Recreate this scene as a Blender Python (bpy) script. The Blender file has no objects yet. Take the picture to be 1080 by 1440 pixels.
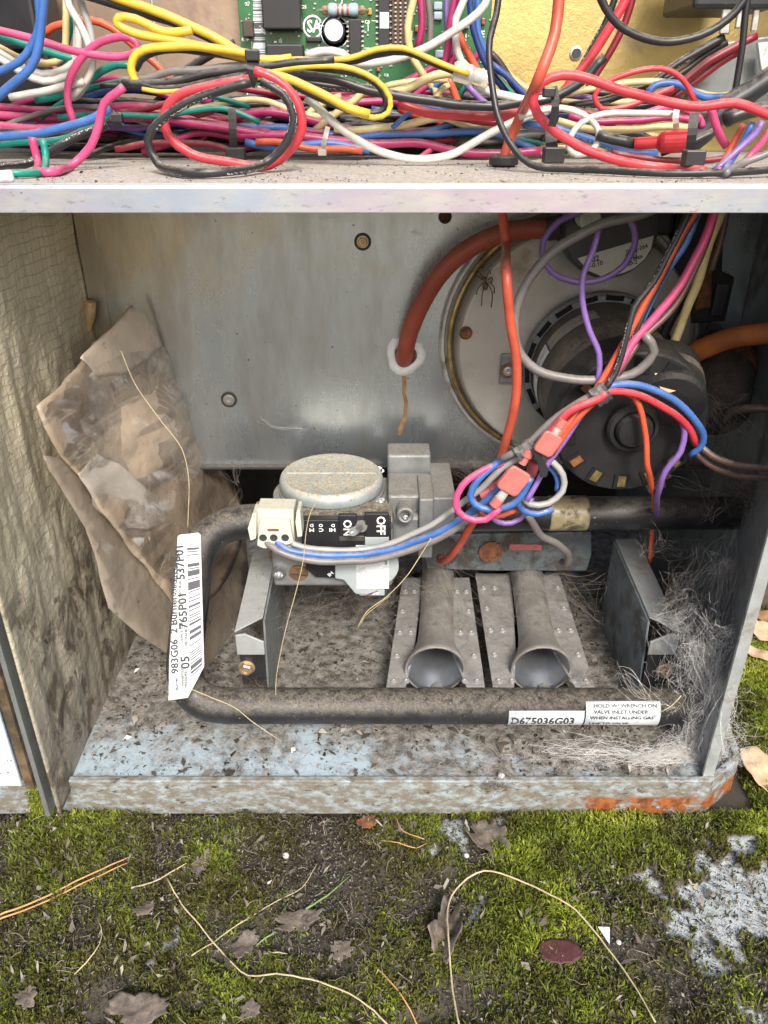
import bpy, math, random
import numpy as np
from mathutils import Vector, Matrix, noise as mnoise
from mathutils.geometry import delaunay_2d_cdt

random.seed(7)
RNG = np.random.default_rng(11)
SC = bpy.context.scene
COL = SC.collection
PI = math.pi

# ------------------------------------------------------------------ camera
CZ = 0.372                       # eye height above the pad (m)
PITCH = math.radians(28.0)
FPX = 1082.0                     # focal length in photo pixels (1080 x 1440)
cam_d = bpy.data.cameras.new('camera')
cam_d.sensor_fit = 'VERTICAL'; cam_d.sensor_height = 24.0
cam_d.lens = 24.0 * FPX / 1440.0
cam_d.clip_start = 0.01; cam_d.clip_end = 200.0
cam = bpy.data.objects.new('camera', cam_d); COL.objects.link(cam)
cam.location = (0, 0, CZ)
cam.rotation_euler = (PI / 2 - PITCH, 0, 0)
SC.camera = cam

# ------------------------------------------------------------------ daylight
SUN_EL, SUN_AZ = math.radians(42), math.radians(168)   # behind the camera, to its right
w = bpy.data.worlds.new('World'); SC.world = w; w.use_nodes = True
nt = w.node_tree
sky = nt.nodes.new('ShaderNodeTexSky'); sky.sky_type = 'NISHITA'; sky.sun_disc = False
sky.sun_elevation = SUN_EL; sky.sun_rotation = SUN_AZ
sky.air_density = 1.0; sky.dust_density = 4.0
nt.links.new(sky.outputs[0], nt.nodes['Background'].inputs[0])
nt.nodes['Background'].inputs[1].default_value = 0.15
sd = bpy.data.lights.new('sun', 'SUN'); sd.energy = 2.6; sd.angle = math.radians(14); sd.color = (1, .96, .89)
sun = bpy.data.objects.new('sun', sd); COL.objects.link(sun)
_sd = Vector((math.sin(SUN_AZ) * math.cos(SUN_EL), math.cos(SUN_AZ) * math.cos(SUN_EL), math.sin(SUN_EL)))
sun.rotation_euler = (-_sd).to_track_quat('-Z', 'Y').to_euler()
sun.location = _sd * 3
SC.view_settings.view_transform = 'Standard'
SC.view_settings.look = 'None'
SC.view_settings.gamma = 1.0
SC.view_settings.use_curve_mapping = False
SC.view_settings.exposure = 0.66
SC.render.engine = 'CYCLES'
SC.cycles.max_bounces = 8
SC.cycles.transparent_max_bounces = 12
SC.cycles.use_denoising = True

# ------------------------------------------------------------------ measuring the place
CT, ST = math.cos(PITCH), math.sin(PITCH)
def ray(px, py):
    u, v = (px - 540) / FPX, (720 - py) / FPX
    return Vector((u, CT + v * ST, -ST + v * CT))
def P(px, py, Y=None, x=None, z=None):
    """point of the place seen at a photo pixel, on the plane y=Y, x=x or z=z (z above the pad)"""
    r = ray(px, py)
    if Y is not None: t = Y / r.y
    elif x is not None: t = x / r.x
    else: t = (z - CZ) / r.z
    return Vector((0, 0, CZ)) + r * t
def S(n, p):
    """size in metres of n photo pixels at point p"""
    d = (p.y * CT - (p.z - CZ) * ST)
    return n * d / FPX

# ------------------------------------------------------------------ objects
ORG = {}
def tag(o, label=None, cat=None, group=None, kind=None):
    if label: o['label'] = label
    if cat: o['category'] = cat
    if group: o['group'] = group
    if kind: o['kind'] = kind
    return o
def thing(name, label, cat, loc, group=None):
    o = bpy.data.objects.new(name, None); o.empty_display_size = .01
    COL.objects.link(o); o.location = loc; ORG[o.name] = Vector(loc)
    return tag(o, label, cat, group)
def link(name, me, mat=None, parent=None, smooth=False, bevel=0, org=None, solid=0):
    """link a mesh given in world coordinates"""
    vs = me.vertices
    co = np.empty(len(vs) * 3, np.float32); vs.foreach_get('co', co); co = co.reshape(-1, 3)
    if parent is None:
        o0 = Vector(org) if org is not None else Vector(((co[:, 0].min() + co[:, 0].max()) / 2, (co[:, 1].min() + co[:, 1].max()) / 2, co[:, 2].min()))
    else:
        o0 = ORG[parent.name]
    vs.foreach_set('co', (co - np.array(o0, np.float32)).ravel()); me.update()
    o = bpy.data.objects.new(name, me); COL.objects.link(o)
    if parent is None: o.location = o0
    else: o.parent = parent
    ORG[o.name] = o0
    if mat is not None: me.materials.append(mat)
    if smooth: me.shade_smooth()
    if bevel:
        b = o.modifiers.new('b', 'BEVEL'); b.width = bevel; b.segments = 2; b.limit_method = 'ANGLE'; b.angle_limit = math.radians(40)
    if solid:
        s = o.modifiers.new('s', 'SOLIDIFY'); s.thickness = solid; s.offset = 0
    return o

class M:
    def __init__(self): self.v = []; self.f = []; self.uv = None
    def add(self, vs, fs):
        n = len(self.v); self.v += [tuple(q) for q in vs]; self.f += [tuple(i + n for i in f) for f in fs]; return self
    def box(self, a, b):
        (x0, y0, z0), (x1, y1, z1) = [min(p, q) for p, q in zip(a, b)], [max(p, q) for p, q in zip(a, b)]
        return self.add([(x0, y0, z0), (x1, y0, z0), (x1, y1, z0), (x0, y1, z0), (x0, y0, z1), (x1, y0, z1), (x1, y1, z1), (x0, y1, z1)],
                        [(0, 3, 2, 1), (4, 5, 6, 7), (0, 1, 5, 4), (1, 2, 6, 5), (2, 3, 7, 6), (3, 0, 4, 7)])
    def obox(self, c, r, u, n, sx, sy, sz):
        """oriented box: half sizes along right r, up u, normal n"""
        c = Vector(c); vs = []
        for k in (-1, 1):
            for a, b in ((-1, -1), (1, -1), (1, 1), (-1, 1)): vs.append(c + r * a * sx + u * b * sy + n * k * sz)
        return self.add(vs, [(0, 3, 2, 1), (4, 5, 6, 7), (0, 1, 5, 4), (1, 2, 6, 5), (2, 3, 7, 6), (3, 0, 4, 7)])
    def prism(self, pts, d):
        """pts: planar polygon in 3D, extruded by vector d"""
        n = len(pts); d = Vector(d)
        vs = [Vector(p) for p in pts] + [Vector(p) + d for p in pts]
        return self.add(vs, [tuple(range(n))[::-1], tuple(range(n, 2 * n))] + [(i, (i + 1) % n, n + (i + 1) % n, n + i) for i in range(n)])
    def lathe(self, o, ax, prof, n=24, arc=None):
        """prof: list of (radius, height along ax)"""
        o = Vector(o); ax = Vector(ax).normalized()
        a = ax.orthogonal().normalized(); b = ax.cross(a)
        vs, fs = [], []
        for r, h in prof:
            for i in range(n):
                t = 2 * PI * i / n
                vs.append(o + ax * h + (a * math.cos(t) + b * math.sin(t)) * r)
        for j in range(len(prof) - 1):
            for i in range(n):
                k = (i + 1) % n
                fs.append((j * n + i, j * n + k, (j + 1) * n + k, (j + 1) * n + i))
        if prof[0][0] > 1e-6: fs.append(tuple(range(n))[::-1])
        if prof[-1][0] > 1e-6: fs.append(tuple((len(prof) - 1) * n + i for i in range(n)))
        return self.add(vs, fs)
    def cyl(self, a, b, r, r2=None, n=20):
        a, b = Vector(a), Vector(b)
        return self.lathe(a, b - a, [(r, 0), (r if r2 is None else r2, (b - a).length)], n)
    def tube(self, pts, r, n=8, caps=True):
        pts = [Vector(p) for p in pts]; m = len(pts)
        rs = r if isinstance(r, (list, tuple)) else [r] * m
        T = [(pts[min(i + 1, m - 1)] - pts[max(i - 1, 0)]).normalized() for i in range(m)]
        a = T[0].orthogonal().normalized()
        ref = Vector((0, -1, 0.3)); a = (ref - T[0] * ref.dot(T[0]))
        a = a.normalized() if a.length > .05 else T[0].orthogonal().normalized()
        vs, fs, uv = [], [], []; L = 0
        for i in range(m):
            a = (a - T[i] * a.dot(T[i]));  a = a.normalized() if a.length > 1e-6 else T[i].orthogonal().normalized()
            b = T[i].cross(a)
            if i: L += (pts[i] - pts[i - 1]).length
            for k in range(n):
                t = 2 * PI * k / n
                vs.append(pts[i] + (a * math.cos(t) + b * math.sin(t)) * rs[i]); uv.append((L, k / n))
        for i in range(m - 1):
            for k in range(n):
                q = (k + 1) % n
                fs.append((i * n + k, i * n + q, (i + 1) * n + q, (i + 1) * n + k))
        if caps: fs += [tuple(range(n))[::-1], tuple((m - 1) * n + k for k in range(n))]
        self.uvv = uv
        return self.add(vs, fs)
    def mesh(self, name='m'):
        me = bpy.data.meshes.new(name); me.from_pydata(self.v, [], self.f); me.validate(); me.update(); return me
    def build(self, name, mat, parent=None, smooth=False, bevel=0, org=None, solid=0):
        return link(name, self.mesh(name), mat, parent, smooth, bevel, org, solid)

def spline(pts, step=.004):
    """Catmull-Rom through the points, evenly resampled"""
    p = [Vector(q) for q in pts]
    if len(p) == 2: p = [p[0], (p[0] + p[1]) / 2, p[1]]
    p = [p[0] * 2 - p[1]] + p + [p[-1] * 2 - p[-2]]
    out = []
    for i in range(1, len(p) - 2):
        a, b, c, d = p[i - 1:i + 3]
        t0 = 0; t1 = t0 + max((b - a).length, 1e-6) ** .5; t2 = t1 + max((c - b).length, 1e-6) ** .5; t3 = t2 + max((d - c).length, 1e-6) ** .5
        n = max(2, int((c - b).length / step))
        for k in range(n):
            t = t1 + (t2 - t1) * k / n
            A1 = a * ((t1 - t) / (t1 - t0)) + b * ((t - t0) / (t1 - t0)); A2 = b * ((t2 - t) / (t2 - t1)) + c * ((t - t1) / (t2 - t1)); A3 = c * ((t3 - t) / (t3 - t2)) + d * ((t - t2) / (t3 - t2))
            B1 = A1 * ((t2 - t) / (t2 - t0)) + A2 * ((t - t0) / (t2 - t0)); B2 = A2 * ((t3 - t) / (t3 - t1)) + A3 * ((t - t1) / (t3 - t1))
            out.append(B1 * ((t2 - t) / (t2 - t1)) + B2 * ((t - t1) / (t2 - t1)))
    out.append(p[-2]); return out

def boxpx(m, x0, y0, x1, y1, Y, d):
    """box whose front face fills a pixel rectangle at distance Y, d deep"""
    a = P(x0, (y0 + y1) / 2, Y); b = P(x1, (y0 + y1) / 2, Y); t = P((x0 + x1) / 2, y0, Y); u = P((x0 + x1) / 2, y1, Y)
    return m.box((a.x, Y, u.z), (b.x, Y + d, t.z))

def text(s, origin, right, up, h, mat, parent, name='lettering', wrap=None, align='LEFT', sx=1.0, bold=.035):
    """flat print: letters of cap height h laid from origin along right"""
    c = bpy.data.curves.new('t', 'FONT'); c.body = s; c.size = h / .7; c.offset = bold * h; c.align_x = align; c.resolution_u = 2
    o = bpy.data.objects.new('t', c); COL.objects.link(o)
    me = bpy.data.meshes.new_from_object(o); bpy.data.objects.remove(o); bpy.data.curves.remove(c)
    r, u = Vector(right).normalized(), Vector(up).normalized(); og = Vector(origin or (0, 0, 0))
    for v in me.vertices:
        v.co = wrap(v.co.x * sx, v.co.y) if wrap else og + r * v.co.x * sx + u * v.co.y
    return link(name, me, mat, parent)

# value noise on numpy arrays
def _h(ix, iy, s):
    n = (ix.astype(np.int64) * 374761393 + iy.astype(np.int64) * 668265263 + s * 1442695041) & 0xffffffff
    n = ((n ^ (n >> 13)) * 1274126177) & 0xffffffff
    return ((n ^ (n >> 16)) & 0xffff) / 65535.0
def vnoise(x, y, s=0):
    ix, iy = np.floor(x), np.floor(y); fx, fy = x - ix, y - iy
    fx = fx * fx * (3 - 2 * fx); fy = fy * fy * (3 - 2 * fy)
    a, b, c, d = _h(ix, iy, s), _h(ix + 1, iy, s), _h(ix, iy + 1, s), _h(ix + 1, iy + 1, s)
    return (a * (1 - fx) + b * fx) * (1 - fy) + (c * (1 - fx) + d * fx) * fy
def fbm(x, y, s=0, o=4):
    r = 0; k = .5; t = 0
    for i in range(o): r = r + vnoise(x, y, s + i * 17) * k; t += k; x = x * 2.03 + 5.1; y = y * 2.03 + 1.7; k *= .5
    return r / t
def sstep(a, b, x): t = np.clip((x - a) / (b - a), 0, 1); return t * t * (3 - 2 * t)

# ------------------------------------------------------------------ materials
def NT(name):
    m = bpy.data.materials.new(name); m.use_nodes = True
    nt = m.node_tree; return m, nt, nt.nodes['Principled BSDF']
def N(nt, t, **kw):
    n = nt.nodes.new(t)
    for k, v in kw.items(): setattr(n, k, v)
    return n
def math_(nt, op, a, b=None, clamp=False):
    n = N(nt, 'ShaderNodeMath', operation=op, use_clamp=clamp)
    for i, v in enumerate((a, b)):
        if v is None: continue
        if isinstance(v, (int, float)): n.inputs[i].default_value = v
        else: nt.links.new(v, n.inputs[i])
    return n.outputs[0]
def mixc(nt, f, a, b):
    n = N(nt, 'ShaderNodeMix', data_type='RGBA')
    if isinstance(f, (int, float)): n.inputs[0].default_value = f
    else: nt.links.new(f, n.inputs[0])
    for i, v in ((6, a), (7, b)):
        if isinstance(v, tuple): n.inputs[i].default_value = (*v[:3], 1)
        else: nt.links.new(v, n.inputs[i])
    return n.outputs[2]
def noisef(nt, co, scale, detail=4, rough=.55, dist=0):
    n = N(nt, 'ShaderNodeTexNoise'); n.inputs['Scale'].default_value = scale; n.inputs['Detail'].default_value = detail
    n.inputs['Roughness'].default_value = rough; n.inputs['Distortion'].default_value = dist
    nt.links.new(co, n.inputs['Vector']); return n.outputs['Fac']
def ramp(nt, v, a, b):
    n = N(nt, 'ShaderNodeMapRange', interpolation_type='SMOOTHSTEP'); n.inputs[1].default_value = a; n.inputs[2].default_value = b
    nt.links.new(v, n.inputs[0]); return n.outputs[0]
def MAT(name, col, rough=.5, metal=0., var=.18, vs=60, bump=0., bs=500, dust=0., dustcol=(.27, .235, .18), dirt=0., dirtcol=(.07, .05, .035),
        ds=45, spots=0., spotcol=(.04, .03, .02), coat=0., alpha=1., trans=0., spangle=0., streak=0., sss=0., web=0.):
    m, nt, bs_ = NT(name)
    tc = N(nt, 'ShaderNodeTexCoord').outputs['Object']
    n1 = noisef(nt, tc, vs)
    lo = tuple(c * (1 - var) for c in col); hi = tuple(min(1, c * (1 + var)) for c in col)
    c = mixc(nt, ramp(nt, n1, .3, .7), lo, hi)
    rgh = None
    if spangle:
        v = N(nt, 'ShaderNodeTexVoronoi'); v.inputs['Scale'].default_value = 160; nt.links.new(tc, v.inputs['Vector'])
        g = N(nt, 'ShaderNodeSeparateColor'); nt.links.new(v.outputs['Color'], g.inputs[0])
        c = mixc(nt, math_(nt, 'MULTIPLY', g.outputs[0], spangle), c, tuple(min(1, q * 1.5) for q in col))
        rgh = math_(nt, 'ADD', math_(nt, 'MULTIPLY', g.outputs[1], .12), rough - .06)
    if streak:
        mp = N(nt, 'ShaderNodeMapping'); mp.inputs['Scale'].default_value = (1, 1, .12); nt.links.new(tc, mp.inputs[0])
        c = mixc(nt, math_(nt, 'MULTIPLY', ramp(nt, noisef(nt, mp.outputs[0], 120, 5), .5, .75), streak), c, dirtcol)
    if dirt:
        d = ramp(nt, noisef(nt, tc, ds, 8, .65, .3), .62 - .25 * dirt, .74 - .2 * dirt)
        c = mixc(nt, math_(nt, 'MULTIPLY', d, min(1, .55 + .45 * dirt)), c, dirtcol)
        r0 = rgh if rgh is not None else rough
        rgh = math_(nt, 'ADD', r0, math_(nt, 'MULTIPLY', d, .3), True)
    if spots:
        d = ramp(nt, noisef(nt, tc, 420, 3, .5), .72 - .1 * spots, .76 - .1 * spots)
        c = mixc(nt, d, c, spotcol)
    dm = None
    if dust:
        ge = N(nt, 'ShaderNodeNewGeometry'); sx = N(nt, 'ShaderNodeSeparateXYZ'); nt.links.new(ge.outputs['Normal'], sx.inputs[0])
        up = ramp(nt, sx.outputs[2], -.1, .85)
        g = ramp(nt, noisef(nt, tc, 260, 6, .7), .28, .62)
        dm = math_(nt, 'MULTIPLY', math_(nt, 'MULTIPLY', up, g), dust, True)
        n2 = noisef(nt, tc, 900, 2)
        dc = mixc(nt, ramp(nt, n2, .35, .65), tuple(q * .6 for q in dustcol), tuple(q * 1.25 for q in dustcol))
        c = mixc(nt, dm, c, dc)
        r0 = rgh if rgh is not None else rough
        rgh = math_(nt, 'ADD', r0, math_(nt, 'MULTIPLY', dm, .5), True)
        if metal: nt.links.new(math_(nt, 'MULTIPLY', math_(nt, 'SUBTRACT', 1., dm), metal), bs_.inputs['Metallic'])
    nt.links.new(c, bs_.inputs['Base Color'])
    bs_.inputs['Roughness'].default_value = rough
    if rgh is not None: nt.links.new(rgh, bs_.inputs['Roughness'])
    if not (dust and metal): bs_.inputs['Metallic'].default_value = metal
    bs_.inputs['Coat Weight'].default_value = coat; bs_.inputs['Coat Roughness'].default_value = .12
    bs_.inputs['Alpha'].default_value = alpha
    bs_.inputs['Transmission Weight'].default_value = trans
    if bump:
        b = N(nt, 'ShaderNodeBump'); b.inputs['Strength'].default_value = bump; b.inputs['Distance'].default_value = .001
        nt.links.new(noisef(nt, tc, bs, 5, .6), b.inputs['Height']); nt.links.new(b.outputs[0], bs_.inputs['Normal'])
    return m

WC = dict(blue=(.045, .135, .40), darkblue=(.02, .05, .2), magenta=(.36, .022, .11), pink=(.56, .06, .18), red=(.52, .035, .05), darkred=(.2, .008, .02), orange=(.56, .085, .035),
          yellow=(.66, .44, .035), cream=(.58, .48, .23), white=(.56, .55, .5), black=(.018, .018, .02), teal=(.0, .2, .155), purple=(.2, .11, .36),
          grey=(.17, .155, .15), brown=(.11, .06, .045), darkpurple=(.075, .04, .085), tube=(.5, .085, .045), rusttube=(.36, .085, .03), lightgrey=(.33, .33, .32))
WM = {}
def wiremat(cn, pr=False):
    k = (cn, pr)
    if k in WM: return WM[k]
    m, nt, b = NT('wire_' + cn + ('_printed' if pr else ''))
    tc = N(nt, 'ShaderNodeTexCoord'); col = WC[cn]
    n1 = noisef(nt, tc.outputs['Object'], 90, 3)
    c = mixc(nt, ramp(nt, n1, .3, .7), tuple(q * .85 for q in col), tuple(min(1, q * 1.12) for q in col))
    if pr:
        mp = N(nt, 'ShaderNodeMapping'); mp.inputs['Scale'].default_value = (900, 14, 1); nt.links.new(tc.outputs['UV'], mp.inputs[0])
        g = noisef(nt, mp.outputs[0], 1.0, 2, .6)
        s = N(nt, 'ShaderNodeSeparateXYZ'); nt.links.new(tc.outputs['UV'], s.inputs[0])
        v3 = math_(nt, 'FRACT', math_(nt, 'MULTIPLY', s.outputs[1], 3.0))
        band = math_(nt, 'MULTIPLY', math_(nt, 'GREATER_THAN', v3, .35), math_(nt, 'LESS_THAN', v3, .6))
        gap = math_(nt, 'GREATER_THAN', math_(nt, 'FRACT', math_(nt, 'MULTIPLY', s.outputs[0], 22.0)), .38)
        f = math_(nt, 'MULTIPLY', math_(nt, 'MULTIPLY', band, gap), math_(nt, 'GREATER_THAN', g, .54))
        c = mixc(nt, f, c, (.5, .5, .48))
    ge = N(nt, 'ShaderNodeNewGeometry'); sx = N(nt, 'ShaderNodeSeparateXYZ'); nt.links.new(ge.outputs['Normal'], sx.inputs[0])
    dm = math_(nt, 'MULTIPLY', math_(nt, 'MULTIPLY', ramp(nt, sx.outputs[2], .2, 1.0), ramp(nt, noisef(nt, tc.outputs['Object'], 240, 6, .7), .33, .66)), .68)
    c = mixc(nt, dm, c, (.3, .27, .23))
    nt.links.new(c, b.inputs['Base Color'])
    nt.links.new(math_(nt, 'ADD', math_(nt, 'MULTIPLY', n1, .25), .28), b.inputs['Roughness'])
    WM[k] = m; return m

GALV = MAT('galvanised_steel', (.34, .35, .355), .34, .88, .2, 14, .05, 300, dirt=.32, dirtcol=(.16, .14, .11), ds=16, spangle=.22, spots=.25, spotcol=(.12, .1, .08))
GALVB = MAT('galvanised_bracket', (.44, .47, .47), .45, .5, .14, 60, .05, 300, dirt=.35, dirtcol=(.2, .17, .13), ds=40, spangle=.2, dust=.35)
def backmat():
    m, nt, b = NT('aged_zinc_painted_sheen'); tc = N(nt, 'ShaderNodeTexCoord').outputs['Object']
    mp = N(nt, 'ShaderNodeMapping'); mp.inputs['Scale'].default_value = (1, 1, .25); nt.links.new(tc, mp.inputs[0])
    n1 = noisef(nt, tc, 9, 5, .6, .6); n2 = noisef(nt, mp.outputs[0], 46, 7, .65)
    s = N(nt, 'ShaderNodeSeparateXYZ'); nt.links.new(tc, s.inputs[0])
    n1 = math_(nt, 'ADD', n1, math_(nt, 'ADD', math_(nt, 'MULTIPLY', ramp(nt, s.outputs[0], -.17, -.02), .22), math_(nt, 'MULTIPLY', ramp(nt, s.outputs[2], .32, .2), .12)))  # warm upper left, cool lower right: the wall's reflection put into its colour
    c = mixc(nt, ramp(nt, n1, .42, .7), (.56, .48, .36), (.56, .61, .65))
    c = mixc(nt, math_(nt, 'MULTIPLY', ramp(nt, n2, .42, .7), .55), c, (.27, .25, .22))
    v = N(nt, 'ShaderNodeTexVoronoi'); v.inputs['Scale'].default_value = 150; nt.links.new(tc, v.inputs['Vector']); g = N(nt, 'ShaderNodeSeparateColor'); nt.links.new(v.outputs['Color'], g.inputs[0])
    c = mixc(nt, math_(nt, 'MULTIPLY', g.outputs[0], .16), c, (.5, .5, .48))
    c = mixc(nt, ramp(nt, noisef(nt, tc, 330, 3, .6), .7, .75), c, (.09, .07, .05))
    c = mixc(nt, math_(nt, 'MULTIPLY', ramp(nt, noisef(nt, tc, 800, 2, .6), .66, .7), .5), c, (.55, .53, .48))
    nt.links.new(c, b.inputs['Base Color']); b.inputs['Metallic'].default_value = .92
    nt.links.new(math_(nt, 'ADD', math_(nt, 'MULTIPLY', n2, .34), .12), b.inputs['Roughness'])
    bp = N(nt, 'ShaderNodeBump'); bp.inputs['Strength'].default_value = .25; bp.inputs['Distance'].default_value = .002
    nt.links.new(math_(nt, 'ADD', noisef(nt, tc, 12, 3), math_(nt, 'MULTIPLY', noisef(nt, tc, 400, 4), .06)), bp.inputs['Height']); nt.links.new(bp.outputs[0], b.inputs['Normal'])
    return m
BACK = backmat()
SHELF = MAT('shelf_zinc', (.5, .52, .56), .42, .35, .1, 40, .06, 400, dust=1.0, dustcol=(.40, .345, .265), spots=.35, spotcol=(.1, .075, .055), dirt=.15, dirtcol=(.4, .36, .33), ds=60)
GOLD = MAT('yellow_chromate', (.5, .38, .15), .4, .7, .18, 26, .25, 420, dirt=.25, dirtcol=(.3, .23, .14), ds=16)
PINKGOLD = MAT('tarnished_chromate', (.36, .27, .2), .45, .6, .2, 20, .15, 400, dirt=.3, dirtcol=(.2, .13, .12), ds=14)
DARKM = MAT('dark_steel', (.05, .05, .052), .6, .4, .3, 40, dust=.4, dirt=.4)
CAVDARK = MAT('dark_cavity', (.025, .022, .02), .85, 0, .3, 40)  # near-black colour stands in for the shade inside openings
SIDEW = MAT('side_steel', (.25, .27, .27), .5, .55, .15, 18, .05, 300, dirt=.45, dirtcol=(.13, .12, .1), ds=18, spangle=.15)
PAINT = MAT('blue_grey_paint', (.48, .56, .58), .5, 0, .06, 30, .04, 600, dirt=.18, dirtcol=(.24, .22, .18), ds=60, spots=.35, spotcol=(.12, .1, .08))
PIPE = MAT('black_pipe', (.022, .022, .026), .34, .1, .2, 60, .1, 700, dust=.82, dustcol=(.155, .135, .105), spots=.15, spotcol=(.3, .27, .22))
PIPE2 = MAT('black_pipe_clean', (.022, .022, .025), .3, .1, .2, 60, .08, 700, dust=.5, dustcol=(.15, .13, .1), spots=.1, spotcol=(.3, .27, .22))
STICK = MAT('white_sticker', (.58, .63, .64), .5, 0, .06, 120, spots=.5, spotcol=(.3, .29, .27), dirt=.3, dirtcol=(.33, .31, .27), ds=120)
INK = MAT('black_ink', (.035, .035, .04), .6, 0, .1)
WINK = MAT('white_ink', (.8, .82, .82), .5, 0, .05)
BLKP = MAT('black_plastic', (.018, .018, .021), .4, 0, .2, 80, .05, 500, dust=.25, spots=.12, spotcol=(.2, .18, .15))
BLKT = MAT('black_dusty_cover', (.05, .046, .042), .6, 0, .2, 80, .1, 500, dust=1.0, dustcol=(.24, .205, .155))
BLKN = MAT('black_nylon', (.02, .02, .022), .38, 0, .2, 80, dust=.3)
BLKD = MAT('black_dial_plate', (.014, .014, .017), .45, 0, .2, 80)
CAST = MAT('grey_casting', (.27, .28, .285), .5, .55, .15, 90, .15, 700, dust=.7, dustcol=(.27, .24, .19), dirt=.2, dirtcol=(.14, .12, .1))
DISC = MAT('dusty_disc', (.42, .48, .5), .42, .55, .12, 90, .08, 600, dust=1.0, dustcol=(.43, .38, .28), spots=.12, spotcol=(.2, .13, .07))
GREYP = MAT('grey_plastic', (.34, .385, .39), .45, 0, .06, 90, dirt=.12, dirtcol=(.25, .23, .2))
BRASS = MAT('brown_brass', (.22, .125, .06), .55, .35, .25, 200, .2, 700, dirt=.2)
BOLT = MAT('plated_bolt', (.5, .36, .22), .42, .7, .25, 200, .1, 700, dirt=.25, dirtcol=(.15, .07, .035))
STEEL = MAT('bright_steel', (.55, .56, .57), .3, .9, .15, 90, .05, 400, dirt=.15, dirtcol=(.2, .17, .14))
CREAMP = MAT('cream_plastic', (.56, .56, .46), .4, 0, .05, 120, dirt=.14, dirtcol=(.4, .36, .27), ds=120, dust=.25)
BURN = MAT('burner_steel', (.4, .385, .37), .42, .7, .18, 70, .1, 500, dust=.45, dustcol=(.24, .205, .16), dirt=.3, dirtcol=(.17, .1, .06), ds=45)
BURNIN = MAT('burner_throat', (.5, .52, .55), .3, .9, .15, 60, dirt=.12, dirtcol=(.2, .17, .14))
PLATE = MAT('burner_plate', (.4, .4, .4), .45, .65, .2, 60, .1, 500, dust=.5, dustcol=(.26, .23, .18), dirt=.4, dirtcol=(.1, .085, .065), ds=55)
PINKP = MAT('pink_nylon', (.6, .17, .15), .35, 0, .1, 120, trans=.15, dust=.2)
REDP = MAT('red_clear_nylon', (.5, .02, .03), .25, 0, .2, 120, trans=.3)
REDD = MAT('dusky_pink_nylon', (.42, .1, .11), .35, 0, .15, 120, trans=.2)
CLEAR = MAT('clear_nylon', (.78, .78, .74), .3, 0, .08, 150, trans=.55)
WNYL = MAT('white_nylon', (.7, .68, .6), .4, 0, .06, trans=.3)
PCB = MAT('green_board', (.012, .115, .035), .35, 0, .25, 70, .05, 900, coat=.4)
CHIP = MAT('chip_black', (.02, .02, .022), .45, 0, .15)
TIN = MAT('solder_tin', (.5, .5, .48), .35, .9, .2, 300)
COPPER = MAT('copper_brown', (.28, .12, .05), .45, .4, .3, 300)
RESB = MAT('blue_grey_resistor', (.32, .42, .46), .45, 0, .12, 150)
MOTORB = MAT('brown_motor_can', (.085, .076, .067), .45, .4, .25, 70, .1, 500, dust=.75, dustcol=(.17, .14, .11), dirt=.25, dirtcol=(.1, .07, .045))
MOTORF = MAT('black_motor_bell', (.016, .016, .017), .5, .2, .25, 70, .12, 500, dust=.15, dustcol=(.16, .14, .11))
MOTORG = MAT('grey_motor_ring', (.2, .22, .235), .45, .5, .2, 70, .1, 500, dust=.6, dustcol=(.24, .21, .17))
HOUS = MAT('tan_dusty_housing', (.36, .34, .31), .5, .35, .15, 30, .1, 500, dust=.5, dustcol=(.4, .32, .2), dirt=.3, dirtcol=(.3, .22, .13), ds=22, spots=.2, spotcol=(.16, .1, .06))
RUST = MAT('rust', (.16, .06, .025), .85, 0, .5, 180, .4, 700, dirt=.3, dirtcol=(.08, .03, .015))
RUSTY = MAT('rust_stain', (.28, .15, .05), .7, 0, .4, 160)
SEAL = MAT('white_sealant', (.66, .69, .71), .6, 0, .06, 200, .3, 400, dirt=.1, dirtcol=(.3, .2, .12))
TAN = MAT('tan_stub', (.5, .33, .15), .6, 0, .2, 200, .2)
LEAF = MAT('dry_leaf', (.48, .33, .2), .6, 0, .15, 150, .2, 300, dirt=.12, dirtcol=(.3, .17, .08), ds=120)
LEAFB = MAT('brown_leaf', (.3, .17, .07), .65, 0, .25, 150, .3, 300, dirt=.3)
LEAFG = MAT('grey_leaf', (.15, .12, .095), .8, 0, .45, 160, .9, 260, dirt=.6, dirtcol=(.08, .07, .06), ds=130)
STRAW = MAT('pale_straw', (.46, .38, .23), .6, 0, .15, 200)
DSTRAW = MAT('dull_straw', (.3, .25, .17), .8, 0, .35, 60)
NEEDLE = MAT('pine_needle', (.5, .27, .11), .55, 0, .2, 200)
GRASSB = MAT('green_blade', (.17, .3, .08), .5, 0, .2, 200)
WEB = MAT('cobweb_silk', (.8, .78, .75), .7, 0, .1, 100, alpha=.92)
WEBD = MAT('dusty_silk', (.24, .21, .18), .85, 0, .2, 100)
FUZZ = MAT('dark_fibre', (.075, .06, .048), .9, 0, .3, 100)
REDTAG = MAT('dark_red_patch', (.07, .022, .022), .6, 0, .25, 200, .3, 500, dirt=.3)
STONE = MAT('pale_stone', (.5, .48, .45), .8, 0, .2, 300, .4, 500)

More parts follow.
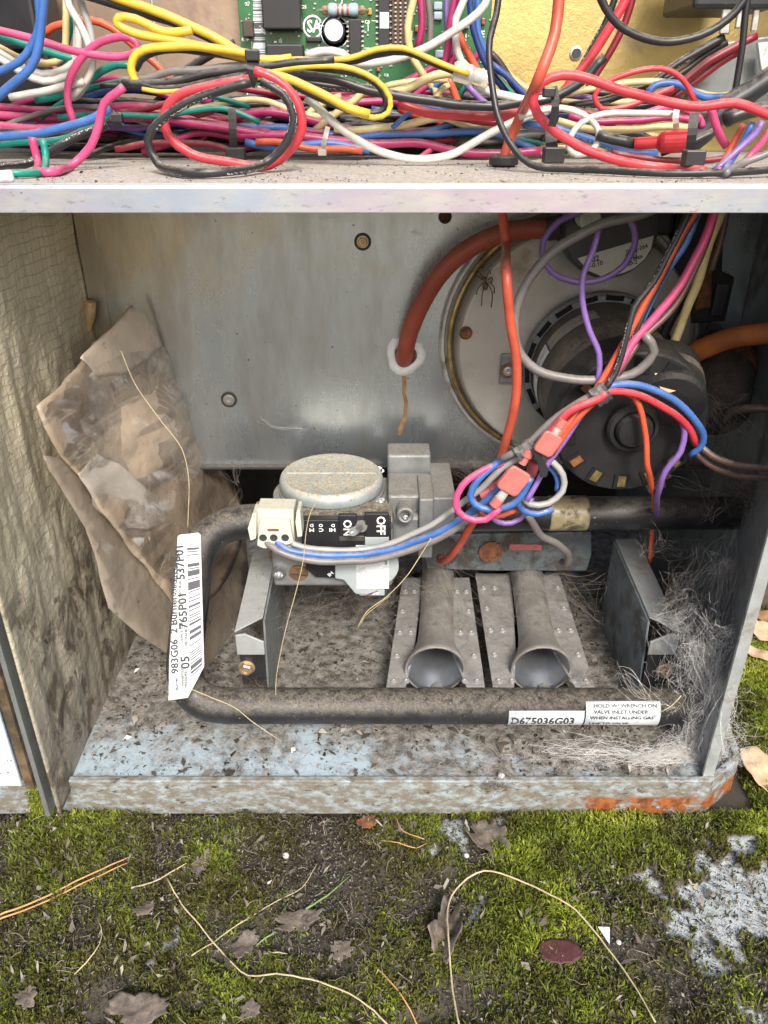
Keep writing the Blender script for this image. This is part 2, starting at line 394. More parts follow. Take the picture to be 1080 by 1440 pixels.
SLOT = MAT('slot_black', (.005, .005, .005), 1.)
def foilmat():
    m, nt, b = NT('foil_scrim')
    tc = N(nt, 'ShaderNodeTexCoord').outputs['Object']
    s = N(nt, 'ShaderNodeSeparateXYZ'); nt.links.new(tc, s.inputs[0])
    wob = noisef(nt, tc, 45, 3)
    def lines(v, per, wd):
        f = math_(nt, 'FRACT', math_(nt, 'ADD', math_(nt, 'MULTIPLY', v, 1 / per), math_(nt, 'MULTIPLY', wob, 1.3)))
        return math_(nt, 'LESS_THAN', f, wd)
    g = math_(nt, 'MAXIMUM', lines(s.outputs[1], .0052, .12), lines(s.outputs[2], .0052, .12))
    c = mixc(nt, ramp(nt, noisef(nt, tc, 30, 6, .65), .3, .7), (.58, .53, .38), (.8, .74, .57))
    c = mixc(nt, math_(nt, 'MULTIPLY', g, .55), c, (.36, .3, .2))
    # grime that has splashed up the lower part of the sheet
    low = ramp(nt, math_(nt, 'ADD', s.outputs[2], math_(nt, 'MULTIPLY', noisef(nt, tc, 22, 6, .65), -.2)), .11, -.06)
    stain = math_(nt, 'MULTIPLY', ramp(nt, noisef(nt, tc, 38, 8, .72, .5), .5, .6), ramp(nt, s.outputs[2], .22, .1))
    c = mixc(nt, math_(nt, 'MULTIPLY', low, .8), c, (.2, .175, .145))
    c = mixc(nt, math_(nt, 'MULTIPLY', stain, .85), c, (.085, .06, .042))
    c = mixc(nt, ramp(nt, noisef(nt, tc, 420, 3, .6), .69, .73), c, (.08, .06, .04))
    nt.links.new(c, b.inputs['Base Color'])
    nt.links.new(math_(nt, 'MULTIPLY', math_(nt, 'SUBTRACT', 1., low), .3), b.inputs['Metallic'])
    nt.links.new(math_(nt, 'ADD', math_(nt, 'MULTIPLY', low, .35), .38), b.inputs['Roughness'])
    bp = N(nt, 'ShaderNodeBump'); bp.inputs['Strength'].default_value = .9; bp.inputs['Distance'].default_value = .0016
    h = math_(nt, 'ADD', math_(nt, 'MULTIPLY', g, .35), noisef(nt, tc, 130, 5, .6, .8))
    nt.links.new(h, bp.inputs['Height']); nt.links.new(bp.outputs[0], b.inputs['Normal'])
    return m
FOIL = foilmat()

def barmat():
    """printed bar code: bars across the strip's u direction"""
    m, nt, b = NT('bar_code_print')
    uv = N(nt, 'ShaderNodeTexCoord').outputs['UV']
    s = N(nt, 'ShaderNodeSeparateXYZ'); nt.links.new(uv, s.inputs[0])
    wn = N(nt, 'ShaderNodeTexWhiteNoise', noise_dimensions='1D')
    nt.links.new(math_(nt, 'FLOOR', math_(nt, 'MULTIPLY', s.outputs[0], 110.)), wn.inputs['W'])
    f = math_(nt, 'GREATER_THAN', wn.outputs[0], .52)
    nt.links.new(mixc(nt, f, (.56, .61, .62), (.07, .07, .08)), b.inputs['Base Color']); b.inputs['Roughness'].default_value = .5
    return m
BARC = barmat()

def panmat():
    m, nt, b = NT('dirty_pan_paint')
    tc = N(nt, 'ShaderNodeTexCoord').outputs['Object']
    s = N(nt, 'ShaderNodeSeparateXYZ'); nt.links.new(tc, s.inputs[0])
    paint = mixc(nt, noisef(nt, tc, 60, 4), (.3, .39, .45), (.4, .48, .53))
    n = math_(nt, 'ADD', math_(nt, 'MULTIPLY', noisef(nt, tc, 30, 9, .72, .4), .72), math_(nt, 'MULTIPLY', noisef(nt, tc, 170, 6, .75), .28))
    back = ramp(nt, s.outputs[1], -.135, -.05)            # litter lies deeper towards the burners
    side = ramp(nt, s.outputs[0], -.0, .07)
    th = math_(nt, 'ADD', n, math_(nt, 'ADD', math_(nt, 'MULTIPLY', back, .2), math_(nt, 'MULTIPLY', side, .12)))
    soil = mixc(nt, ramp(nt, noisef(nt, tc, 140, 6, .7), .3, .7), (.07, .062, .052), (.33, .31, .28))
    c = mixc(nt, ramp(nt, th, .46, .66), paint, soil)
    nt.links.new(c, b.inputs['Base Color']); b.inputs['Roughness'].default_value = .65
    bp = N(nt, 'ShaderNodeBump'); bp.inputs['Strength'].default_value = .8; bp.inputs['Distance'].default_value = .0015
    nt.links.new(math_(nt, 'MULTIPLY', ramp(nt, th, .45, .7), noisef(nt, tc, 380, 5, .7)), bp.inputs['Height']); nt.links.new(bp.outputs[0], b.inputs['Normal'])
    return m
PAN = panmat()

def lipmat():
    m, nt, b = NT('weathered_lip_paint')
    tc = N(nt, 'ShaderNodeTexCoord').outputs['Object']
    s = N(nt, 'ShaderNodeSeparateXYZ'); nt.links.new(tc, s.inputs[0])
    c = mixc(nt, noisef(nt, tc, 40, 5), (.24, .3, .33), (.37, .42, .44))
    mp = N(nt, 'ShaderNodeMapping'); mp.inputs['Scale'].default_value = (.7, 1, 1.2); nt.links.new(tc, mp.inputs[0])
    c = mixc(nt, ramp(nt, noisef(nt, mp.outputs[0], 150, 8, .75), .36, .58), c, (.17, .15, .115))
    c = mixc(nt, ramp(nt, noisef(nt, mp.outputs[0], 200, 6, .7), .56, .66), c, (.07, .055, .04))
    # a bloom of rust on the right end, below the fold
    rx = math_(nt, 'MULTIPLY', ramp(nt, s.outputs[0], .10, .125), ramp(nt, s.outputs[0], .252, .242))
    r = math_(nt, 'MULTIPLY', math_(nt, 'MULTIPLY', rx, ramp(nt, s.outputs[2], .019, .015)), ramp(nt, noisef(nt, tc, 75, 7, .7), .40, .5))
    rc = mixc(nt, ramp(nt, noisef(nt, tc, 160, 5, .7), .35, .65), (.12, .04, .015), (.34, .105, .025))
    c = mixc(nt, r, c, rc)
    nt.links.new(c, b.inputs['Base Color']); b.inputs['Roughness'].default_value = .6
    bp = N(nt, 'ShaderNodeBump'); bp.inputs['Strength'].default_value = .5; bp.inputs['Distance'].default_value = .001
    nt.links.new(noisef(nt, tc, 260, 6, .7), bp.inputs['Height']); nt.links.new(bp.outputs[0], b.inputs['Normal'])
    return m
LIP = lipmat()

def attrmat(name, attr, stops, rough=.8, nscale=0, trans=0, bump=0, spec=.3):
    m, nt, b = NT(name)
    a = N(nt, 'ShaderNodeAttribute', attribute_name=attr)
    r = N(nt, 'ShaderNodeValToRGB'); cr = r.color_ramp
    while len(cr.elements) < len(stops): cr.elements.new(.5)
    for e, (p, c) in zip(cr.elements, stops): e.position = p; e.color = (*c, 1)
    v = a.outputs['Fac']
    tc = N(nt, 'ShaderNodeTexCoord').outputs['Object']
    if nscale: v = math_(nt, 'ADD', v, math_(nt, 'MULTIPLY', math_(nt, 'SUBTRACT', noisef(nt, tc, 520, 5, .75), .5), .6))
    if nscale: v = math_(nt, 'ADD', v, math_(nt, 'MULTIPLY', math_(nt, 'SUBTRACT', noisef(nt, tc, nscale, 7, .7), .5), .5))
    nt.links.new(v, r.inputs[0]); nt.links.new(r.outputs[0], b.inputs['Base Color'])
    b.inputs['Roughness'].default_value = rough; b.inputs['Specular IOR Level'].default_value = spec
    if trans:
        t = N(nt, 'ShaderNodeBsdfTranslucent'); nt.links.new(r.outputs[0], t.inputs[0]); x = N(nt, 'ShaderNodeMixShader'); x.inputs[0].default_value = trans
        nt.links.new(b.outputs[0], x.inputs[1]); nt.links.new(t.outputs[0], x.inputs[2]); nt.links.new(x.outputs[0], nt.nodes['Material Output'].inputs[0])
    if bump:
        bp = N(nt, 'ShaderNodeBump'); bp.inputs['Strength'].default_value = bump; bp.inputs['Distance'].default_value = .001
        nt.links.new(noisef(nt, tc, 700, 6, .7), bp.inputs['Height']); nt.links.new(bp.outputs[0], b.inputs['Normal'])
    return m
def edgemat():
    m, nt, b = NT('zinc_edge_painted_reflection'); tc = N(nt, 'ShaderNodeTexCoord').outputs['Object']
    mp = N(nt, 'ShaderNodeMapping'); mp.inputs['Scale'].default_value = (1, 1, 3); nt.links.new(tc, mp.inputs[0])
    c = mixc(nt, ramp(nt, noisef(nt, tc, 9, 4), .38, .62), (.36, .41, .50), (.46, .38, .45)); c = mixc(nt, ramp(nt, noisef(nt, mp.outputs[0], 22, 6, .7), .42, .7), c, (.5, .5, .46))  # lilac and blue mottle: a reflection painted into the edge's colour
    c = mixc(nt, ramp(nt, noisef(nt, mp.outputs[0], 160, 5, .7), .58, .68), c, (.3, .29, .28)); c = mixc(nt, ramp(nt, noisef(nt, tc, 420, 3), .7, .75), c, (.12, .1, .08))
    nt.links.new(c, b.inputs['Base Color']); b.inputs['Metallic'].default_value = .55; nt.links.new(math_(nt, 'ADD', math_(nt, 'MULTIPLY', noisef(nt, tc, 60, 5), .35), .22), b.inputs['Roughness']); return m
EDGE = edgemat()
MOSS = attrmat('moss', 'tint', [(0, (.05, .043, .018)), (.25, (.105, .095, .024)), (.45, (.11, .135, .018)), (.68, (.215, .265, .024)), (.86, (.38, .42, .04)), (1, (.42, .38, .14))], .75, 0, .25)
GROUND = attrmat('pad_surface', 'bare', [(0, (.045, .039, .029)), (.45, (.095, .083, .064)), (.6, (.17, .16, .14)), (.75, (.3, .33, .34)), (1, (.42, .46, .47))], .85, 90, 0, .7)
CRUMB = attrmat('litter_crumbs', 'tint', [(0, (.035, .029, .022)), (.4, (.12, .1, .08)), (.7, (.26, .235, .2)), (.93, (.4, .36, .3)), (1, (.66, .64, .6))], .85)

# ------------------------------------------------------------------ the pad with its moss
def proj(x, y, z):
    d = y * CT - (z - CZ) * ST
    return 540 + FPX * x / d, 720 - FPX * (y * ST + (z - CZ) * CT) / d
BLOBS = [(1056, 1238, 50, .95), (1066, 1296, 48, .95), (1005, 1285, 34, .8), (1010, 1218, 28, .8), (930, 1235, 22, .7), (905, 1238, 16, .6), (985, 1335, 22, .5), (960, 1305, 24, .55), (760, 1248, 18, .35),
         (560, 1160, 30, .5), (640, 1164, 26, .5), (700, 1160, 22, .5), (640, 1300, 20, .7), (654, 1292, 16, .8), (215, 1352, 26, .62), (205, 1345, 14, .4), (830, 1262, 16, .45),
         (1030, 1400, 20, .5), (1060, 1425, 18, .6), (990, 1390, 14, .4), (120, 1425, 30, .2), (660, 1175, 26, .5), (255, 1290, 20, .2), (420, 1255, 40, .15), (350, 1330, 25, .3)]
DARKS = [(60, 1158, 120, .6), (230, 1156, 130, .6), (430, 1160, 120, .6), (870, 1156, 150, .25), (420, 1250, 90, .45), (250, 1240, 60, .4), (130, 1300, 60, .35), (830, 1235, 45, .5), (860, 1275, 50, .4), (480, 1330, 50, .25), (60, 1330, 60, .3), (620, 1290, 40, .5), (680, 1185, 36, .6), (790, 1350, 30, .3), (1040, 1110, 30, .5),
         (640, 1410, 40, .2), (960, 1400, 60, .3)]
LUSH = [(150, 1190, 130, .55), (330, 1195, 70, .5), (60, 1190, 70, .4), (790, 1215, 110, .5), (900, 1190, 80, .45), (1050, 1150, 60, .6), (1070, 980, 60, .6), (1060, 920, 50, .6), (740, 1300, 90, .25), (560, 1370, 120, .15), (370, 1290, 60, .2), (800, 1420, 80, .15)]
def field(x, y, blobs):
    o = np.zeros_like(x)
    for px, py, r, a in blobs:
        c = P(px, py, z=.003); rx = S(r, c); ry = rx / 1.0
        d = ((x - c.x) / rx) ** 2 + ((y - c.y) / (ry * 1.25)) ** 2
        o += a * np.exp(-d * 1.1)
    return o
def covers(x, y):
    n1 = fbm(x * 38, y * 38, 3, 5); n2 = fbm(x * 140, y * 140, 9, 3)
    wx = (fbm(x * 75, y * 75, 51, 4) - .5) * .05; wy = (fbm(x * 75, y * 75, 57, 4) - .5) * .05
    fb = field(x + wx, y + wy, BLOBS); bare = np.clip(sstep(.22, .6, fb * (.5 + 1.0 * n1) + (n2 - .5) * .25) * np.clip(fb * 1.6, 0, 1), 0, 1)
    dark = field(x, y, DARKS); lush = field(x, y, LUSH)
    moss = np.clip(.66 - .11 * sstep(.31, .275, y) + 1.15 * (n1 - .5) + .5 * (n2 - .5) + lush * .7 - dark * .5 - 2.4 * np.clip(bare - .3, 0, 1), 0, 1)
    return bare, dark, lush, moss
def gheight(x, y):
    bare, dark, lush, moss = covers(x, y)
    h = .0045 * sstep(.3, .8, moss) + .0035 * (fbm(x * 60, y * 60, 21, 4) - .5) * (1 - bare * .8) + .0015 * (fbm(x * 220, y * 220, 5, 3) - .5) + .004 * lush
    inside = sstep(.310, .322, y) * sstep(.232, .218, x)
    return h * (1 - inside) - .004 * inside
gx, gy = np.arange(-.36, .3801, .0022), np.arange(.1, .7001, .0022)
X, Y = np.meshgrid(gx, gy); H = gheight(X, Y); B, D, L, MO = covers(X, Y)
nx, ny = len(gx), len(gy)
me = bpy.data.meshes.new('pad'); I = np.arange(nx * ny).reshape(ny, nx)
q = np.stack([I[:-1, :-1], I[:-1, 1:], I[1:, 1:], I[1:, :-1]], -1).reshape(-1, 4)
me.from_pydata(np.stack([X, Y, H], -1).reshape(-1, 3).tolist(), [], q.tolist())
at = me.attributes.new('bare', 'FLOAT', 'POINT')
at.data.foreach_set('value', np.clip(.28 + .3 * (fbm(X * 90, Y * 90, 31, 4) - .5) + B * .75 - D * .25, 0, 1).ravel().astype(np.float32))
pad = link('mossy_pad', me, GROUND, smooth=True, org=(0, 0, 0)); tag(pad, 'weathered pale pad under moss and litter', kind='structure')
g = M(); g.add([(-70, -70, -.014), (70, -70, -.014), (70, 70, -.014), (-70, 70, -.014)], [(0, 1, 2, 3)])
gm = MAT('far_ground', (.105, .1, .075), .9, 0, .4, 3, dirt=.4, ds=1.5)
tag(g.build('ground', gm, org=(0, 0, -.014)), kind='structure')

def soup(name, verts, faces, mat, tint=None, smooth=False, org=(0, 0, 0)):
    """verts (n,k,3) with a face list on k corners -> one joined object of uncountable bits"""
    n, k = verts.shape[:2]
    me = bpy.data.meshes.new(name); fs = []
    fa = [np.array(f) for f in faces]
    me.vertices.add(n * k); me.vertices.foreach_set('co', verts.reshape(-1).astype(np.float32))
    li = np.concatenate([(np.arange(n)[:, None] * k + np.concatenate(fa)[None, :])], 1).reshape(-1)
    lens = np.array([len(f) for f in fa]); tot = np.tile(lens, n)
    me.loops.add(len(li)); me.loops.foreach_set('vertex_index', li.astype(np.int32))
    me.polygons.add(len(tot)); st = np.concatenate([[0], np.cumsum(tot)[:-1]])
    me.polygons.foreach_set('loop_start', st.astype(np.int32)); me.update(calc_edges=True)
    if tint is not None:
        a = me.attributes.new('tint', 'FLOAT', 'POINT'); a.data.foreach_set('value', np.repeat(tint, k).astype(np.float32) if tint.ndim == 1 else tint.reshape(-1).astype(np.float32))
    o = link(name, me, mat, smooth=smooth, org=org); o['kind'] = 'stuff'; return o

n = 620000
bx = RNG.uniform(-.3, .33, n); by = RNG.uniform(.17, .62, n)
pxx, pyy = proj(bx, by, np.full(n, .004))
ok = (pxx > -40) & (pxx < 1120) & (pyy < 1480) & (pyy > 850) & ((by < .317) | (bx > .222) | ((bx < .0) & (by < .3165)))
bx, by = bx[ok], by[ok]
b_, d_, l_, m_ = covers(bx, by)
ok = RNG.random(len(bx)) < np.clip(sstep(.22, .75, m_) * 1.0 + .02, 0, 1)
bx, by, m_, l_, d_ = bx[ok], by[ok], m_[ok], l_[ok], d_[ok]; n = len(bx)
hz = gheight(bx, by); ln = (.0022 + .0034 * RNG.random(n)) * (.75 + .35 * l_); wd = .00028 + .0003 * RNG.random(n)
ang = RNG.uniform(0, 2 * PI, n); lean = RNG.uniform(.15, .95, n)
clump = fbm(bx * 170, by * 170, 77, 2) * 2 * PI * 2
ang = ang * .5 + clump
dx, dy = np.cos(ang), np.sin(ang); w1 = RNG.uniform(0, 2 * PI, n); wx, wy = np.cos(w1) * wd, np.sin(w1) * wd
b0 = np.stack([bx, by, hz - .0008], -1)
mid = b0 + np.stack([dx * ln * lean * .35, dy * ln * lean * .35, ln * .62 + .0008], -1)
tip = b0 + np.stack([dx * ln * lean, dy * ln * lean, ln * (1.05 - .35 * lean) + .0008], -1)
ww = np.stack([wx, wy, np.zeros(n)], -1)
V5 = np.stack([b0 - ww * .7, b0 + ww * .7, mid + ww, mid - ww, tip], 1)
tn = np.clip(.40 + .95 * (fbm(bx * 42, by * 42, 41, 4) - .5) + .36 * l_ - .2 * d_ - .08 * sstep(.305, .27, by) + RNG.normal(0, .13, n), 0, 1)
tt = np.stack([tn - .2, tn - .2, tn, tn, tn + .12], 1).clip(0, 1)
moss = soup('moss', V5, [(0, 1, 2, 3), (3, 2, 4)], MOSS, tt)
tag(moss, 'green and olive moss growing over the pad', 'moss')

def crumbs(name, x, y, z, size, mat, tint, flat=.5):
    n = len(x); c = np.stack([x, y, z], -1)
    off = RNG.normal(0, 1, (n, 4, 3)); off /= np.linalg.norm(off, axis=2, keepdims=True)
    off *= (size[:, None, None] * RNG.uniform(.5, 1.2, (n, 4, 1))); off[:, :, 2] *= flat
    return soup(name, c[:, None, :] + off, [(0, 1, 2), (0, 3, 1), (1, 3, 2), (2, 3, 0)], mat, tint)
def bits(n, r, x0, x1, y0, y1): return RNG.uniform(x0, x1, n), RNG.uniform(y0, y1, n)
n = 220000
x, y = bits(n, 0, -.3, .33, .17, .5)
b_, d_, l_, m_ = covers(x, y); pxx, pyy = proj(x, y, np.full(n, .004))
ok = (RNG.random(n) < np.clip(.3 + d_ * .9 - .45 * (m_ > .7) + .1 * (b_ > .3), 0, 1)) & ((y < .3175) | (x > .222)) & (pxx > -30) & (pxx < 1110) & (pyy < 1470)
x, y = x[ok], y[ok]; n = len(x); sz = .0005 + .0013 * RNG.random(n) ** 3
o = crumbs('leaf_litter', x, y, gheight(x, y) + .0022 * RNG.random(n) + .0008, sz, CRUMB, np.clip(RNG.beta(1.8, 2.6, n), 0, 1), .35)
tag(o, 'dark crumbled litter between the moss on the pad', 'litter')

def strandset(name, p0, d, ln, r, mat, curl=.5, jit=.05, sag=0., nseg=7, label=None, cat=None, taper=True):
    """many thin curved fibres, joined"""
    n = len(p0); d = d / np.linalg.norm(d, axis=1, keepdims=True)
    a = np.cross(d, RNG.normal(0, 1, (n, 3))); a /= np.linalg.norm(a, axis=1, keepdims=True); b = np.cross(d, a)
    t = np.linspace(0, 1, nseg)[None, :, None]; c1 = RNG.normal(0, curl, (n, 1, 1)); c2 = RNG.normal(0, curl, (n, 1, 1)); ph = RNG.uniform(0, 6, (n, 1, 1)); fr = RNG.uniform(2, 8, (n, 1, 1))
    L = ln[:, None, None]
    q = p0[:, None, :] + d[:, None, :] * t * L + a[:, None, :] * L * (c1 * (t * t - t) + jit * np.sin(fr * t + ph)) + b[:, None, :] * L * (c2 * (t * t - t) + jit * np.cos(fr * 1.3 * t + ph))
    q[:, :, 2] -= (sag * ln[:, None] * 4 * (t[..., 0] - t[..., 0] ** 2))
    rr = (r[:, None] * (1 - .5 * t[0, :, 0][None, :] if taper else np.ones((1, nseg))))[:, :, None]
    ring = [q + (a[:, None, :] * math.cos(k * 2 * PI / 3) + b[:, None, :] * math.sin(k * 2 * PI / 3)) * rr for k in range(3)]
    Vv = np.stack(ring, 2).reshape(n, nseg * 3, 3)
    fs = [(i * 3 + k, i * 3 + (k + 1) % 3, i * 3 + 3 + (k + 1) % 3, i * 3 + 3 + k) for i in range(nseg - 1) for k in range(3)]
    o = soup(name, Vv, fs, mat, None, True)
    return tag(o, label, cat)
n = 900
x, y = bits(n, 0, -.26, .3, .18, .316); b_, d_, l_, m_ = covers(x, y)
ok = (m_ < .75); x, y = x[ok], y[ok]; n = len(x)
a = RNG.uniform(0, 2 * PI, n)
strandset('dead_stalks', np.stack([x, y, gheight(x, y) + .002 + .002 * RNG.random(n)], -1), np.stack([np.cos(a), np.sin(a), RNG.normal(.05, .2, n)], -1), .003 + .009 * RNG.random(n) ** 2, .00012 + .00014 * RNG.random(n), DSTRAW, .5, .05,
          label='pale dead stalks and threads lying in the moss', cat='litter')

# ------------------------------------------------------------------ the furnace cabinet
ZF, YF, YB = .027, .316, .482          # pan floor, front, back wall
XL, XR, XR2 = -.1824, .188, .224
ZS, ZU = .345, .336                    # shelf top, under side
cab = thing('furnace_cabinet', 'open galvanised furnace cabinet with a dirty base pan and foil lined wall', 'furnace cabinet', (0, .45, 0))
C = lambda m, n, mat, **k: m.build(n, mat, cab, **k)
# lower back wall with its corner folds
zb = P(540, 652, Y=YB).z
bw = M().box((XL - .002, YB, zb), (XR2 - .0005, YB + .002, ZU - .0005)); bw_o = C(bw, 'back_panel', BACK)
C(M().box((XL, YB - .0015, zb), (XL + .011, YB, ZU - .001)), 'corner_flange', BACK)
C(M().box((XL - .002, YB - .006, zb - .0015), (XR2 - .001, YB + .09, zb)), 'back_ledge', DARKM)
# chamber added behind and under the back wall to keep its opening dark
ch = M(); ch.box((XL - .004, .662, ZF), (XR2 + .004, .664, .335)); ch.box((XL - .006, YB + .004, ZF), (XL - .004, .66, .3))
C(ch, 'chamber_wall', CAVDARK)
# side walls
XR2 = .224                              # the right side flares outwards behind its front flange
C(M().prism([(XR, .3215, .02), (XR2, .425, .02), (XR2, .66, .02), (XR2 + .0016, .66, .02), (XR2 + .0016, .4246, .02), (XR + .0016, .3215, .02)], (0, 0, ZU - .0225)), 'right_panel', SIDEW)
C(M().box((XR - .0045, .3195, .03), (XR + .0016, .3213, ZU - .001)), 'right_flange', GALVB)
# foil-faced insulation on the left wall: a wrinkled sheet
fx = M(); ny_, nz_ = 70, 90; vs = []
y0, y1, z0, z1 = .2985, YB - .001, ZF - .004, ZU - .001
for j in range(nz_ + 1):
    for i in range(ny_ + 1):
        yy = y0 + (y1 - y0) * i / ny_; zz = z0 + (z1 - z0) * j / nz_
        w_ = .0022 * (mnoise.noise((yy * 26, zz * 11, 3)) + .5 * mnoise.noise((yy * 60, zz * 22 + yy * 15, 8))) + .0012 * mnoise.noise((yy * 130, zz * 50, 1))
        edge = min(1, i / 5, j / 5); vs.append((XL + w_ * edge + .002 * math.exp(-((yy - .3) / .03) ** 2), yy, zz))
fx.add(vs, [(j * (ny_ + 1) + i, j * (ny_ + 1) + i + 1, (j + 1) * (ny_ + 1) + i + 1, (j + 1) * (ny_ + 1) + i) for j in range(nz_) for i in range(ny_)])
C(fx, 'foil_insulation', FOIL, smooth=True, solid=.0012)
C(M().box((XL - .006, y0 + .0005, ZF - .006), (XL - .0035, .66, ZS)), 'left_inner_panel', SIDEW)
# outer left panel face and its grimy edge
zp = P(30, 1104, Y=.2955).z
C(M().box((-.31, .2945, zp), (XL - .0115, .2965, .62)), 'left_panel', PAINT, bevel=.0006)
C(M().box((XL - .0112, .297, zp - .004), (XL - .0065, .2995, .62)), 'left_edge_strip', MAT('grimy_edge', (.1, .065, .035), .85, 0, .5, 120, .4, 500, dirt=.4, dirtcol=(.04, .035, .02)))
# shelf between the compartments, with a folded front edge
sh = M(); sh.box((-.29, YF + .0015, ZU), (.26, .56, ZS)); C(sh, 'shelf', SHELF)
fe = M(); fe.prism([(-.29, YF, ZU - .0015), (-.29, YF + .0014, ZU - .0015), (-.29, YF + .0014, ZS - .0001), (-.29, YF + .0004, ZS - .0004), (-.29, YF, ZS - .0018)], (.55, 0, 0))
C(fe, 'shelf_edge', EDGE, bevel=.0003)
# upper compartment
YU = .53
C(M().box((-.29, YU, ZS + .0005), (-.135, YU + .002, .7)), 'upper_left_back_panel', PINKGOLD)
C(M().box((-.1345, YU + .004, ZS + .0005), (.06, YU + .006, .7)), 'upper_middle_back_panel', PINKGOLD)
C(M().box((.0605, YU + .002, ZS + .0005), (.262, YU + .004, .7)), 'upper_right_back_panel', GOLD)
C(M().box((-.292, .40, ZS + .0005), (-.2902, YU, .7)), 'upper_left_panel', SIDEW)
C(M().box((.2605, .345, ZS + .0005), (.262, YU, .7)), 'upper_right_panel', SIDEW)
rl = M(); a = P(30, 212, Y=YU - .012); rl.box((-.285, YU - .012, ZS + .0004), (-.02, YU - .0105, ZS + .014)); C(rl, 'shelf_rail', GALVB)
# base pan: floor, folded front lip, chamfered right corner
yc = .334
C(M().prism([(-.30, YF + .002, ZF - .0015), (.187, YF + .002, ZF - .0015), (.2085, yc + .002, ZF - .0015), (.2265, .45, ZF - .0015), (.2265, .66, ZF - .0015), (-.30, .66, ZF - .0015)], (0, 0, .0015)), 'pan_floor', PAN)
lp = [(-.305, YF), (.1875, YF), (.211, yc), (.229, .45), (.229, .66)]
def strip(m, pts, z0, z1, t=.0018, out=0.):
    for (ax, ay), (bx_, by_) in zip(pts, pts[1:]):
        d = Vector((bx_ - ax, by_ - ay, 0)).normalized(); nrm = Vector((d.y, -d.x, 0))
        a_ = Vector((ax, ay, z0)) + nrm * out; b_ = Vector((bx_, by_, z0)) + nrm * out
        m.prism([a_, b_, b_ - nrm * t, a_ - nrm * t], (0, 0, z1 - z0))
    return m
C(strip(M(), lp, .003, ZF + .0008), 'front_lip', LIP, bevel=.0005)
C(strip(M(), lp, ZF + .0009, ZF + .0032, .004, .0004), 'lip_fold', LIP, bevel=.0007)
# screws, rivets, holes in the back wall
def screw(c, nrm, r, mat, parent, name='screw', head=.45, slot=True):
    c = Vector(c); nrm = Vector(nrm).normalized(); m = M()
    m.lathe(c, nrm, [(r * 1.35, 0), (r * 1.35, r * .18), (r, r * .2), (r, r * (head + .2)), (r * .85, r * (head + .35)), (r * .42, r * (head + .35)), (r * .36, r * (head + .05)), (0, r * (head + .05))], 6 * 3)
    return m.build(name, mat, parent)
def hexbolt(c, nrm, r, mat, parent, name='bolt'):
    c = Vector(c); nrm = Vector(nrm).normalized(); m = M()
    m.lathe(c, nrm, [(r * 1.25, 0), (r * 1.25, r * .2), (r * 1.05, r * .28)], 24)
    m.lathe(c + nrm * r * .27, nrm, [(r, 0), (r, r * .55), (r * .82, r * .72), (r * .5, r * .72), (r * .42, r * .55), (0, r * .55)], 6)
    return m.build(name, mat, parent)
for px, py, r, mt in ((510, 340, 9, BOLT), (322, 562, 8.5, STEEL), (1074, 448, 9, None), (626, 305, 7, RUST)):
    Yq = YB - .0003; c = P(px, py, Y=Yq)
    
    rr = S(r, c)
    if mt is None: M().lathe(c, (0, -1, 0), [(rr, 0), (rr, .0006), (0, .0007)], 20).build('plug_hole', CAVDARK, cab)
    else:
        M().lathe(c, (0, -1, 0), [(rr * 1.35, 0), (rr * 1.3, .0007), (rr * .95, .0007), (rr * .9, .0001)], 20).build('screw_recess', DARKM, cab)
        screw(c, (0, -1, 0), rr * .7, mt, cab, head=.1)
# sealed hole of the orange tube, rusty weep below it
c = P(570, 500, Y=YB); r = S(27, c); m = M(); rng = random.Random(3)
vs = []; k = 28
for rr_, h in ((1., .0001), (.97, .0012), (.62, .0015), (.58, .0008)):
    for i in range(k):
        t = 2 * PI * i / k; q = r * rr_ * (1 + .07 * math.sin(3 * t + 1) + .05 * rng.uniform(-1, 1) * (rr_ > .9)); vs.append((c.x + math.cos(t) * q, c.y - h, c.z + math.sin(t) * q * 1.02))
m.add(vs, [(j * k + i, j * k + (i + 1) % k, (j + 1) * k + (i + 1) % k, (j + 1) * k + i) for j in range(3) for i in range(k)]); C(m, 'sealant_ring', SEAL, smooth=True)
C(M().lathe(c - Vector((0, .0005, 0)), (0, -1, 0), [(r * .58, 0), (r * .58, .0002), (0, .0002)], 24), 'tube_hole', RUST)
dr = [(567, 516, 6), (568, 527, 4), (569, 540, 3.6), (568, 553, 3), (571, 565, 3.4), (570, 580, 3), (568, 592, 3.4), (563, 603, 4), (562, 612, 2.5)]
vs = []
for px, py, wd_ in dr:
    q = P(px, py, Y=YB - .0003); s = S(wd_, q) * .8; vs += [(q.x - s, q.y, q.z), (q.x + s, q.y, q.z)]
C(M().add(vs, [(2 * i, 2 * i + 1, 2 * i + 3, 2 * i + 2) for i in range(len(dr) - 1)]), 'rust_streak', RUSTY)

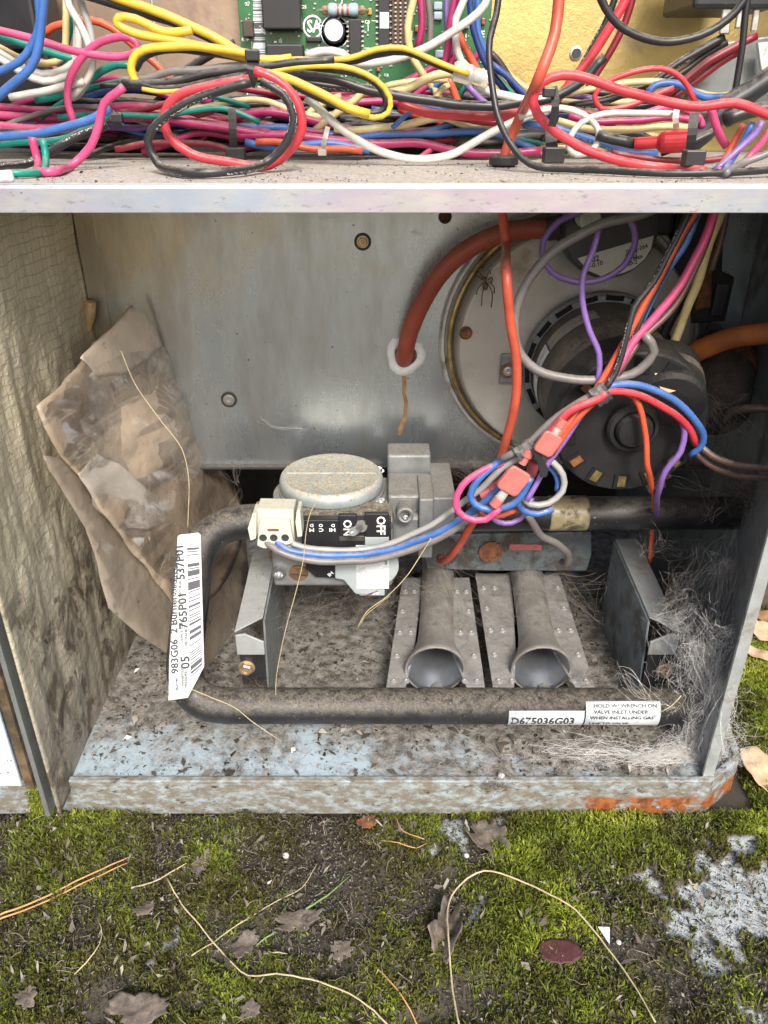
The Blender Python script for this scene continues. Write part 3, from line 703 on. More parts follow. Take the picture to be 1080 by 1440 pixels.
# ------------------------------------------------------------------ gas pipes
def pipe_arc(pts, rad, n=8):
    """polyline with rounded corners"""
    p = [Vector(q) for q in pts]; out = [p[0]]
    for a, b, c in zip(p, p[1:], p[2:]):
        u, v = (a - b).normalized(), (c - b).normalized()
        s, e = b + u * rad, b + v * rad
        for k in range(n + 1):
            t = k / n; out.append(s * (1 - t) ** 2 + b * 2 * t * (1 - t) + e * t * t)
    return out + [p[-1]]
PR = .01065
pa = P(372, 733, Y=.408); pb = P(281, 735, Y=.408); pc = P(252, 993, Y=.352); pd = P(985, 992, Y=.352); pd.x = .185; pd.z = pc.z = (pc.z + pd.z) / 2
man = thing('gas_manifold_pipe', 'black bent gas pipe running from the valve down and along the front of the burners', 'gas pipe', (0, .352, ZF))
M().tube(pipe_arc([pa, pb, pc, pd], .030, 10), PR, 24).build('bent_pipe', PIPE, man, smooth=True)
m = M(); m.cyl(pd - Vector((.006, 0, 0)), pd + Vector((.002, 0, 0)), PR * 1.06, n=24); m.build('end_cap', PIPE, man, bevel=.0008)
# stickers wrapped on the front run
def pipe_wrap(px0, px1, a0, a1, name, lift):
    A = P(px0, 1005, Y=.345); Bp = P(px1, 1005, Y=.345); n = 14; vs = []
    for i in range(n + 1):
        t = a0 + (a1 - a0) * i / n
        for x in (A.x, Bp.x): vs.append((x, .352 + math.cos(t) * (PR + lift), pc.z + math.sin(t) * (PR + lift)))
    o = M().add(vs, [(2 * i, 2 * i + 1, 2 * i + 3, 2 * i + 2) for i in range(n)]).build(name, STICK, man, smooth=True, solid=.0002)
    return A.x, o
def on_pipe(x0, ang, lift=.0006):
    return lambda u, v: Vector((x0 + u, .352 + math.cos(ang - v / PR) * (PR + lift), pc.z + math.sin(ang - v / PR) * (PR + lift)))
D = math.radians
x0, stk = pipe_wrap(714, 819, D(153), D(250), 'part_number_sticker', .00025)
text('D675036G03', None, (1, 0, 0), (0, 0, 1), .0056, INK, stk, 'lettering', wrap=on_pipe(x0 + .0012, D(205)), sx=.86)
x0, stk = pipe_wrap(821, 925, D(124), D(246), 'instruction_sticker', .0004)
for s_, a_ in (('  HOLD W/ WRENCH ON', 143), ('  VALVE INLET UNDER', 161), ('WHEN INSTALLING GAS', 180), ('LINE TO VALVE', 205)):
    text(s_, None, (1, 0, 0), (0, 0, 1), .0019, INK, stk, 'lettering', wrap=on_pipe(x0 + .0025, D(a_), .0008), sx=1.25)
# long bar-code sticker on the descending leg
q0, q1, q2, q3, q4 = P(249, 756, Y=.3955), P(283, 750, Y=.3955), P(287, 937, Y=.347), P(264, 981, Y=.337), P(237, 985, Y=.336)
nrm = (q1 - q0).cross(q4 - q0).normalized(); 
if nrm.y > 0: nrm = -nrm
def onpl(px, py, lift=0.):
    r = ray(px, py); o = Vector((0, 0, CZ)); t = (q0 - o).dot(nrm) / r.dot(nrm); return o + r * t + nrm * lift
st = [onpl(*k) for k in ((250, 754), (253, 752), (279, 749), (282, 752), (287, 937), (264, 981), (237, 985), (238, 930))]
bst = M().prism(st, -nrm * .0003).build('bar_code_sticker', STICK, man)
def strip_uv(name, corners, mat, parent):
    me = bpy.data.meshes.new(name); me.from_pydata([tuple(c_) for c_ in corners], [], [(0, 1, 2, 3)])
    uv = me.uv_layers.new(); 
    for i, k in enumerate(((0, 0), (1, 0), (1, 1), (0, 1))): uv.data[i].uv = k
    return link(name, me, mat, parent)
def bar_strip(n=14):
    me = bpy.data.meshes.new('bar_code'); vs = []
    for i in range(n + 1):
        t = i / n; a = onpl(268.5, 952, .0002).lerp(onpl(263, 769, .0002), t); b = onpl(284.5, 938, .0002).lerp(onpl(280, 768, .0002), t); vs += [tuple(a), tuple(b)]
    me.from_pydata(vs, [], [(2 * i, 2 * i + 1, 2 * i + 3, 2 * i + 2) for i in range(n)]); uv = me.uv_layers.new()
    for p in me.polygons:
        for li in p.loop_indices: k = me.loops[li].vertex_index; uv.data[li].uv = (k // 2 / n, k % 2)
    return link('bar_code', me, BARC, bst)
bar_strip()
def lt(s_, px, py, px2, py2, h, mat=INK):
    a, b = onpl(px, py, .0003), onpl(px2, py2, .0003); r = (b - a).normalized(); u = nrm.cross(r)
    return text(s_, a, r, u, h, mat, bst)
lt('537P01', 260, 815, 258, 775, .0050); lt('765P01', 264, 884, 262, 840, .0050); lt('05', 267, 940, 266, 920, .0052)
lt('983G06  2 Burner', 251, 947, 249, 865, .0042); lt('Burner', 251, 970, 250, 955, .0017); lt('036G03 Orifice', 248, 838, 252, 770, .0030)
lt('ORIFICE SIZE', 258, 905, 257, 880, .0015); lt('PROPANE', 264, 908, 263.5, 890, .0015); lt('NATURAL', 255.5, 840, 255, 822, .0015); lt('MANIFOLD', 259, 965, 258.5, 945, .0015); lt('PRESSURE', 263.5, 967, 263, 945, .0015)

s1 = P(655, 722, Y=.430); s2 = P(1052, 721, Y=.430); s2.z = s1.z = (s1.z + s2.z) / 2
sp = thing('gas_supply_pipe', 'straight black gas pipe from the valve to the right wall behind the connectors', 'gas pipe', (0.1, .43, ZF))
M().tube([s1, s2 + Vector((.03, 0, 0))], PR, 24).build('pipe', PIPE2, sp, smooth=True)
ty = P(797, 722, Y=.43).x
M().lathe((ty - .012, .43, s1.z), (1, 0, 0), [(PR + .0004, 0), (PR + .0006, .001), (PR + .0005, .012), (PR + .0007, .022), (PR + .0004, .024)], 24).build('tape_wrap', MAT('tan_tape', (.3, .25, .15), .35, 0, .3, 150, .1, 300, dirt=.6, dirtcol=(.03, .028, .025), ds=90), sp, smooth=True)
m = M(); cx = P(1064, 740, Y=.425); m.lathe(cx + Vector((-.002, 0, 0)), (1, 0, 0), [(.0, 0), (.012, .0), (.0165, .003), (.0165, .02)], 24); m.build('wall_fitting', MAT('sooty_fitting', (.05, .04, .035), .8, 0, .3, 200, .5, 500), sp, smooth=True)

# ------------------------------------------------------------------ gas valve
gv = thing('gas_valve', 'grey gas control valve with round dusty cap and ON OFF switch', 'gas valve', (0, .40, P(500, 815, Y=.39).z))
V = lambda m, n, mat, **k: m.build(n, mat, gv, **k)
YV = .386
zt = P(480, 733, Y=YV).z; zbm = P(480, 830, Y=YV).z; xl = P(372, 770, Y=YV).x; xr = P(553, 770, Y=YV).x
# cast body and the right outlet block
m = M(); m.box((xl + .003, YV + .004, zbm), (xr, .448, zt - .001)); V(m, 'body', CAST, bevel=.002)
m = M(); boxpx(m, 546, 697, 606, 742, .4035, .032); V(m, 'outlet_block', CAST, bevel=.0015)
m = M(); boxpx(m, 552, 726, 592, 775, .3975, .03); V(m, 'front_boss', CAST, bevel=.0025)
m = M(); boxpx(m, 589, 702, 609, 785, .3945, .035); V(m, 'outlet_flange', CAST, bevel=.001)
m = M(); boxpx(m, 608, 700, 640, 755, .4005, .05); V(m, 'inlet_boss', CAST, bevel=.001)
m = M(); boxpx(m, 545, 640, 605, 700, .438, .02); V(m, 'rear_block', CAST, bevel=.0015)
# pressure tap seen from the front and threaded port on top
c = P(570, 727, Y=.391); r = S(12, c); V(M().lathe(c + Vector((0, .012, 0)), (0, -1, .1), [(r, 0), (r, .0125), (r * .8, .0135), (r * .55, .0125), (r * .5, .008), (0, .008)], 24), 'pressure_tap', CAST, smooth=False)
V(M().lathe(c + Vector((0, -.0005, 0)), (0, -1, .1), [(r * .38, 0), (r * .36, .001), (r * .2, .0012), (0, .0004)], 6), 'tap_screw', STEEL)
c = P(570, 684, Y=.424); r = S(15, c); V(M().lathe(c - Vector((0, 0, .012)), (0, 0, 1), [(r * 1.08, 0), (r * 1.08, .012), (r, .0135), (r * .68, .0135), (r * .62, .007), (0, .007)], 20), 'top_port', CAST)
# black label cover: sloping dusty top and dark front
m = M(); z0 = zt; f = lambda px, py, Y: P(px, py, Y=Y)
top = [f(362, 709, .408), f(550, 699, .408), f(557, 733, YV - .001), f(350, 738, YV - .001)]
zf_, zr_ = P(450, 734, Y=YV - .001).z, P(450, 704, Y=.408).z
prof = [(YV - .001, zf_ - .006), (YV - .001, zf_), (YV + .002, zf_ + .0012), (.408, zr_), (.408, zf_ - .006)]
xa, xb = P(356, 720, Y=.395).x, P(552, 720, Y=.395).x
V(M().prism([(xa, y, z) for y, z in prof], (xb - xa, 0, 0)), 'top_cover', BLKT, bevel=.0012)
m = M(); boxpx(m, 424, 731, 550, 775, YV - .0012, .006); frc = V(m, 'front_cover', BLKD, bevel=.0008)
m = M(); m.prism([f(*k, YV + .0005) for k in ((430, 773), (534, 773), (540, 800), (470, 813), (444, 812), (430, 800))][::-1], (0, .004, 0)); V(m, 'dial_plate', BLKD, bevel=.0004)
m = M(); boxpx(m, 476, 724, 502, 755, YV - .0026, .003); onp = V(m, 'on_plate', BLKD, bevel=.0008)
m = M(); boxpx(m, 513, 722, 547, 756, YV - .0026, .003); offp = V(m, 'off_plate', BLKD, bevel=.0008)
m = M(); boxpx(m, 513, 755, 547, 767, YV - .0024, .003); V(m, 'grey_tab', GREYP, bevel=.0005)
m = M(); boxpx(m, 477, 754, 512, 761, YV - .0018, .002); V(m, 'switch_ledge', BLKT, bevel=.0004)
# toggle lever
a, b = f(508, 741, YV - .001), f(496, 748, YV - .0135)
V(M().cyl(f(508, 740, YV - .0005), f(508, 740, YV - .003), .0035, n=16), 'toggle_collar', BLKP)
V(M().lathe(a, b - a, [(.0019, 0), (.0021, .003), (.0026, (b - a).length * .8), (.0024, (b - a).length), (.0012, (b - a).length), (0, (b - a).length - .001)], 16), 'toggle_lever', STEEL, smooth=False)
dn, rt = (0, 0, -1), (1, 0, 0)
text('ON', f(483, 731, YV - .0028), dn, rt, .0046, WINK, onp, sx=1.0); text('OFF', f(530, 726, YV - .0028), dn, rt, .0048, WINK, offp, sx=1.0)
for px, s_, t_ in ((472, 'HI', 'D'), (455, 'C', 'O'), (442, 'M', 'D')):
    text(s_, f(px, 743, YV - .0014), (-1, 0, 0), (0, 0, -1), .0022, WINK, frc, sx=1.25); text(t_, f(px - 1, 737, YV - .0014), (-1, 0, 0), (0, 0, -1), .0019, WINK, frc, sx=1.1)
text('HI', f(466, 803, YV + .0003), (-.74, 0, -.67), (.67, 0, -.74), .0022, WINK, gv, sx=1.2); text('LO', f(424, 780, YV - .0003), (-1, 0, -.1), (.1, 0, -1), .0022, WINK, gv)
# grey rotor with its sticker
rt_ = [(472, 781), (500, 772), (545, 775)]
c = f(533, 797, YV - .002); R_ = S(28, c)
poly = [f(471, 782, YV - .002), f(471, 814, YV - .002), f(483, 816, YV - .002), f(500, 836, YV - .002), f(522, 838, YV - .002)]
poly += [c + Vector((math.cos(t) * R_, 0, math.sin(t) * R_ * 1.1)) for t in np.linspace(-1.2, 1.5, 12)] + [f(500, 772, YV - .002)]
V(M().prism(poly[::-1], (0, .008, 0)), 'grey_cover', GREYP, bevel=.0008)
m = M(); boxpx(m, 501, 767, 547, 828, YV - .0024, .0004); wst = V(m, 'white_sticker', STICK)
text('209', f(541, 788, YV - .0026), dn, rt, .0014, INK, wst)
for i, (px, n_) in enumerate(((507, 3), (517, 5), (527, 4))): text('1' * n_, f(px, 779, YV - .0026), rt, (0, 0, 1), .0012, INK, wst)
m = M(); boxpx(m, 505, 829, 541, 838, YV - .001, .006); V(m, 'lower_tab', GREYP, bevel=.0006)
m = M(); boxpx(m, 512, 830, 533, 836, YV - .0016, .0008); V(m, 'red_mark_sticker', STICK)
V(M().prism([f(514, 836.5, YV - .002), f(516, 837.5, YV - .002), f(533, 831.5, YV - .002), f(532, 830.5, YV - .002)], (0, .0003, 0)), 'red_line', MAT('red_print', (.5, .05, .05)))
# big round regulator cap on a flanged seat
c = P(466, 668, Y=.428); r = S(73, c)
V(M().lathe(c - Vector((0, 0, .022)), (0, 0, 1), [(r * 1.0, 0), (r * 1.14, .006), (r * 1.14, .0105), (r * 1.02, .0115), (r * 1.02, .0135)], 48), 'cap_seat', CAST, bevel=.0006)
rcap = V(M().lathe(c - Vector((0, 0, .0078)), (0, 0, 1), [(r * .985, 0), (r * 1.0, .0015), (r * 1.0, .005), (r * .975, .0078), (r * .93, .0092), (r * .90, .0088), (r * .5, .0090), (0, .0092)], 56), 'round_cap', DISC, smooth=True)
V(M().box((c.x - r * .86, c.y - .0004, c.z + .0006), (c.x + r * .86, c.y + .0004, c.z + .0017)), 'cap_rib', DISC, bevel=.0003).parent = rcap
for px, py in ((535, 692), (531, 642), (408, 640)):
    q = P(px, py, Y=.428 - (py - 668) * .0009); q.z = c.z - .0085; screw(q, (0, 0, 1), .0031, STEEL, gv, 'cap_screw')
# two brown plugs and a bright stud below the white connector
for (px, py, Y_, rr) in ((393, 783, .394, 15.5), (420, 806, .390, 14.5)):
    q = P(px, py, Y=Y_); r = S(rr, q)
    V(M().lathe(q + Vector((0, .022, .003)), (0, -1, -.14), [(r * .95, 0), (r * .95, .02)], 24), 'plug_stem', GREYP)
    V(M().lathe(q + Vector((0, .0021, .0003)), (0, -1, -.14), [(r * .94, 0), (r * .94, .0025), (r * .86, .0032), (0, .0033)], 24), 'brown_plug', BRASS)
    V(M().obox(q + Vector((0, -.0013, -.0002)), Vector((1, 0, -.12)).normalized(), Vector((.12, 0, 1)).normalized(), Vector((0, -1, 0)), r * .8, .00035, .0003), 'plug_slot', INK)
q = P(392, 809, Y=.386); r = S(10, q); V(M().lathe(q + Vector((0, .025, .004)), (0, -1, -.15), [(r, 0), (r, .024), (r * .9, .0253), (r * .62, .0253), (r * .5, .0225), (0, .0225)], 20), 'bright_stud', STEEL)
# white connector plug
pl = thing('white_connector_plug', 'cream plastic three wire plug clipped into the left end of the gas valve', 'connector', P(390, 770, Y=.385))
W_ = lambda m, n, mat=CREAMP, **k: m.build(n, mat, pl, **k)
def oblock(m, pts_f, d): return m.prism(pts_f, d)
Yc = .377
W_(M().prism([f(*k, Yc) for k in ((361, 716), (413, 717), (414, 765), (410, 771), (362, 769))][::-1], (0, .014, 0)), 'housing', bevel=.0008)
W_(M().prism([f(*k, Yc - .0035) for k in ((365, 731), (407, 731), (413, 764), (389, 771), (371, 772), (361, 768))][::-1], (0, .004, 0)), 'front_block', bevel=.0008)
W_(M().prism([f(*k, Yc - .004) for k in ((355, 722), (361, 722), (360, 758), (352, 761), (348, 744))][::-1], (0, .012, 0)), 'latch_arm', bevel=.0006)
W_(M().prism([f(*k, Yc - .004) for k in ((417, 718), (422, 718), (425, 755), (418, 756), (415, 735))][::-1], (0, .012, 0)), 'latch_arm', bevel=.0006)
W_(M().prism([f(*k, Yc - .0039) for k in ((376, 744), (392, 744), (392, 747), (376, 747))][::-1], (0, .0006, 0)), 'latch_slot', BRASS)
for px in (370, 385, 401): W_(M().lathe(f(px, 756, Yc - .0034), (0, -1, 0), [(.0022, 0), (.0022, .0004), (.0013, .0002), (0, .0002)], 14), 'wire_hole', INK)

# ------------------------------------------------------------------ burners
ZBR = P(612, 942, Y=.378).z
rv_me = None
def burner(label, pxm, plate, xoff):
    c = P(pxm, 938, Y=.3775); c.z = ZBR; r = S(42, c)
    b = thing('burner', label, 'burner', (c.x, .40, ZF), 'burners side by side on the pan')
    Bq = lambda m, n, mat, **k: m.build(n, mat, b, **k)
    end = P(pxm + xoff, 785, Y=.505); ex = end.x - c.x; n = 28; vs = []
    prof = [(0, 1.0), (.0008, 1.03), (.004, .99), (.009, .9), (.016, .78), (.024, .69), (.034, .64), (.06, .62), (.10, .64), (.135, .68)]
    def shell(inner):
        vs = []
        for y, s in prof:
            for i in range(n):
                t = 2 * PI * i / n; rr = r * s - (.0009 if inner else 0)
                vs.append((c.x + ex * y / .135 + math.cos(t) * rr, c.y + y + (.0003 if inner else 0), c.z + math.sin(t) * rr * (1 - .05)))
        fs = [(j * n + i, j * n + (i + 1) % n, (j + 1) * n + (i + 1) % n, (j + 1) * n + i) for j in range(len(prof) - 1) for i in range(n)]
        return vs, [q[::-1] for q in fs] if not inner else fs
    vo, fo = shell(False); vi, fi = shell(True); m = M(); m.add(vo, fo); Bq(m, 'burner_tube', BURN, smooth=True)
    m = M(); m.add(vi, fi); Bq(m, 'throat', BURNIN, smooth=True)
    m = M(); nn = n; m.add(vo[:n] + vi[:n], [(i, (i + 1) % n, n + (i + 1) % n, n + i) for i in range(n)]); Bq(m, 'bell_rim', BURN)
    zp_ = ZBR - .004
    pts = [P(px, py, z=zp_ + .0012) for px, py in plate]
    pl_ = [pts[0], Vector((c.x - r * 1.0, pts[0].y, 0)), Vector((c.x - r * .66, c.y + .022, 0)), Vector((c.x - r * .6 + ex * .9, c.y + .12, 0)), Vector((c.x + r * .6 + ex * .9, c.y + .12, 0)), Vector((c.x + r * .66, c.y + .022, 0)), Vector((c.x + r * 1.0, pts[0].y, 0)), pts[1], pts[2], pts[3]]
    Bq(M().prism([(q.x, q.y, zp_) for q in pl_], (0, 0, .0012)), 'side_plate', PLATE, bevel=.0003)
    # clinched rivets down both edges
    L0, R0 = pts[0], pts[1]; R1, L1 = pts[2], pts[3]
    base = None
    for i in range(5):
        t = .04 + i * .2
        for s_ in (.07, .2, .80, .93):
            if s_ in (.2, .8) and (i % 2): continue
            A_ = L0.lerp(L1, t); B_ = R0.lerp(R1, t); q = A_.lerp(B_, s_); q.z = zp_ + .0012
            if abs(q.x - (c.x + ex * (q.y - c.y) / .135)) < r * .75: continue
            if base is None:
                base = M().lathe(q, (0, 0, 1), [(.0021, 0), (.0019, .0009), (.0010, .0011), (.0006, .0005), (0, .0005)], 12).build('rivet', PLATE, b); q0_ = q.copy()
            else:
                o = base.copy(); COL.objects.link(o); o.parent = b; o.location = q - q0_; ORG[o.name] = ORG[base.name]
    # orifice nozzle on the pipe pointing into the bell
    k = Vector((c.x + .001, .3615, ZBR - .0085))
    M().lathe(k, (0, 1, .05), [(.005, 0), (.005, .004), (.0042, .006), (.0042, .0095), (.003, .011), (.0012, .011), (.001, .01)], 12).build('orifice', CAST, man)
    return b
burner('left gas burner with a flared bright mouth below the valve', 612, [(543, 966), (682, 966), (660, 812), (566, 812)], 6)
burner('right gas burner with a flared bright mouth below the supply pipe', 762, [(693, 966), (837, 966), (786, 806), (668, 806)], -22)
# cross bracket with rusty edge above the burner ends
xb_ = thing('crossover_bracket', 'blue grey folded steel bracket above the burner ends under the supply pipe', 'bracket', P(740, 800, Y=.478))
m = M(); m.prism([P(px, py, Y=.476) for px, py in ((600, 752), (832, 748), (832, 780), (825, 803), (700, 803), (600, 800))][::-1], (0, .004, 0)); m.build('front_plate', MAT('bluish_bracket', (.13, .16, .175), .5, .4, .2, 60, dirt=.75, dirtcol=(.06, .05, .042), ds=60), xb_, bevel=.0008)
m = M(); boxpx(m, 600, 741, 832, 748, .480, .02); m.build('top_flange', SIDEW, xb_, bevel=.0006)
m = M(); boxpx(m, 716, 766, 762, 774, .4745, .0015); m.build('clip', REDD, xb_, bevel=.0003)
rng = random.Random(5)
o = M().lathe(P(690, 776, Y=.474), (0, -1, 0), [(.007, 0), (.0085, .0008), (.0055, .0014), (.005, .0002)], 22).build('rusted_hole', RUST, xb_)
M().lathe(P(620, 776, Y=.4745), (0, -1, 0), [(.0125, 0), (.0125, .0012), (.0105, .0012), (.01, .0001)], 24).build('tube_collar', DARKM, xb_)

# ------------------------------------------------------------------ burner brackets
def bracket(label, x, sgn, tab):
    """upright sheet with a flange along its sloping top and a screwed tab in front"""
    b = thing('burner_bracket', label, 'bracket', (x, .40, ZF), 'galvanised brackets either side of the burners')
    Y0, Y1 = .3755, .47
    zt0, zt1 = P(350, 890, Y=Y0).z, P(875, 760, Y=Y1).z
    w_ = .017 * sgn
    xi = x - w_ if sgn > 0 else x - w_
    # upright sheet on the burner side
    m = M(); X_ = xi
    m.prism([(X_, Y0 + .002, ZF), (X_, Y1, ZF), (X_, Y1, zt1), (X_, Y0 + .010, zt0 + .0015)], (.0012 * sgn, 0, 0)); m.build('upright_sheet', MAT('dark_blue_sheet', (.2, .235, .255), .5, .4, .25, 50, dirt=.55, dirtcol=(.12, .1, .08), ds=40) if sgn > 0 else SIDEW, b)  # right sheet has a darker, bluer base than the left one
    # top flange from the sheet's edge outwards
    m = M(); m.prism([(X_ + .0014 * sgn, Y0 + .012, zt0 + .002), (X_ + .0014 * sgn, Y1, zt1), (x, Y1, zt1), (x, Y0, zt0)], (0, 0, .0012)); m.build('top_flange', GALVB, b, bevel=.0003)
    # front tab: bright upper fold, dark lower part, bolt
    zb0 = P(350, 921, Y=Y0).z; zb1 = P(350, 966, Y=Y0).z
    xa_, xb2 = (x - w_, x)
    m = M(); m.prism([(xa_, Y0, zb0), (x, Y0, zb0), (x, Y0, zt0 - .002), (x - w_ * .35, Y0, zt0 - .001), (xa_, Y0, zt0 - .007)], (0, .0014, 0)); m.build('front_fold', GALVB, b, bevel=.0004)
    m = M(); m.box((xa_ + .001 * sgn, Y0 + .002, zb1), (x - .001 * sgn, Y0 + .0034, zb0 - .0005)); m.build('dark_tab', BLKP, b, bevel=.0004)
    q = P(tab[0], tab[1], Y=Y0 + .0018); hexbolt(q, (0, -1, 0), S(9.5, q), BOLT, b)
    return b
bracket('galvanised burner bracket left of the burners, with a clean bolt', P(330, 890, Y=.3755).x, -1, (347, 938))
bracket('dusty burner bracket right of the burners, caught in white cobweb', P(957, 890, Y=.3755).x, 1, (934, 942))

# ------------------------------------------------------------------ blower housing on the back wall
ho = thing('blower_housing', 'round tan blower housing bolted to the back wall behind the motor', 'blower housing', P(795, 650, Y=.48))
Hq = lambda m, n, mat, **k: m.build(n, mat, ho, **k)
hc = P(800, 478, Y=.478); R1 = S(182, hc)
Hq(M().lathe(Vector((hc.x, YB - .0006, hc.z)), (0, -1, 0), [(R1, 0), (R1, .002), (R1 * .985, .0034), (R1 * .965, .0034), (R1 * .955, .0016), (R1 * .93, .0014)], 72), 'rim_flange', MAT('housing_rim', (.45, .45, .43), .45, .5, .15, 40, dirt=.45, dirtcol=(.2, .13, .06), ds=45), smooth=False)
Hq(M().lathe(Vector((hc.x, YB - .002, hc.z)), (0, -1, 0), [(R1 * .93, 0), (R1 * .90, .0015), (R1 * .875, .0145), (R1 * .86, .0165), (R1 * .84, .0168), (R1 * .3, .0172), (0, .0172)], 72), 'drum', HOUS, smooth=False)
tp = [Vector((hc.x, YB - .007, hc.z)) + Vector((math.cos(t), 0, math.sin(t))) * R1 * .925 for t in np.linspace(D(95), D(245), 40)]
Hq(M().tube(tp, .0017, 8), 'brass_bead', MAT('dull_brass', (.42, .3, .12), .4, .7, .3, 90, dirt=.5, dirtcol=(.15, .1, .05)), smooth=True)
q = P(655, 468, Y=YB - .0195); screw(q, (0, -1, 0), S(7, q), RUST, ho, 'rusty_screw')
m = M(); boxpx(m, 704, 498, 728, 540, YB - .0225, .003); Hq(m, 'screw_tab', MOTORG, bevel=.0012)
q = P(714, 521, Y=YB - .0227); Hq(M().lathe(q, (0, -1, 0), [(S(11, q), 0), (S(10, q), .0012), (S(5, q), .0014)], 18), 'rust_washer', RUST); screw(q + Vector((0, -.0012, 0)), (0, -1, 0), S(5, q), STEEL, ho)

# ------------------------------------------------------------------ motor
mo = thing('blower_motor', 'dark brown round blower motor with a slotted black end bell', 'motor', P(870, 690, Y=.40))
Q = lambda m, n, mat, **k: m.build(n, mat, mo, **k)
A_ = P(838, 512, Y=.459); F_ = P(888, 598, Y=.375); ax = (F_ - A_).normalized(); LN = (F_ - A_).length
RB = S(104, A_); RF = S(112, F_)
Q(M().lathe(A_, ax, [(RB * 1.0, 0), (RB * 1.0, .004), (RB * .97, .0065), (RB * .9, .0066), (RB * .88, .0052)], 48), 'rear_ring', MOTORG)
Q(M().lathe(A_, ax, [(RB * .885, .0), (RB * .885, LN * .5), (RF * .94, LN * .58), (RF * .94, LN * .72)], 48), 'motor_can', MOTORB, smooth=False)
Q(M().lathe(A_, ax, [(RF * .955, LN * .70), (RF * .985, LN * .73), (RF * .985, LN * .92), (RF * .955, LN * .985), (RF * .93, LN * 1.0), (RF * .34, LN * 1.0), (RF * .32, LN * 1.0), (0, LN * 1.0)], 56), 'end_bell', MOTORF, smooth=False)
Q(M().lathe(F_, ax, [(RF * .33, -.0005), (RF * .33, .004), (RF * .30, .0055), (RF * .255, .0058), (RF * .24, .004), (RF * .23, .0065), (RF * .2, .0085), (0, .0087)], 36), 'hub', MOTORF, smooth=False)
up = Vector((0, 0, 1)); s_ = ax.cross(up).normalized(); u_ = s_.cross(ax).normalized()
if s_.x < 0: s_ = -s_
def ring(t, r, h, base): d = s_ * math.cos(t) + u_ * math.sin(t); return base + d * r + ax * h, d, (-s_ * math.sin(t) + u_ * math.cos(t))
for i in range(18):
    t = 2 * PI * i / 18 + .1; c, d, tg = ring(t, RB * .945, .0062, A_)
    Q(M().obox(c, tg, d, ax, RB * .115, RB * .03, .0008), 'vent_slot', SLOT)
BRW = MAT('brass_winding', (.25, .18, .07), .4, .6, .3, 300)
for i in range(14):
    t = 2 * PI * (i + .5) / 14
    c, d, tg = ring(t, RF * .80, LN * 1.0, A_); slope = (ax - d * .25).normalized()
    sl = Q(M().obox(c + ax * .0005, tg, d, slope.cross(tg).cross(tg) * -1 if False else ax, RF * .095, RF * .10, .0006), 'end_slot', SLOT)
    if i in (8, 9, 10, 11, 12, 5): Q(M().obox(c + ax * .0009, tg, d, ax, RF * .05, RF * .075, .0007), 'winding', COPPER if i in (8, 5) else BRW).parent = sl
# curved labels on the can
def canlabel(t0, t1, h0, h1, mat, name, lift=.0004):
    vs = []; n = 16
    for i in range(n + 1):
        t = t0 + (t1 - t0) * i / n
        for h in (h0, h1): vs.append(ring(t, RB * .885 + lift, h, A_)[0])
    return Q(M().add(vs, [(2 * i, 2 * i + 1, 2 * i + 3, 2 * i + 2) for i in range(n)]), name, mat, smooth=True)
canlabel(D(105), D(150), .017, .030, MAT('dull_label', (.32, .3, .26), .5, 0, .2, 200, dust=.4), 'dusty_label'); canlabel(D(152), D(205), .017, .030, MAT('pale_label', (.66, .68, .7), .45, 0, .1, 200, dirt=.3), 'pale_label')
# ------------------------------------------------------------------ pressure switch with its label
ps = thing('pressure_switch', 'black round pressure switch with a white printed label below the shelf', 'pressure switch', P(865, 400, Y=.44))
K = lambda m, n, mat, **k: m.build(n, mat, ps, **k)
c = P(862, 322, Y=.436); r = S(68, c); nx_ = Vector((.05, -1, .05)).normalized()
K(M().lathe(c - nx_ * .020, nx_, [(r * .9, 0), (r * .97, .003), (r, .012), (r, .018), (r * .97, .0195), (0, .0195)], 48), 'switch_body', BLKP)
rx_ = Vector((0, 0, 1)).cross(nx_).normalized(); rx_ = rx_ if rx_.x > 0 else -rx_; uy_ = nx_.cross(rx_) if nx_.cross(rx_).z > 0 else -nx_.cross(rx_)
def dsk(px, py, lift=.0002):
    rr = ray(px, py); o = Vector((0, 0, CZ)); return o + rr * ((c - o).dot(nx_) / rr.dot(nx_)) + nx_ * lift
lab = [dsk(px, py) for px, py in ((812, 363), (919, 331), (915, 350), (906, 364), (893, 376), (878, 383), (862, 388), (845, 388), (826, 380))]
K(M().prism(lab[::-1], nx_ * .0003), 'switch_label', MAT('grey_white_label', (.52, .5, .45), .5, 0, .05, 120, dirt=.2, dirtcol=(.3, .26, .2), ds=60))
tr = (dsk(900, 360) - dsk(840, 370)).normalized(); tu = nx_.cross(tr); tu = tu if tu.z > 0 else -tu
tr = (dsk(919, 331) - dsk(812, 363)).normalized(); tu = nx_.cross(tr); tu = tu if tu.z > 0 else -tu
text('02', dsk(832, 369, .0007), tr, tu, .0030, INK, ps); text('-0.10', dsk(830, 377, .0007), tr, tu, .0024, INK, ps)
for i, s2 in enumerate(('0690-264', '8-6-7', 'Hg Max', '060-2')): text(s2, dsk(880 - i * .8, 357 + i * 6.2, .0007), tr, tu, .0022, INK, ps)
c2 = P(831, 309, Y=.405); K(M().lathe(c2 + Vector((0, .012, 0)), (0, -1, 0), [(S(15, c2), 0), (S(15, c2), .011), (S(13.5, c2), .012), (0, .012)], 28), 'pale_cap', MAT('pale_green_cap', (.36, .42, .34), .5, 0, .1, 200, dirt=.2, dirtcol=(.2, .18, .13)))
m = M(); boxpx(m, 912, 292, 948, 332, .44, .03); K(m, 'terminal_block', BLKP, bevel=.002)
m = M(); boxpx(m, 780, 300, 816, 340, .45, .02); K(m, 'mount_ear', BLKP, bevel=.003)
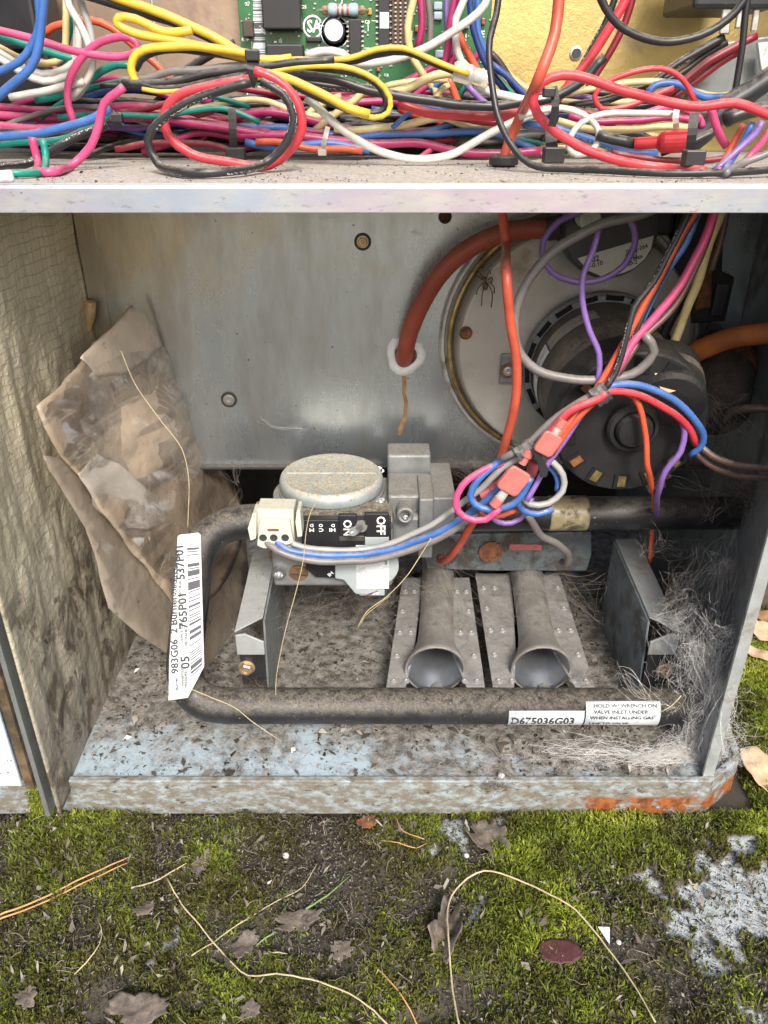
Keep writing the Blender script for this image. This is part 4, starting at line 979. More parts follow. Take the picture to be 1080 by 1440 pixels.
K(M().cyl(P(792, 318, Y=.452), P(770, 322, Y=.456), .0065, n=18), 'hose_barb', BLKP)

# ------------------------------------------------------------------ dark cans and bracket by the right wall
cn = thing('capacitor_can', 'dark round can with a tan chip on top, right of the motor', 'can', P(935, 610, Y=.43))
a, b = P(932, 520, Y=.402), P(940, 572, Y=.372); r = S(52, b)
M().lathe(a, b - a, [(r, 0), (r, (b - a).length * .9), (r * .93, (b - a).length), (r * .55, (b - a).length * 1.03), (0, (b - a).length * 1.03)], 36).build('can_body', MOTORF, cn)
M().lathe(a, b - a, [(r * 1.04, .012), (r * 1.04, .018)], 36).build('can_band', MOTORB, cn)
lf = M(); lp_ = [P(*k) for k in ((922, 521, .405), (932, 519, .404), (975, 537, .407), (958, 541, .402), (935, 550, .398))]
tc_ = bpy.data.meshes.new('tan_chip')
o = M().prism([P(px, py, Y=.3655 + .0002 * (560 - py)) for px, py in ((918, 518), (930, 550), (943, 552), (974, 541), (978, 532), (945, 517))], (0, .0015, .001)).build('tan_chip', TAN); tag(o, 'broken tan chip lying on the dark can under the cream wire', 'chip')
cn2 = thing('rusty_elbow_can', 'sooty rust topped can in cobweb beside the right wall', 'can', P(1000, 620, Y=.45))
a, b = P(1012, 505, Y=.462), P(1000, 575, Y=.432); r = S(50, b)
M().lathe(a, b - a, [(r * .7, -.01), (r * .95, 0), (r, .008), (r, (b - a).length), (r * .85, (b - a).length * 1.15), (0, (b - a).length * 1.18)], 32).build('can_body', MAT('sooty_brown', (.05, .036, .03), .8, 0, .4, 90, .5, 400, dust=.35, dustcol=(.12, .08, .06)), cn2, smooth=True)
M().lathe(a, b - a, [(r * 1.03, .001), (r * 1.06, .006), (r * 1.02, .01)], 32).build('rust_collar', RUST, cn2)
lo_ = thing('black_mount_plate', 'black notched steel plate with rusty edge hanging at the upper right of the lower bay', 'plate', P(990, 460, Y=.46))
m = M(); m.prism([P(px, py, Y=.47) for px, py in ((958, 294), (1020, 294), (1016, 382), (1034, 390), (1020, 452), (960, 456), (940, 380))][::-1], (0, .006, 0)); m.build('plate', MAT('black_steel_plate', (.022, .021, .021), .55, .2, .3, 80, dirt=.3, dirtcol=(.09, .07, .055), ds=60), lo_, bevel=.001)
m = M(); m.prism([P(px, py, Y=.464) for px, py in ((986, 350), (1004, 345), (1000, 432), (978, 438))][::-1], (0, .005, 0)); m.build('rusty_strap', RUST, lo_, bevel=.001)
m = M(); boxpx(m, 1004, 400, 1022, 446, .466, .004); m.build('terminal_strip', DARKM, lo_, bevel=.001)
kn = thing('small_tan_stub', 'small tan wooden stub wedged in the corner above the paper pouch', 'stub', P(126, 462, Y=.474))
a, b = P(127, 424, Y=.474), P(123, 462, Y=.474); M().tube([a, a.lerp(b, .5) + Vector((.0006, 0, 0)), b], [S(8, a), S(8, a), S(5.5, b)], 10).build('stub', TAN, kn)
rs = P(123, 193, Y=.51); lg = thing('striped_coil_form', 'twisted tan cord hanging beside the right end of the motor', 'cord', P(930, 690, Y=.45))
m = M(); 
for i in range(6):
    q = P(925 + 5 * math.sin(i * 2), 618 + i * 13, Y=.455); m = M(); m.obox(q, Vector((.9, 0, .4)).normalized(), Vector((-.4, 0, .9)).normalized(), Vector((0, 1, 0)), S(13, q), S(5, q), .003); m.build('twist', MAT('frayed_tan', (.26, .19, .13), .8, 0, .3, 200, .4, 500) if i == 0 else bpy.data.materials['frayed_tan'], lg, bevel=.001)

# ------------------------------------------------------------------ spider on the housing
spd = thing('spider', 'small brown long legged spider on the blower housing left of the red tube', 'spider', P(683, 400, Y=.458))
ysp = YB - .022; m = M(); c = P(682, 397, Y=ysp); sz = S(1, c)
SPM = MAT('spider_brown', (.1, .065, .04), .6, 0, .3, 400)
def ell(m, c, a, rx, ry, n=10):
    return m.lathe(c - a * ry, a, [(0, 0)] + [(rx * math.sin(PI * k / 7), ry * (1 - math.cos(PI * k / 7))) for k in range(1, 7)] + [(0, 2 * ry)], n)
dv = Vector((.15, 0, -1)).normalized(); body = M(); ell(body, c + dv * sz * 5, dv, sz * 4, sz * 6.5); ell(body, c - dv * sz * 4, dv, sz * 3, sz * 4)
legs = [((678, 393), (668, 386), (672, 380)), ((679, 391), (672, 378), (680, 376)), ((684, 391), (688, 380), (690, 385)), ((686, 394), (692, 390), (691, 398)), ((679, 398), (672, 406), (670, 414)), ((681, 402), (678, 415), (677, 430)), ((686, 399), (692, 412), (691, 432)), ((687, 397), (694, 402), (695, 412))]
for l in legs:
    pts = [P(l[0][0], l[0][1], Y=ysp), P(l[1][0], l[1][1], Y=ysp - .006), P(l[2][0], l[2][1], Y=ysp + .003)]
    body.tube(spline(pts, .003), .00032, 5)
body.build('body', SPM, spd, smooth=True)

# ------------------------------------------------------------------ document pouch leaning in the left corner
def poly_sheet(poly, plane3, step, noise_amp, seed, lift=0.):
    o = Vector((0, 0, CZ)); a, b, c = plane3; n = (b - a).cross(c - a).normalized(); n = n if n.y < 0 else -n
    hit = lambda px, py: o + ray(px, py) * ((a - o).dot(n) / ray(px, py).dot(n))
    pts = []; k = len(poly)
    for i in range(k):
        (x0, y0), (x1, y1) = poly[i], poly[(i + 1) % k]; L = math.hypot(x1 - x0, y1 - y0); m_ = max(1, int(L / step))
        for j in range(m_): pts.append((x0 + (x1 - x0) * j / m_, y0 + (y1 - y0) * j / m_))
    nb = len(pts); inner = []
    xs = [p[0] for p in poly]; ys = [p[1] for p in poly]
    def inside(x, y):
        r_ = False
        for i in range(k):
            (x0, y0), (x1, y1) = poly[i], poly[(i + 1) % k]
            if (y0 > y) != (y1 > y) and x < (x1 - x0) * (y - y0) / (y1 - y0) + x0: r_ = not r_
        return r_
    y = min(ys)
    row = 0
    while y < max(ys):
        x = min(xs) + (row % 2) * step / 2
        while x < max(xs):
            if inside(x, y) and min((x - p[0]) ** 2 + (y - p[1]) ** 2 for p in pts[:nb]) > (step * .6) ** 2: inner.append((x, y))
            x += step
        y += step * .87; row += 1
    al = [Vector(p) for p in pts + inner]
    v, e, f, *_ = delaunay_2d_cdt(al, [(i, (i + 1) % nb) for i in range(nb)], [], 1, 1e-4)
    f = [t for t in f if inside(sum(v[i].x for i in t) / 3, sum(v[i].y for i in t) / 3)]
    rngs = Vector((seed * 3.1, seed * 1.7, 0)); V_ = []
    for p in v:
        q = hit(p.x, p.y); g_ = Vector((p.x / 100, p.y / 100, seed))
        d_ = noise_amp * (mnoise.noise(g_ * 1.1) + .55 * abs(mnoise.noise(g_ * 2.3 + rngs)) + .3 * mnoise.ridged_multi_fractal(g_ * 1.7 + rngs, 1, 2, 3, 1, 2) * .5)
        V_.append(q + n * (d_ + lift))
    return M().add(V_, [tuple(t) if (V_[t[1]] - V_[t[0]]).cross(V_[t[2]] - V_[t[0]]).dot(n) > 0 else tuple(t)[::-1] for t in f]), hit, n
def pouchmat(name, c1, c2, coat, alpha, streaks):
    m, nt, b = NT(name); tc = N(nt, 'ShaderNodeTexCoord').outputs['Object']
    c = mixc(nt, ramp(nt, noisef(nt, tc, 14, 5, .6), .35, .65), c1, c2)
    if streaks:
        mp = N(nt, 'ShaderNodeMapping'); mp.inputs['Rotation'].default_value = (0, D(-38), 0); mp.inputs['Scale'].default_value = (9, 9, 75); nt.links.new(tc, mp.inputs[0])
        c = mixc(nt, math_(nt, 'MULTIPLY', ramp(nt, noisef(nt, mp.outputs[0], 1.6, 2, .5), .56, .66), streaks), c, (.1, .08, .07))
    c = mixc(nt, math_(nt, 'MULTIPLY', ramp(nt, noisef(nt, tc, 220, 4, .6), .66, .72), .7), c, (.09, .07, .05))
    nt.links.new(c, b.inputs['Base Color']); b.inputs['Roughness'].default_value = .5; b.inputs['Coat Weight'].default_value = coat; b.inputs['Coat Roughness'].default_value = .09; b.inputs['Alpha'].default_value = alpha
    bp = N(nt, 'ShaderNodeBump'); bp.inputs['Strength'].default_value = .6; bp.inputs['Distance'].default_value = .003; nt.links.new(noisef(nt, tc, 34, 5, .6, .5), bp.inputs['Height']); nt.links.new(bp.outputs[0], b.inputs['Normal']); b2 = N(nt, 'ShaderNodeBump'); b2.inputs['Strength'].default_value = 1.; b2.inputs['Distance'].default_value = .012; nt.links.new(noisef(nt, tc, 26, 3, .5, .7), b2.inputs['Height']); nt.links.new(b2.outputs[0], b.inputs['Coat Normal'])
    return m
po = thing('document_pouch', 'crumpled tan document pouch leaning in the left corner', 'document pouch', P(200, 900, Y=.44))
pl3 = (P(34, 575, x=XL + .008), P(176, 432, Y=.466), P(241, 852, Y=.408))
bk = [(33, 573), (60, 549), (108, 505), (118, 484), (150, 455), (175, 431), (189, 441), (203, 465), (213, 489), (240, 540), (262, 590), (300, 650), (331, 705), (330, 760), (300, 830), (262, 880), (241, 856), (180, 786), (121, 716), (96, 672), (68, 640), (44, 602)]
m, hit, nn_ = poly_sheet(bk, pl3, 7, .0055, 2, .004)
m.build('booklet', pouchmat('tan_booklet', (.28, .215, .155), (.46, .37, .28), 1., 1, .5), po, smooth=True, solid=.0012)
bg = [(60, 640), (68, 660), (121, 742), (137, 800), (153, 855), (193, 893), (245, 928), (312, 940), (336, 900), (345, 800), (336, 705), (310, 660), (289, 622), (289, 540), (283, 471), (214, 478), (214, 492), (262, 590), (200, 640), (120, 650)]
pl4 = tuple(q + Vector((.004, .012, 0)) for q in pl3)
m, hit2, _ = poly_sheet(bg, pl4, 10, .003, 5)
m.build('plastic_sleeve', pouchmat('brown_film', (.25, .205, .16), (.38, .32, .25), 1., .72, .2), po, smooth=True, solid=.0005)
fl = [(99, 505), (118, 484), (150, 455), (175, 431), (189, 441), (203, 465), (213, 489), (190, 510), (160, 528), (128, 530)]
m, _, _ = poly_sheet(fl, pl3, 7, .0055, 2, .0052)
m.build('pale_flap', pouchmat('pale_paper', (.52, .44, .36), (.62, .52, .4), .3, 1, .0), po, smooth=True, solid=.0006)
cr = [(86, 668), (121, 640), (150, 655), (190, 690), (208, 700), (226, 732), (190, 745), (150, 742), (121, 717), (100, 690)]
m, _, _ = poly_sheet(cr, pl3, 7, .0065, 9, .0055)
fm, nt_, b_ = NT('clear_film'); b_.inputs['Base Color'].default_value = (.74, .68, .6, 1); b_.inputs['Roughness'].default_value = .08; b_.inputs['Alpha'].default_value = .32; b_.inputs['Specular IOR Level'].default_value = .9
m.build('film_fold', fm, po, smooth=True, solid=.0003)

fm2, nt_, b_ = NT('clear_crumpled_film'); t_ = N(nt_, 'ShaderNodeBsdfTransparent'); g_ = N(nt_, 'ShaderNodeBsdfGlossy'); g_.inputs['Roughness'].default_value = .1; x_ = N(nt_, 'ShaderNodeMixShader'); x_.inputs[0].default_value = .27
bp_ = N(nt_, 'ShaderNodeBump'); bp_.inputs['Strength'].default_value = 1; bp_.inputs['Distance'].default_value = .006; nt_.links.new(noisef(nt_, N(nt_, 'ShaderNodeTexCoord').outputs['Object'], 30, 3, .5, .8), bp_.inputs['Height']); nt_.links.new(bp_.outputs[0], g_.inputs['Normal'])
nt_.links.new(t_.outputs[0], x_.inputs[1]); nt_.links.new(g_.outputs[0], x_.inputs[2]); nt_.links.new(x_.outputs[0], nt_.nodes['Material Output'].inputs[0])
fp = [(36, 580), (62, 556), (110, 520), (150, 500), (205, 492), (236, 540), (262, 592), (300, 652), (318, 705), (285, 790), (250, 850), (180, 782), (121, 712), (96, 668), (66, 636)]
m, _, _ = poly_sheet(fp, pl3, 6, .0085, 4, .0062)
m.build('clear_film', fm2, po, smooth=True)

# ------------------------------------------------------------------ control board
YP = .512
cb = thing('control_board', 'green control circuit board standing behind the wiring in the upper bay', 'circuit board', P(515, 200, Y=YP))
Z_ = lambda m, n, mat, **k: m.build(n, mat, cb, **k)
def pb(x0, y0, x1, y1, n, mat, d=.004, bev=0, lift=0.): m = M(); boxpx(m, x0, y0, x1, y1, YP - d - lift, d); return Z_(m, n, mat, bevel=bev)
m = M(); boxpx(m, 334, -150, 692, 153, YP, .0018); Z_(m, 'board', PCB, bevel=.0003)
strip_uv('bar_code_label', [P(356, -60, Y=YP - .0006), P(356, 78, Y=YP - .0006), P(373, 78, Y=YP - .0006), P(373, -60, Y=YP - .0006)], BARC, cb)
pb(367, -40, 422, 41, 'relay', CHIP, .012, .0008); pb(374, 62, 426, 84, 'relay', CHIP, .009, .0008)
q = P(471, 45, Y=YP); r = S(15, q)
Z_(M().lathe(q, (0, -1, 0), [(r, 0), (r, .010), (r * .93, .0112), (r * .86, .0112)], 24), 'capacitor', MAT('dark_blue_sleeve', (.02, .03, .05), .35)); Z_(M().lathe(q + Vector((0, -.0109, 0)), (0, -1, 0), [(r * .86, 0), (r * .84, .0006), (0, .0005)], 24), 'capacitor_top', MAT('aluminium_top', (.7, .7, .68), .35, .3))
Z_(M().lathe(q, (0, -1, 0), [(r * 1.35, .0002), (r * 1.35, .0004), (r * 1.27, .0004), (r * 1.27, .0002)], 32), 'printed_ring', WINK)
a, b = P(461, 14, Y=YP - .004), P(504, 14, Y=YP - .004); r = S(8.5, a)
Z_(M().lathe(a, b - a, [(r * .8, 0), (r, .0015), (r, .004), (r * .86, .005), (r * .86, (b - a).length - .005), (r, (b - a).length - .004), (r, (b - a).length - .0015), (r * .8, (b - a).length)], 20), 'resistor', RESB, smooth=True)
for t in (.3, .45, .62): k = a.lerp(b, t); Z_(M().lathe(k, b - a, [(r * .9, 0), (r * .9, .0012)], 20), 'resistor_band', REDD if t != .45 else COPPER)
Z_(M().tube([a - Vector((.006, 0, 0)), b + Vector((.006, 0, 0))], .0005, 6), 'resistor_lead', TIN)
for x in (457, 509): Z_(M().lathe(P(x, 14, Y=YP - .0003), (0, -1, 0), [(.0021, 0), (.0021, .0004), (0, .0008)], 14), 'solder_pad', COPPER)
def chip(x0, y0, x1, y1, n_, lab=None):
    o = pb(x0, y0, x1, y1, 'chip', CHIP, .0045, .0004); m = M()
    for i in range(n_):
        y = y0 + (y1 - y0) * (i + .5) / n_
        for x in ((x0 - 3.6, x0), (x1, x1 + 3.6)): boxpx(m, x[0], y - 1.1, x[1], y + 1.1, YP - .002, .002)
    oo = m.build('chip_pins', TIN, o); oo['kind'] = 'stuff'
    if lab: pb(*lab, 'chip_label', STICK, .0003, 0, .0046).parent = o
chip(491, 27, 508, 82, 8); chip(532, -60, 548, 74, 17, (534, 17, 547, 40)); pb(551, -60, 574, 76, 'header_block', MAT('brown_header', (.09, .05, .03), .6, 0, .4, 500), .005, .0004)
m = M()
for i in range(22):
    for x in (555, 562, 569): boxpx(m, x, -58 + i * 6.1, x + 2.6, -55.6 + i * 6.1, YP - .0066, .0016)
Z_(m, 'header_pins', TIN)['kind'] = 'stuff'
for x0, y0, x1, y1 in ((610, 2, 622, 14), (610, 16, 622, 28), (612, 70, 624, 82), (624, 66, 634, 80), (618, 128, 632, 142), (650, 30, 660, 40), (638, 74, 646, 84)): pb(x0, y0, x1, y1, 'resistor', RESB, .003, .0008)
for x, y in ((520, 16), (586, 40), (604, 36), (606, 46), (532, 96), (680, 30)): pb(x - 3, y - 5, x + 3, y + 5, 'small_part', COPPER if y != 16 else MAT('orange_part', (.6, .25, .03), .4), .003, .0006)
pb(430, 51, 452, 59, 'diode', CHIP, .003, .0006); pb(341, 28, 356, 52, 'small_relay', MAT('dark_brown_part', (.06, .045, .035), .5), .005, .0006)
pb(363, 121, 413, 148, 'white_label', STICK, .0004)
for i, s2 in enumerate(('PATENT', 'NUMBERS', 'F120')): text(s2, P(416, 128 + i * 8, Y=YP - .0005), (1, 0, 0), (0, 0, 1), .0022, WINK, cb)
# certification mark: a C-shaped ring round the letters
q = P(440, 38, Y=YP - .0004); r = S(13, q)
Z_(M().tube([q + Vector((math.cos(t) * r, 0, math.sin(t) * r)) for t in np.linspace(.55, 2 * PI - .55, 26)], .0006, 5), 'mark_ring', WINK); text('SA', P(432, 45, Y=YP - .0005), (1, 0, 0), (0, 0, 1), .0058, WINK, cb, sx=.85)
for s2, px, py, h in (('F1', 392, 60, .0016), ('C8', 513, 33, .0016), ('R12', 340, 58, .0016), ('P3', 456, 70, .0016), ('JMP', 472, 112, .002), ('K4', 540, 108, .0016), ('E', 676, 52, .003), ('H', 668, 20, .003), ('D5', 424, 12, .0016), ('R7', 345, 8, .0016)): text(s2, P(px, py, Y=YP - .0005), (1, 0, 0), (0, 0, 1), h, WINK, cb)
q = P(353, 134, Y=YP - .0003); r = S(6, q)
for k, mt in ((1., WINK), (.72, PCB), (.45, TIN)): Z_(M().lathe(q + Vector((0, -.0003 * (2 - k), 0)), (0, -1, 0), [(r * k, 0), (r * k, .0001)], 18), 'alignment_target', mt)
m = M(); rng = random.Random(8)
for i in range(240):
    px, py = rng.uniform(338, 688), rng.uniform(-20, 150); boxpx(m, px, py, px + rng.uniform(1.6, 3.4), py + rng.uniform(1.4, 2.6), YP - .0008, .0008)
Z_(m, 'solder_joints', TIN)['kind'] = 'stuff'
m = M()
for i in range(46):
    px, py = rng.uniform(340, 680), rng.uniform(-20, 148); L = rng.uniform(6, 24)
    if rng.random() < .5: boxpx(m, px, py, px + L, py + 1.0, YP - .0003, .0003)
    else: boxpx(m, px, py, px + 1.0, py + L, YP - .0003, .0003)
Z_(m, 'printed_lines', WINK)['kind'] = 'stuff'
# hole rivet in the gold panel, dark box upper left, contactor upper right
q = P(810, 75, Y=YU + .0018); r = S(9, q)
M().lathe(q, (0, -1, 0), [(r, 0), (r * .98, .0008), (r * .7, .0010), (r * .6, -.0004), (0, -.0004)], 24).build('hole_rivet', STEEL, cab)
M().lathe(q - Vector((0, .00045, 0)), (0, -1, 0), [(r * .62, 0), (r * .62, .0002), (0, .0002)], 20).build('rivet_hole', INK, cab)
tf = thing('transformer_box', 'dark boxed component at the upper left behind the blue wires', 'transformer', P(20, 180, Y=.49))
m = M(); boxpx(m, -60, -60, 62, 150, .485, .03); m.build('core', BLKP, tf, bevel=.003); m = M(); boxpx(m, -50, -30, 48, 70, .478, .0068); m.build('cover', BLKP, tf, bevel=.002)
ct_ = thing('contactor_block', 'black contactor with tinned terminal lugs at the top right corner', 'contactor', P(1020, 60, Y=.47))
m = M(); boxpx(m, 985, -120, 1110, 12, .455, .05); m.build('contactor_body', BLKP, ct_, bevel=.002)
for i, (x0, y0, x1, y1) in enumerate(((1012, 10, 1030, 48), (1034, 8, 1046, 40), (1056, 12, 1070, 44))):
    m = M(); m.prism([P(px, py, Y=.458 + .0004 * i) for px, py in ((x0 + 5, y0), (x1, y0), (x1 - 4, y1), (x0, y1))][::-1], (0, .002, 0)); m.build('terminal_lug', TIN, ct_, bevel=.0006)
sw_ = thing('side_component', 'dull grey component plate at the far right of the upper bay', 'plate', P(1050, 130, Y=.5))
m = M(); m.prism([P(px, py, Y=.512) for px, py in ((1000, 62), (1085, 50), (1085, 160), (960, 160))][::-1], (0, .004, 0)); m.build('plate', SIDEW, sw_, bevel=.001)
m = M(); m.prism([P(px, py, Y=.50) for px, py in ((1066, 60), (1084, 58), (1084, 150), (1070, 90))][::-1], (0, .003, 0)); m.build('blue_white_tag', STICK, sw_)
q = P(187, 192, Y=YU - .0125); M().lathe(q, (0, -1, 0), [(S(9, q), 0), (S(9, q), .003), (S(6, q), .004), (0, .004)], 6).build('rail_bolt', BOLT, cab)

# ------------------------------------------------------------------ wires
def wire_pts(pts, Y, rad_px, rest=True):
    out = []; n = len(pts)
    for i, p in enumerate(pts):
        y = p[2] if len(p) > 2 else (Y if not isinstance(Y, tuple) else Y[0] + (Y[1] - Y[0]) * i / (n - 1))
        q = P(p[0], p[1], Y=y)
        if rest and p[1] > 150:
            r = S(rad_px, q)
            zmin = ZS + r + .0006
            if q.z < zmin and p[1] < 262:
                q2 = P(p[0], p[1], z=zmin)
                q = q2 if q2.y > YF + .004 else Vector((q.x, max(q.y, YF + .004), zmin))
        out.append(q)
    return out
def wire(pts, Y, w, col, label, group, pr=False, rest=True, name='wire', cat='wire', r=None):
    wp = wire_pts(pts, Y, w / 2, rest)
    rad = S(w, wp[len(wp) // 2]) / 2 if r is None else r
    sp_ = spline(wp, .004); o_ = Vector((hash(label) % 97 if False else len(label) * 1.37, pts[0][0] * .11, 0)); L_ = 0
    for i in range(1, len(sp_) - 1):
        L_ += (sp_[i] - sp_[i - 1]).length; k = Vector((mnoise.noise(o_ + Vector((L_ * 55, 0, 0))), mnoise.noise(o_ + Vector((L_ * 55, 7, 0))) * .6, mnoise.noise(o_ + Vector((L_ * 55, 0, 9)))))
        sp_[i] = sp_[i] + k * min(.0008, rad * .45)
    m = M(); m.tube(sp_, rad, 9)
    me = m.mesh(name); uv = me.uv_layers.new(); n = 9
    # u runs along the wire in metres, v round it
    vi = np.empty(len(me.loops), np.int32); me.loops.foreach_get('vertex_index', vi)
    U = np.array(m.uvv)[vi]
    ls = np.empty(len(me.polygons), np.int32); me.polygons.foreach_get('loop_start', ls)
    for p in me.polygons:
        if p.loop_total != 4: continue
        s_ = slice(p.loop_start, p.loop_start + 4); v = U[s_, 1]
        if v.max() - v.min() > .5: U[s_, 1] = np.where(v < .5, v + 1, v)
    uv.data.foreach_set('uv', U.astype(np.float32).ravel())
    o = link(name, me, wiremat(col, pr), None, True)
    return tag(o, label, cat, group)
GU, GL = 'wires in the upper bay', 'wires hanging in the lower bay'
def U_(pts, Y, w, col, label, pr=False): return wire(pts, Y, w if w > 18 else w * .86, col, label, GU, pr)
def shift(pts, dx, dy): return [(p[0] + dx, p[1] + dy, *p[2:]) for p in pts]

# -- deep strands that fill the back of the bay
back = [
 ([(-30, 150), (60, 140), (150, 143), (250, 150), (330, 160), (440, 172)], .492, 15, 'black', 'black strand crossing behind the magenta wires at the left'),
 ([(-30, 165), (80, 158), (190, 160), (300, 172), (420, 186), (560, 196), (700, 190)], .49, 13, 'black', 'black strand running behind the large red loop'),
 ([(-20, 178), (90, 172), (190, 168), (300, 185), (430, 203), (560, 200)], .485, 12, 'darkblue', 'dark blue strand low behind the looped wires'),
 ([(120, 132), (150, 122), (180, 118), (215, 125), (250, 120)], .488, 13, 'darkblue', 'dark navy wire behind the yellow loop'),
 ([(110, 141), (150, 130), (190, 126), (240, 133), (300, 140)], .486, 12, 'darkblue', 'second dark navy wire under the first behind the yellow loop'),
 ([(330, 150), (400, 158), (480, 170), (560, 168), (640, 160), (720, 168)], .49, 13, 'black', 'black strand just beneath the circuit board'),
 ([(440, 190), (520, 197), (600, 205), (690, 208), (760, 200)], .472, 13, 'black', 'black strand lying on the shelf under the white sagging wire'),
 ([(560, 190), (620, 196), (680, 190), (750, 192), (820, 196)], .476, 13, 'black', 'black strand right of the blue wires on the shelf'),
 ([(640, 200), (700, 196), (770, 190), (840, 205), (900, 208)], .468, 14, 'grey', 'dull grey strand behind the red tube base'),
 ([(700, 175), (760, 170), (830, 160), (900, 150), (960, 140)], .485, 13, 'black', 'black strand behind the white ring'),
 ([(160, 205), (215, 150), (235, 130), (260, 100), (330, 60)], .484, 13, 'black', 'black wire rising behind the yellow wires to the board', ),
 ([(205, 160), (222, 175), (226, 188), (260, 196), (330, 192)], .478, 14, 'black', 'short black bend beside the rail bolt'),
 ([(300, 120), (380, 130), (470, 140), (560, 128)], .494, 11, 'darkred', 'dark red wire across the foot of the circuit board'),
 ([(420, 128), (470, 120), (530, 126), (600, 118), (650, 96), (690, 60)], .496, 11, 'magenta', 'magenta wire across the lower edge of the board'),
 ([(540, 128), (580, 110), (620, 92), (640, 85)], .493, 12, 'magenta', 'short magenta wire below the chip headers'),
 ([(560, 150), (600, 122), (630, 98), (640, 60)], .490, 10, 'magenta', 'second short magenta wire below the chip headers'),
 ([(690, 100), (720, 130), (760, 150), (830, 155), (930, 140)], .497, 12, 'teal', 'teal wire lying low across the gold panel'),
 ([(700, 88), (730, 118), (780, 140), (860, 143), (960, 138)], .494, 11, 'cream', 'pale cream wire low across the gold panel'),
]
for p, y, w_, c_, l_ in back: U_(p, y, w_, c_, l_)
for k in range(5):
    p = shift([(-30, 150), (60, 156), (110, 158), (150, 152), (200, 150), (260, 158), (330, 170), (380, 176)], 0, k * 9.5 - (k * 3 if k > 2 else 0))
    if k >= 2: p = [(q[0], q[1] + (6 if q[0] < 100 else -4 * (k - 1) if q[0] > 120 else 0)) for q in p]
    wire(p, .468 - k * .004, 11.5, ('magenta', 'pink', 'magenta', 'pink', 'magenta')[k], ('topmost', 'second from top', 'middle', 'second from bottom', 'lowest')[k] + ' magenta strand of the thick bundle at the left edge', 'magenta bundle at the left', False)
# -- middle bundle between the loop and the red tube
mid = [
 ([(330, 164), (380, 158), (420, 165), (470, 178), (540, 190), (600, 186), (680, 176)], .462, 14, 'magenta', 'magenta wire along the top of the middle bundle'),
 ([(330, 180), (400, 181), (450, 188), (520, 193), (590, 189), (640, 174), (690, 168)], .458, 13, 'blue', 'blue wire through the middle bundle, upper one'),
 ([(330, 190), (400, 190), (470, 196), (520, 202), (580, 200), (640, 212), (700, 216), (760, 212)], .452, 14, 'magenta', 'magenta wire low in the middle bundle'),
 ([(345, 200), (390, 208), (430, 203), (470, 202), (520, 212)], .45, 12, 'blue', 'blue wire low in the middle bundle left of the white tie'),
 ([(360, 200), (400, 201), (440, 209), (480, 208), (510, 213)], .447, 11, 'orange', 'orange wire peeping out under the low blue wire'),
 ([(425, 197), (450, 178), (475, 158), (500, 140), (520, 120)], .46, 12, 'cream', 'cream wire crossing up from the white tie'),
 ([(427, 174), (432, 160), (450, 147), (480, 135)], .466, 11, 'cream', 'short cream wire curling behind the white wire'),
 ([(470, 182), (520, 183), (563, 177), (630, 165), (665, 181), (690, 180)], .455, 13, 'cream', 'cream wire lying along the middle bundle'),
 ([(560, 152), (580, 160), (610, 168), (650, 185), (690, 180), (700, 176)], .468, 12, 'orange', 'orange wire end beside the red tube'),
 ([(640, 196), (600, 198), (560, 194), (500, 208)], .46, 13, 'darkred', 'dark red wire at the back of the middle bundle'),
]
for p, y, w_, c_, l_ in mid: U_(p, y, w_, c_, l_)
# -- left loops
U_([(50, -30), (52, 0), (54, 33), (38, 77), (2, 100), (-40, 118)], .40, 13, 'blue', 'blue wire bending off the left edge, upper one')
U_([(64, -30), (62, 0), (57, 43), (43, 95), (2, 132), (-40, 160)], .395, 14, 'blue', 'blue wire bending off the left edge, lower one')
U_([(-30, 34), (0, 43), (50, 55), (100, 71), (150, 79), (185, 76), (195, 66), (182, 52), (143, 58), (122, 73), (108, 92), (97, 118), (96, 150), (104, 172)], .425, 12.5, 'pink', 'pink wire curling back on itself below the yellow loop')
U_([(-30, 38), (0, 50), (33, 62), (80, 78), (110, 84)], .44, 12, 'teal', 'teal wire behind the two blue wires')
U_([(97, -10), (98, 20), (97, 43), (92, 63), (80, 80)], .46, 11, 'teal', 'teal wire dropping beside the white pair')
U_([(93, 0), (93, 30), (93, 58), (88, 80), (67, 89), (35, 84), (0, 66), (-30, 52)], .45, 11, 'cream', 'cream yellow wire looping with the white wires at the left')
for i, (dx, dy) in enumerate(((0, 0), (3, 9))): U_(shift([(107, 20), (108, 60), (104, 85), (90, 98), (60, 104), (28, 94), (0, 76), (-30, 60)], dx, dy), .44 - i * .006, 12, 'white', ('inner', 'outer')[i] + ' white wire of the loop hugging the left edge')
U_([(92, -20), (97, 7), (113, 33), (127, 67), (129, 97), (113, 123), (98, 137)], .432, 12, 'white', 'white wire dropping past the orange wire, left of its pair')
U_([(108, -20), (116, 10), (126, 40), (131, 75), (127, 105), (112, 128), (100, 138)], .436, 12, 'lightgrey', 'greyish white wire dropping past the orange wire, right of its pair')
U_([(62, 48), (75, 40), (88, 35), (102, 31), (127, 28), (157, 40), (187, 63), (207, 80), (232, 104), (250, 130)], .462, 12, 'orange', 'orange wire arching behind the white pair')
U_([(14, 137), (40, 131), (67, 127), (95, 120), (118, 114)], .43, 12, 'white', 'short white wire above the magenta bundle')
U_([(50, 140), (90, 132), (120, 118), (143, 100), (165, 91), (185, 92)], .45, 12, 'teal', 'teal wire bending up from the magenta bundle')
U_([(-30, 190), (0, 191), (50, 189), (100, 177), (135, 164), (155, 152)], .40, 14, 'blue', 'blue wire lying over the magenta bundle')
U_([(-10, 205), (17, 200), (67, 200), (110, 187), (135, 173), (152, 162)], .41, 12, 'teal', 'printed teal wire just under the blue one on the bundle', True)
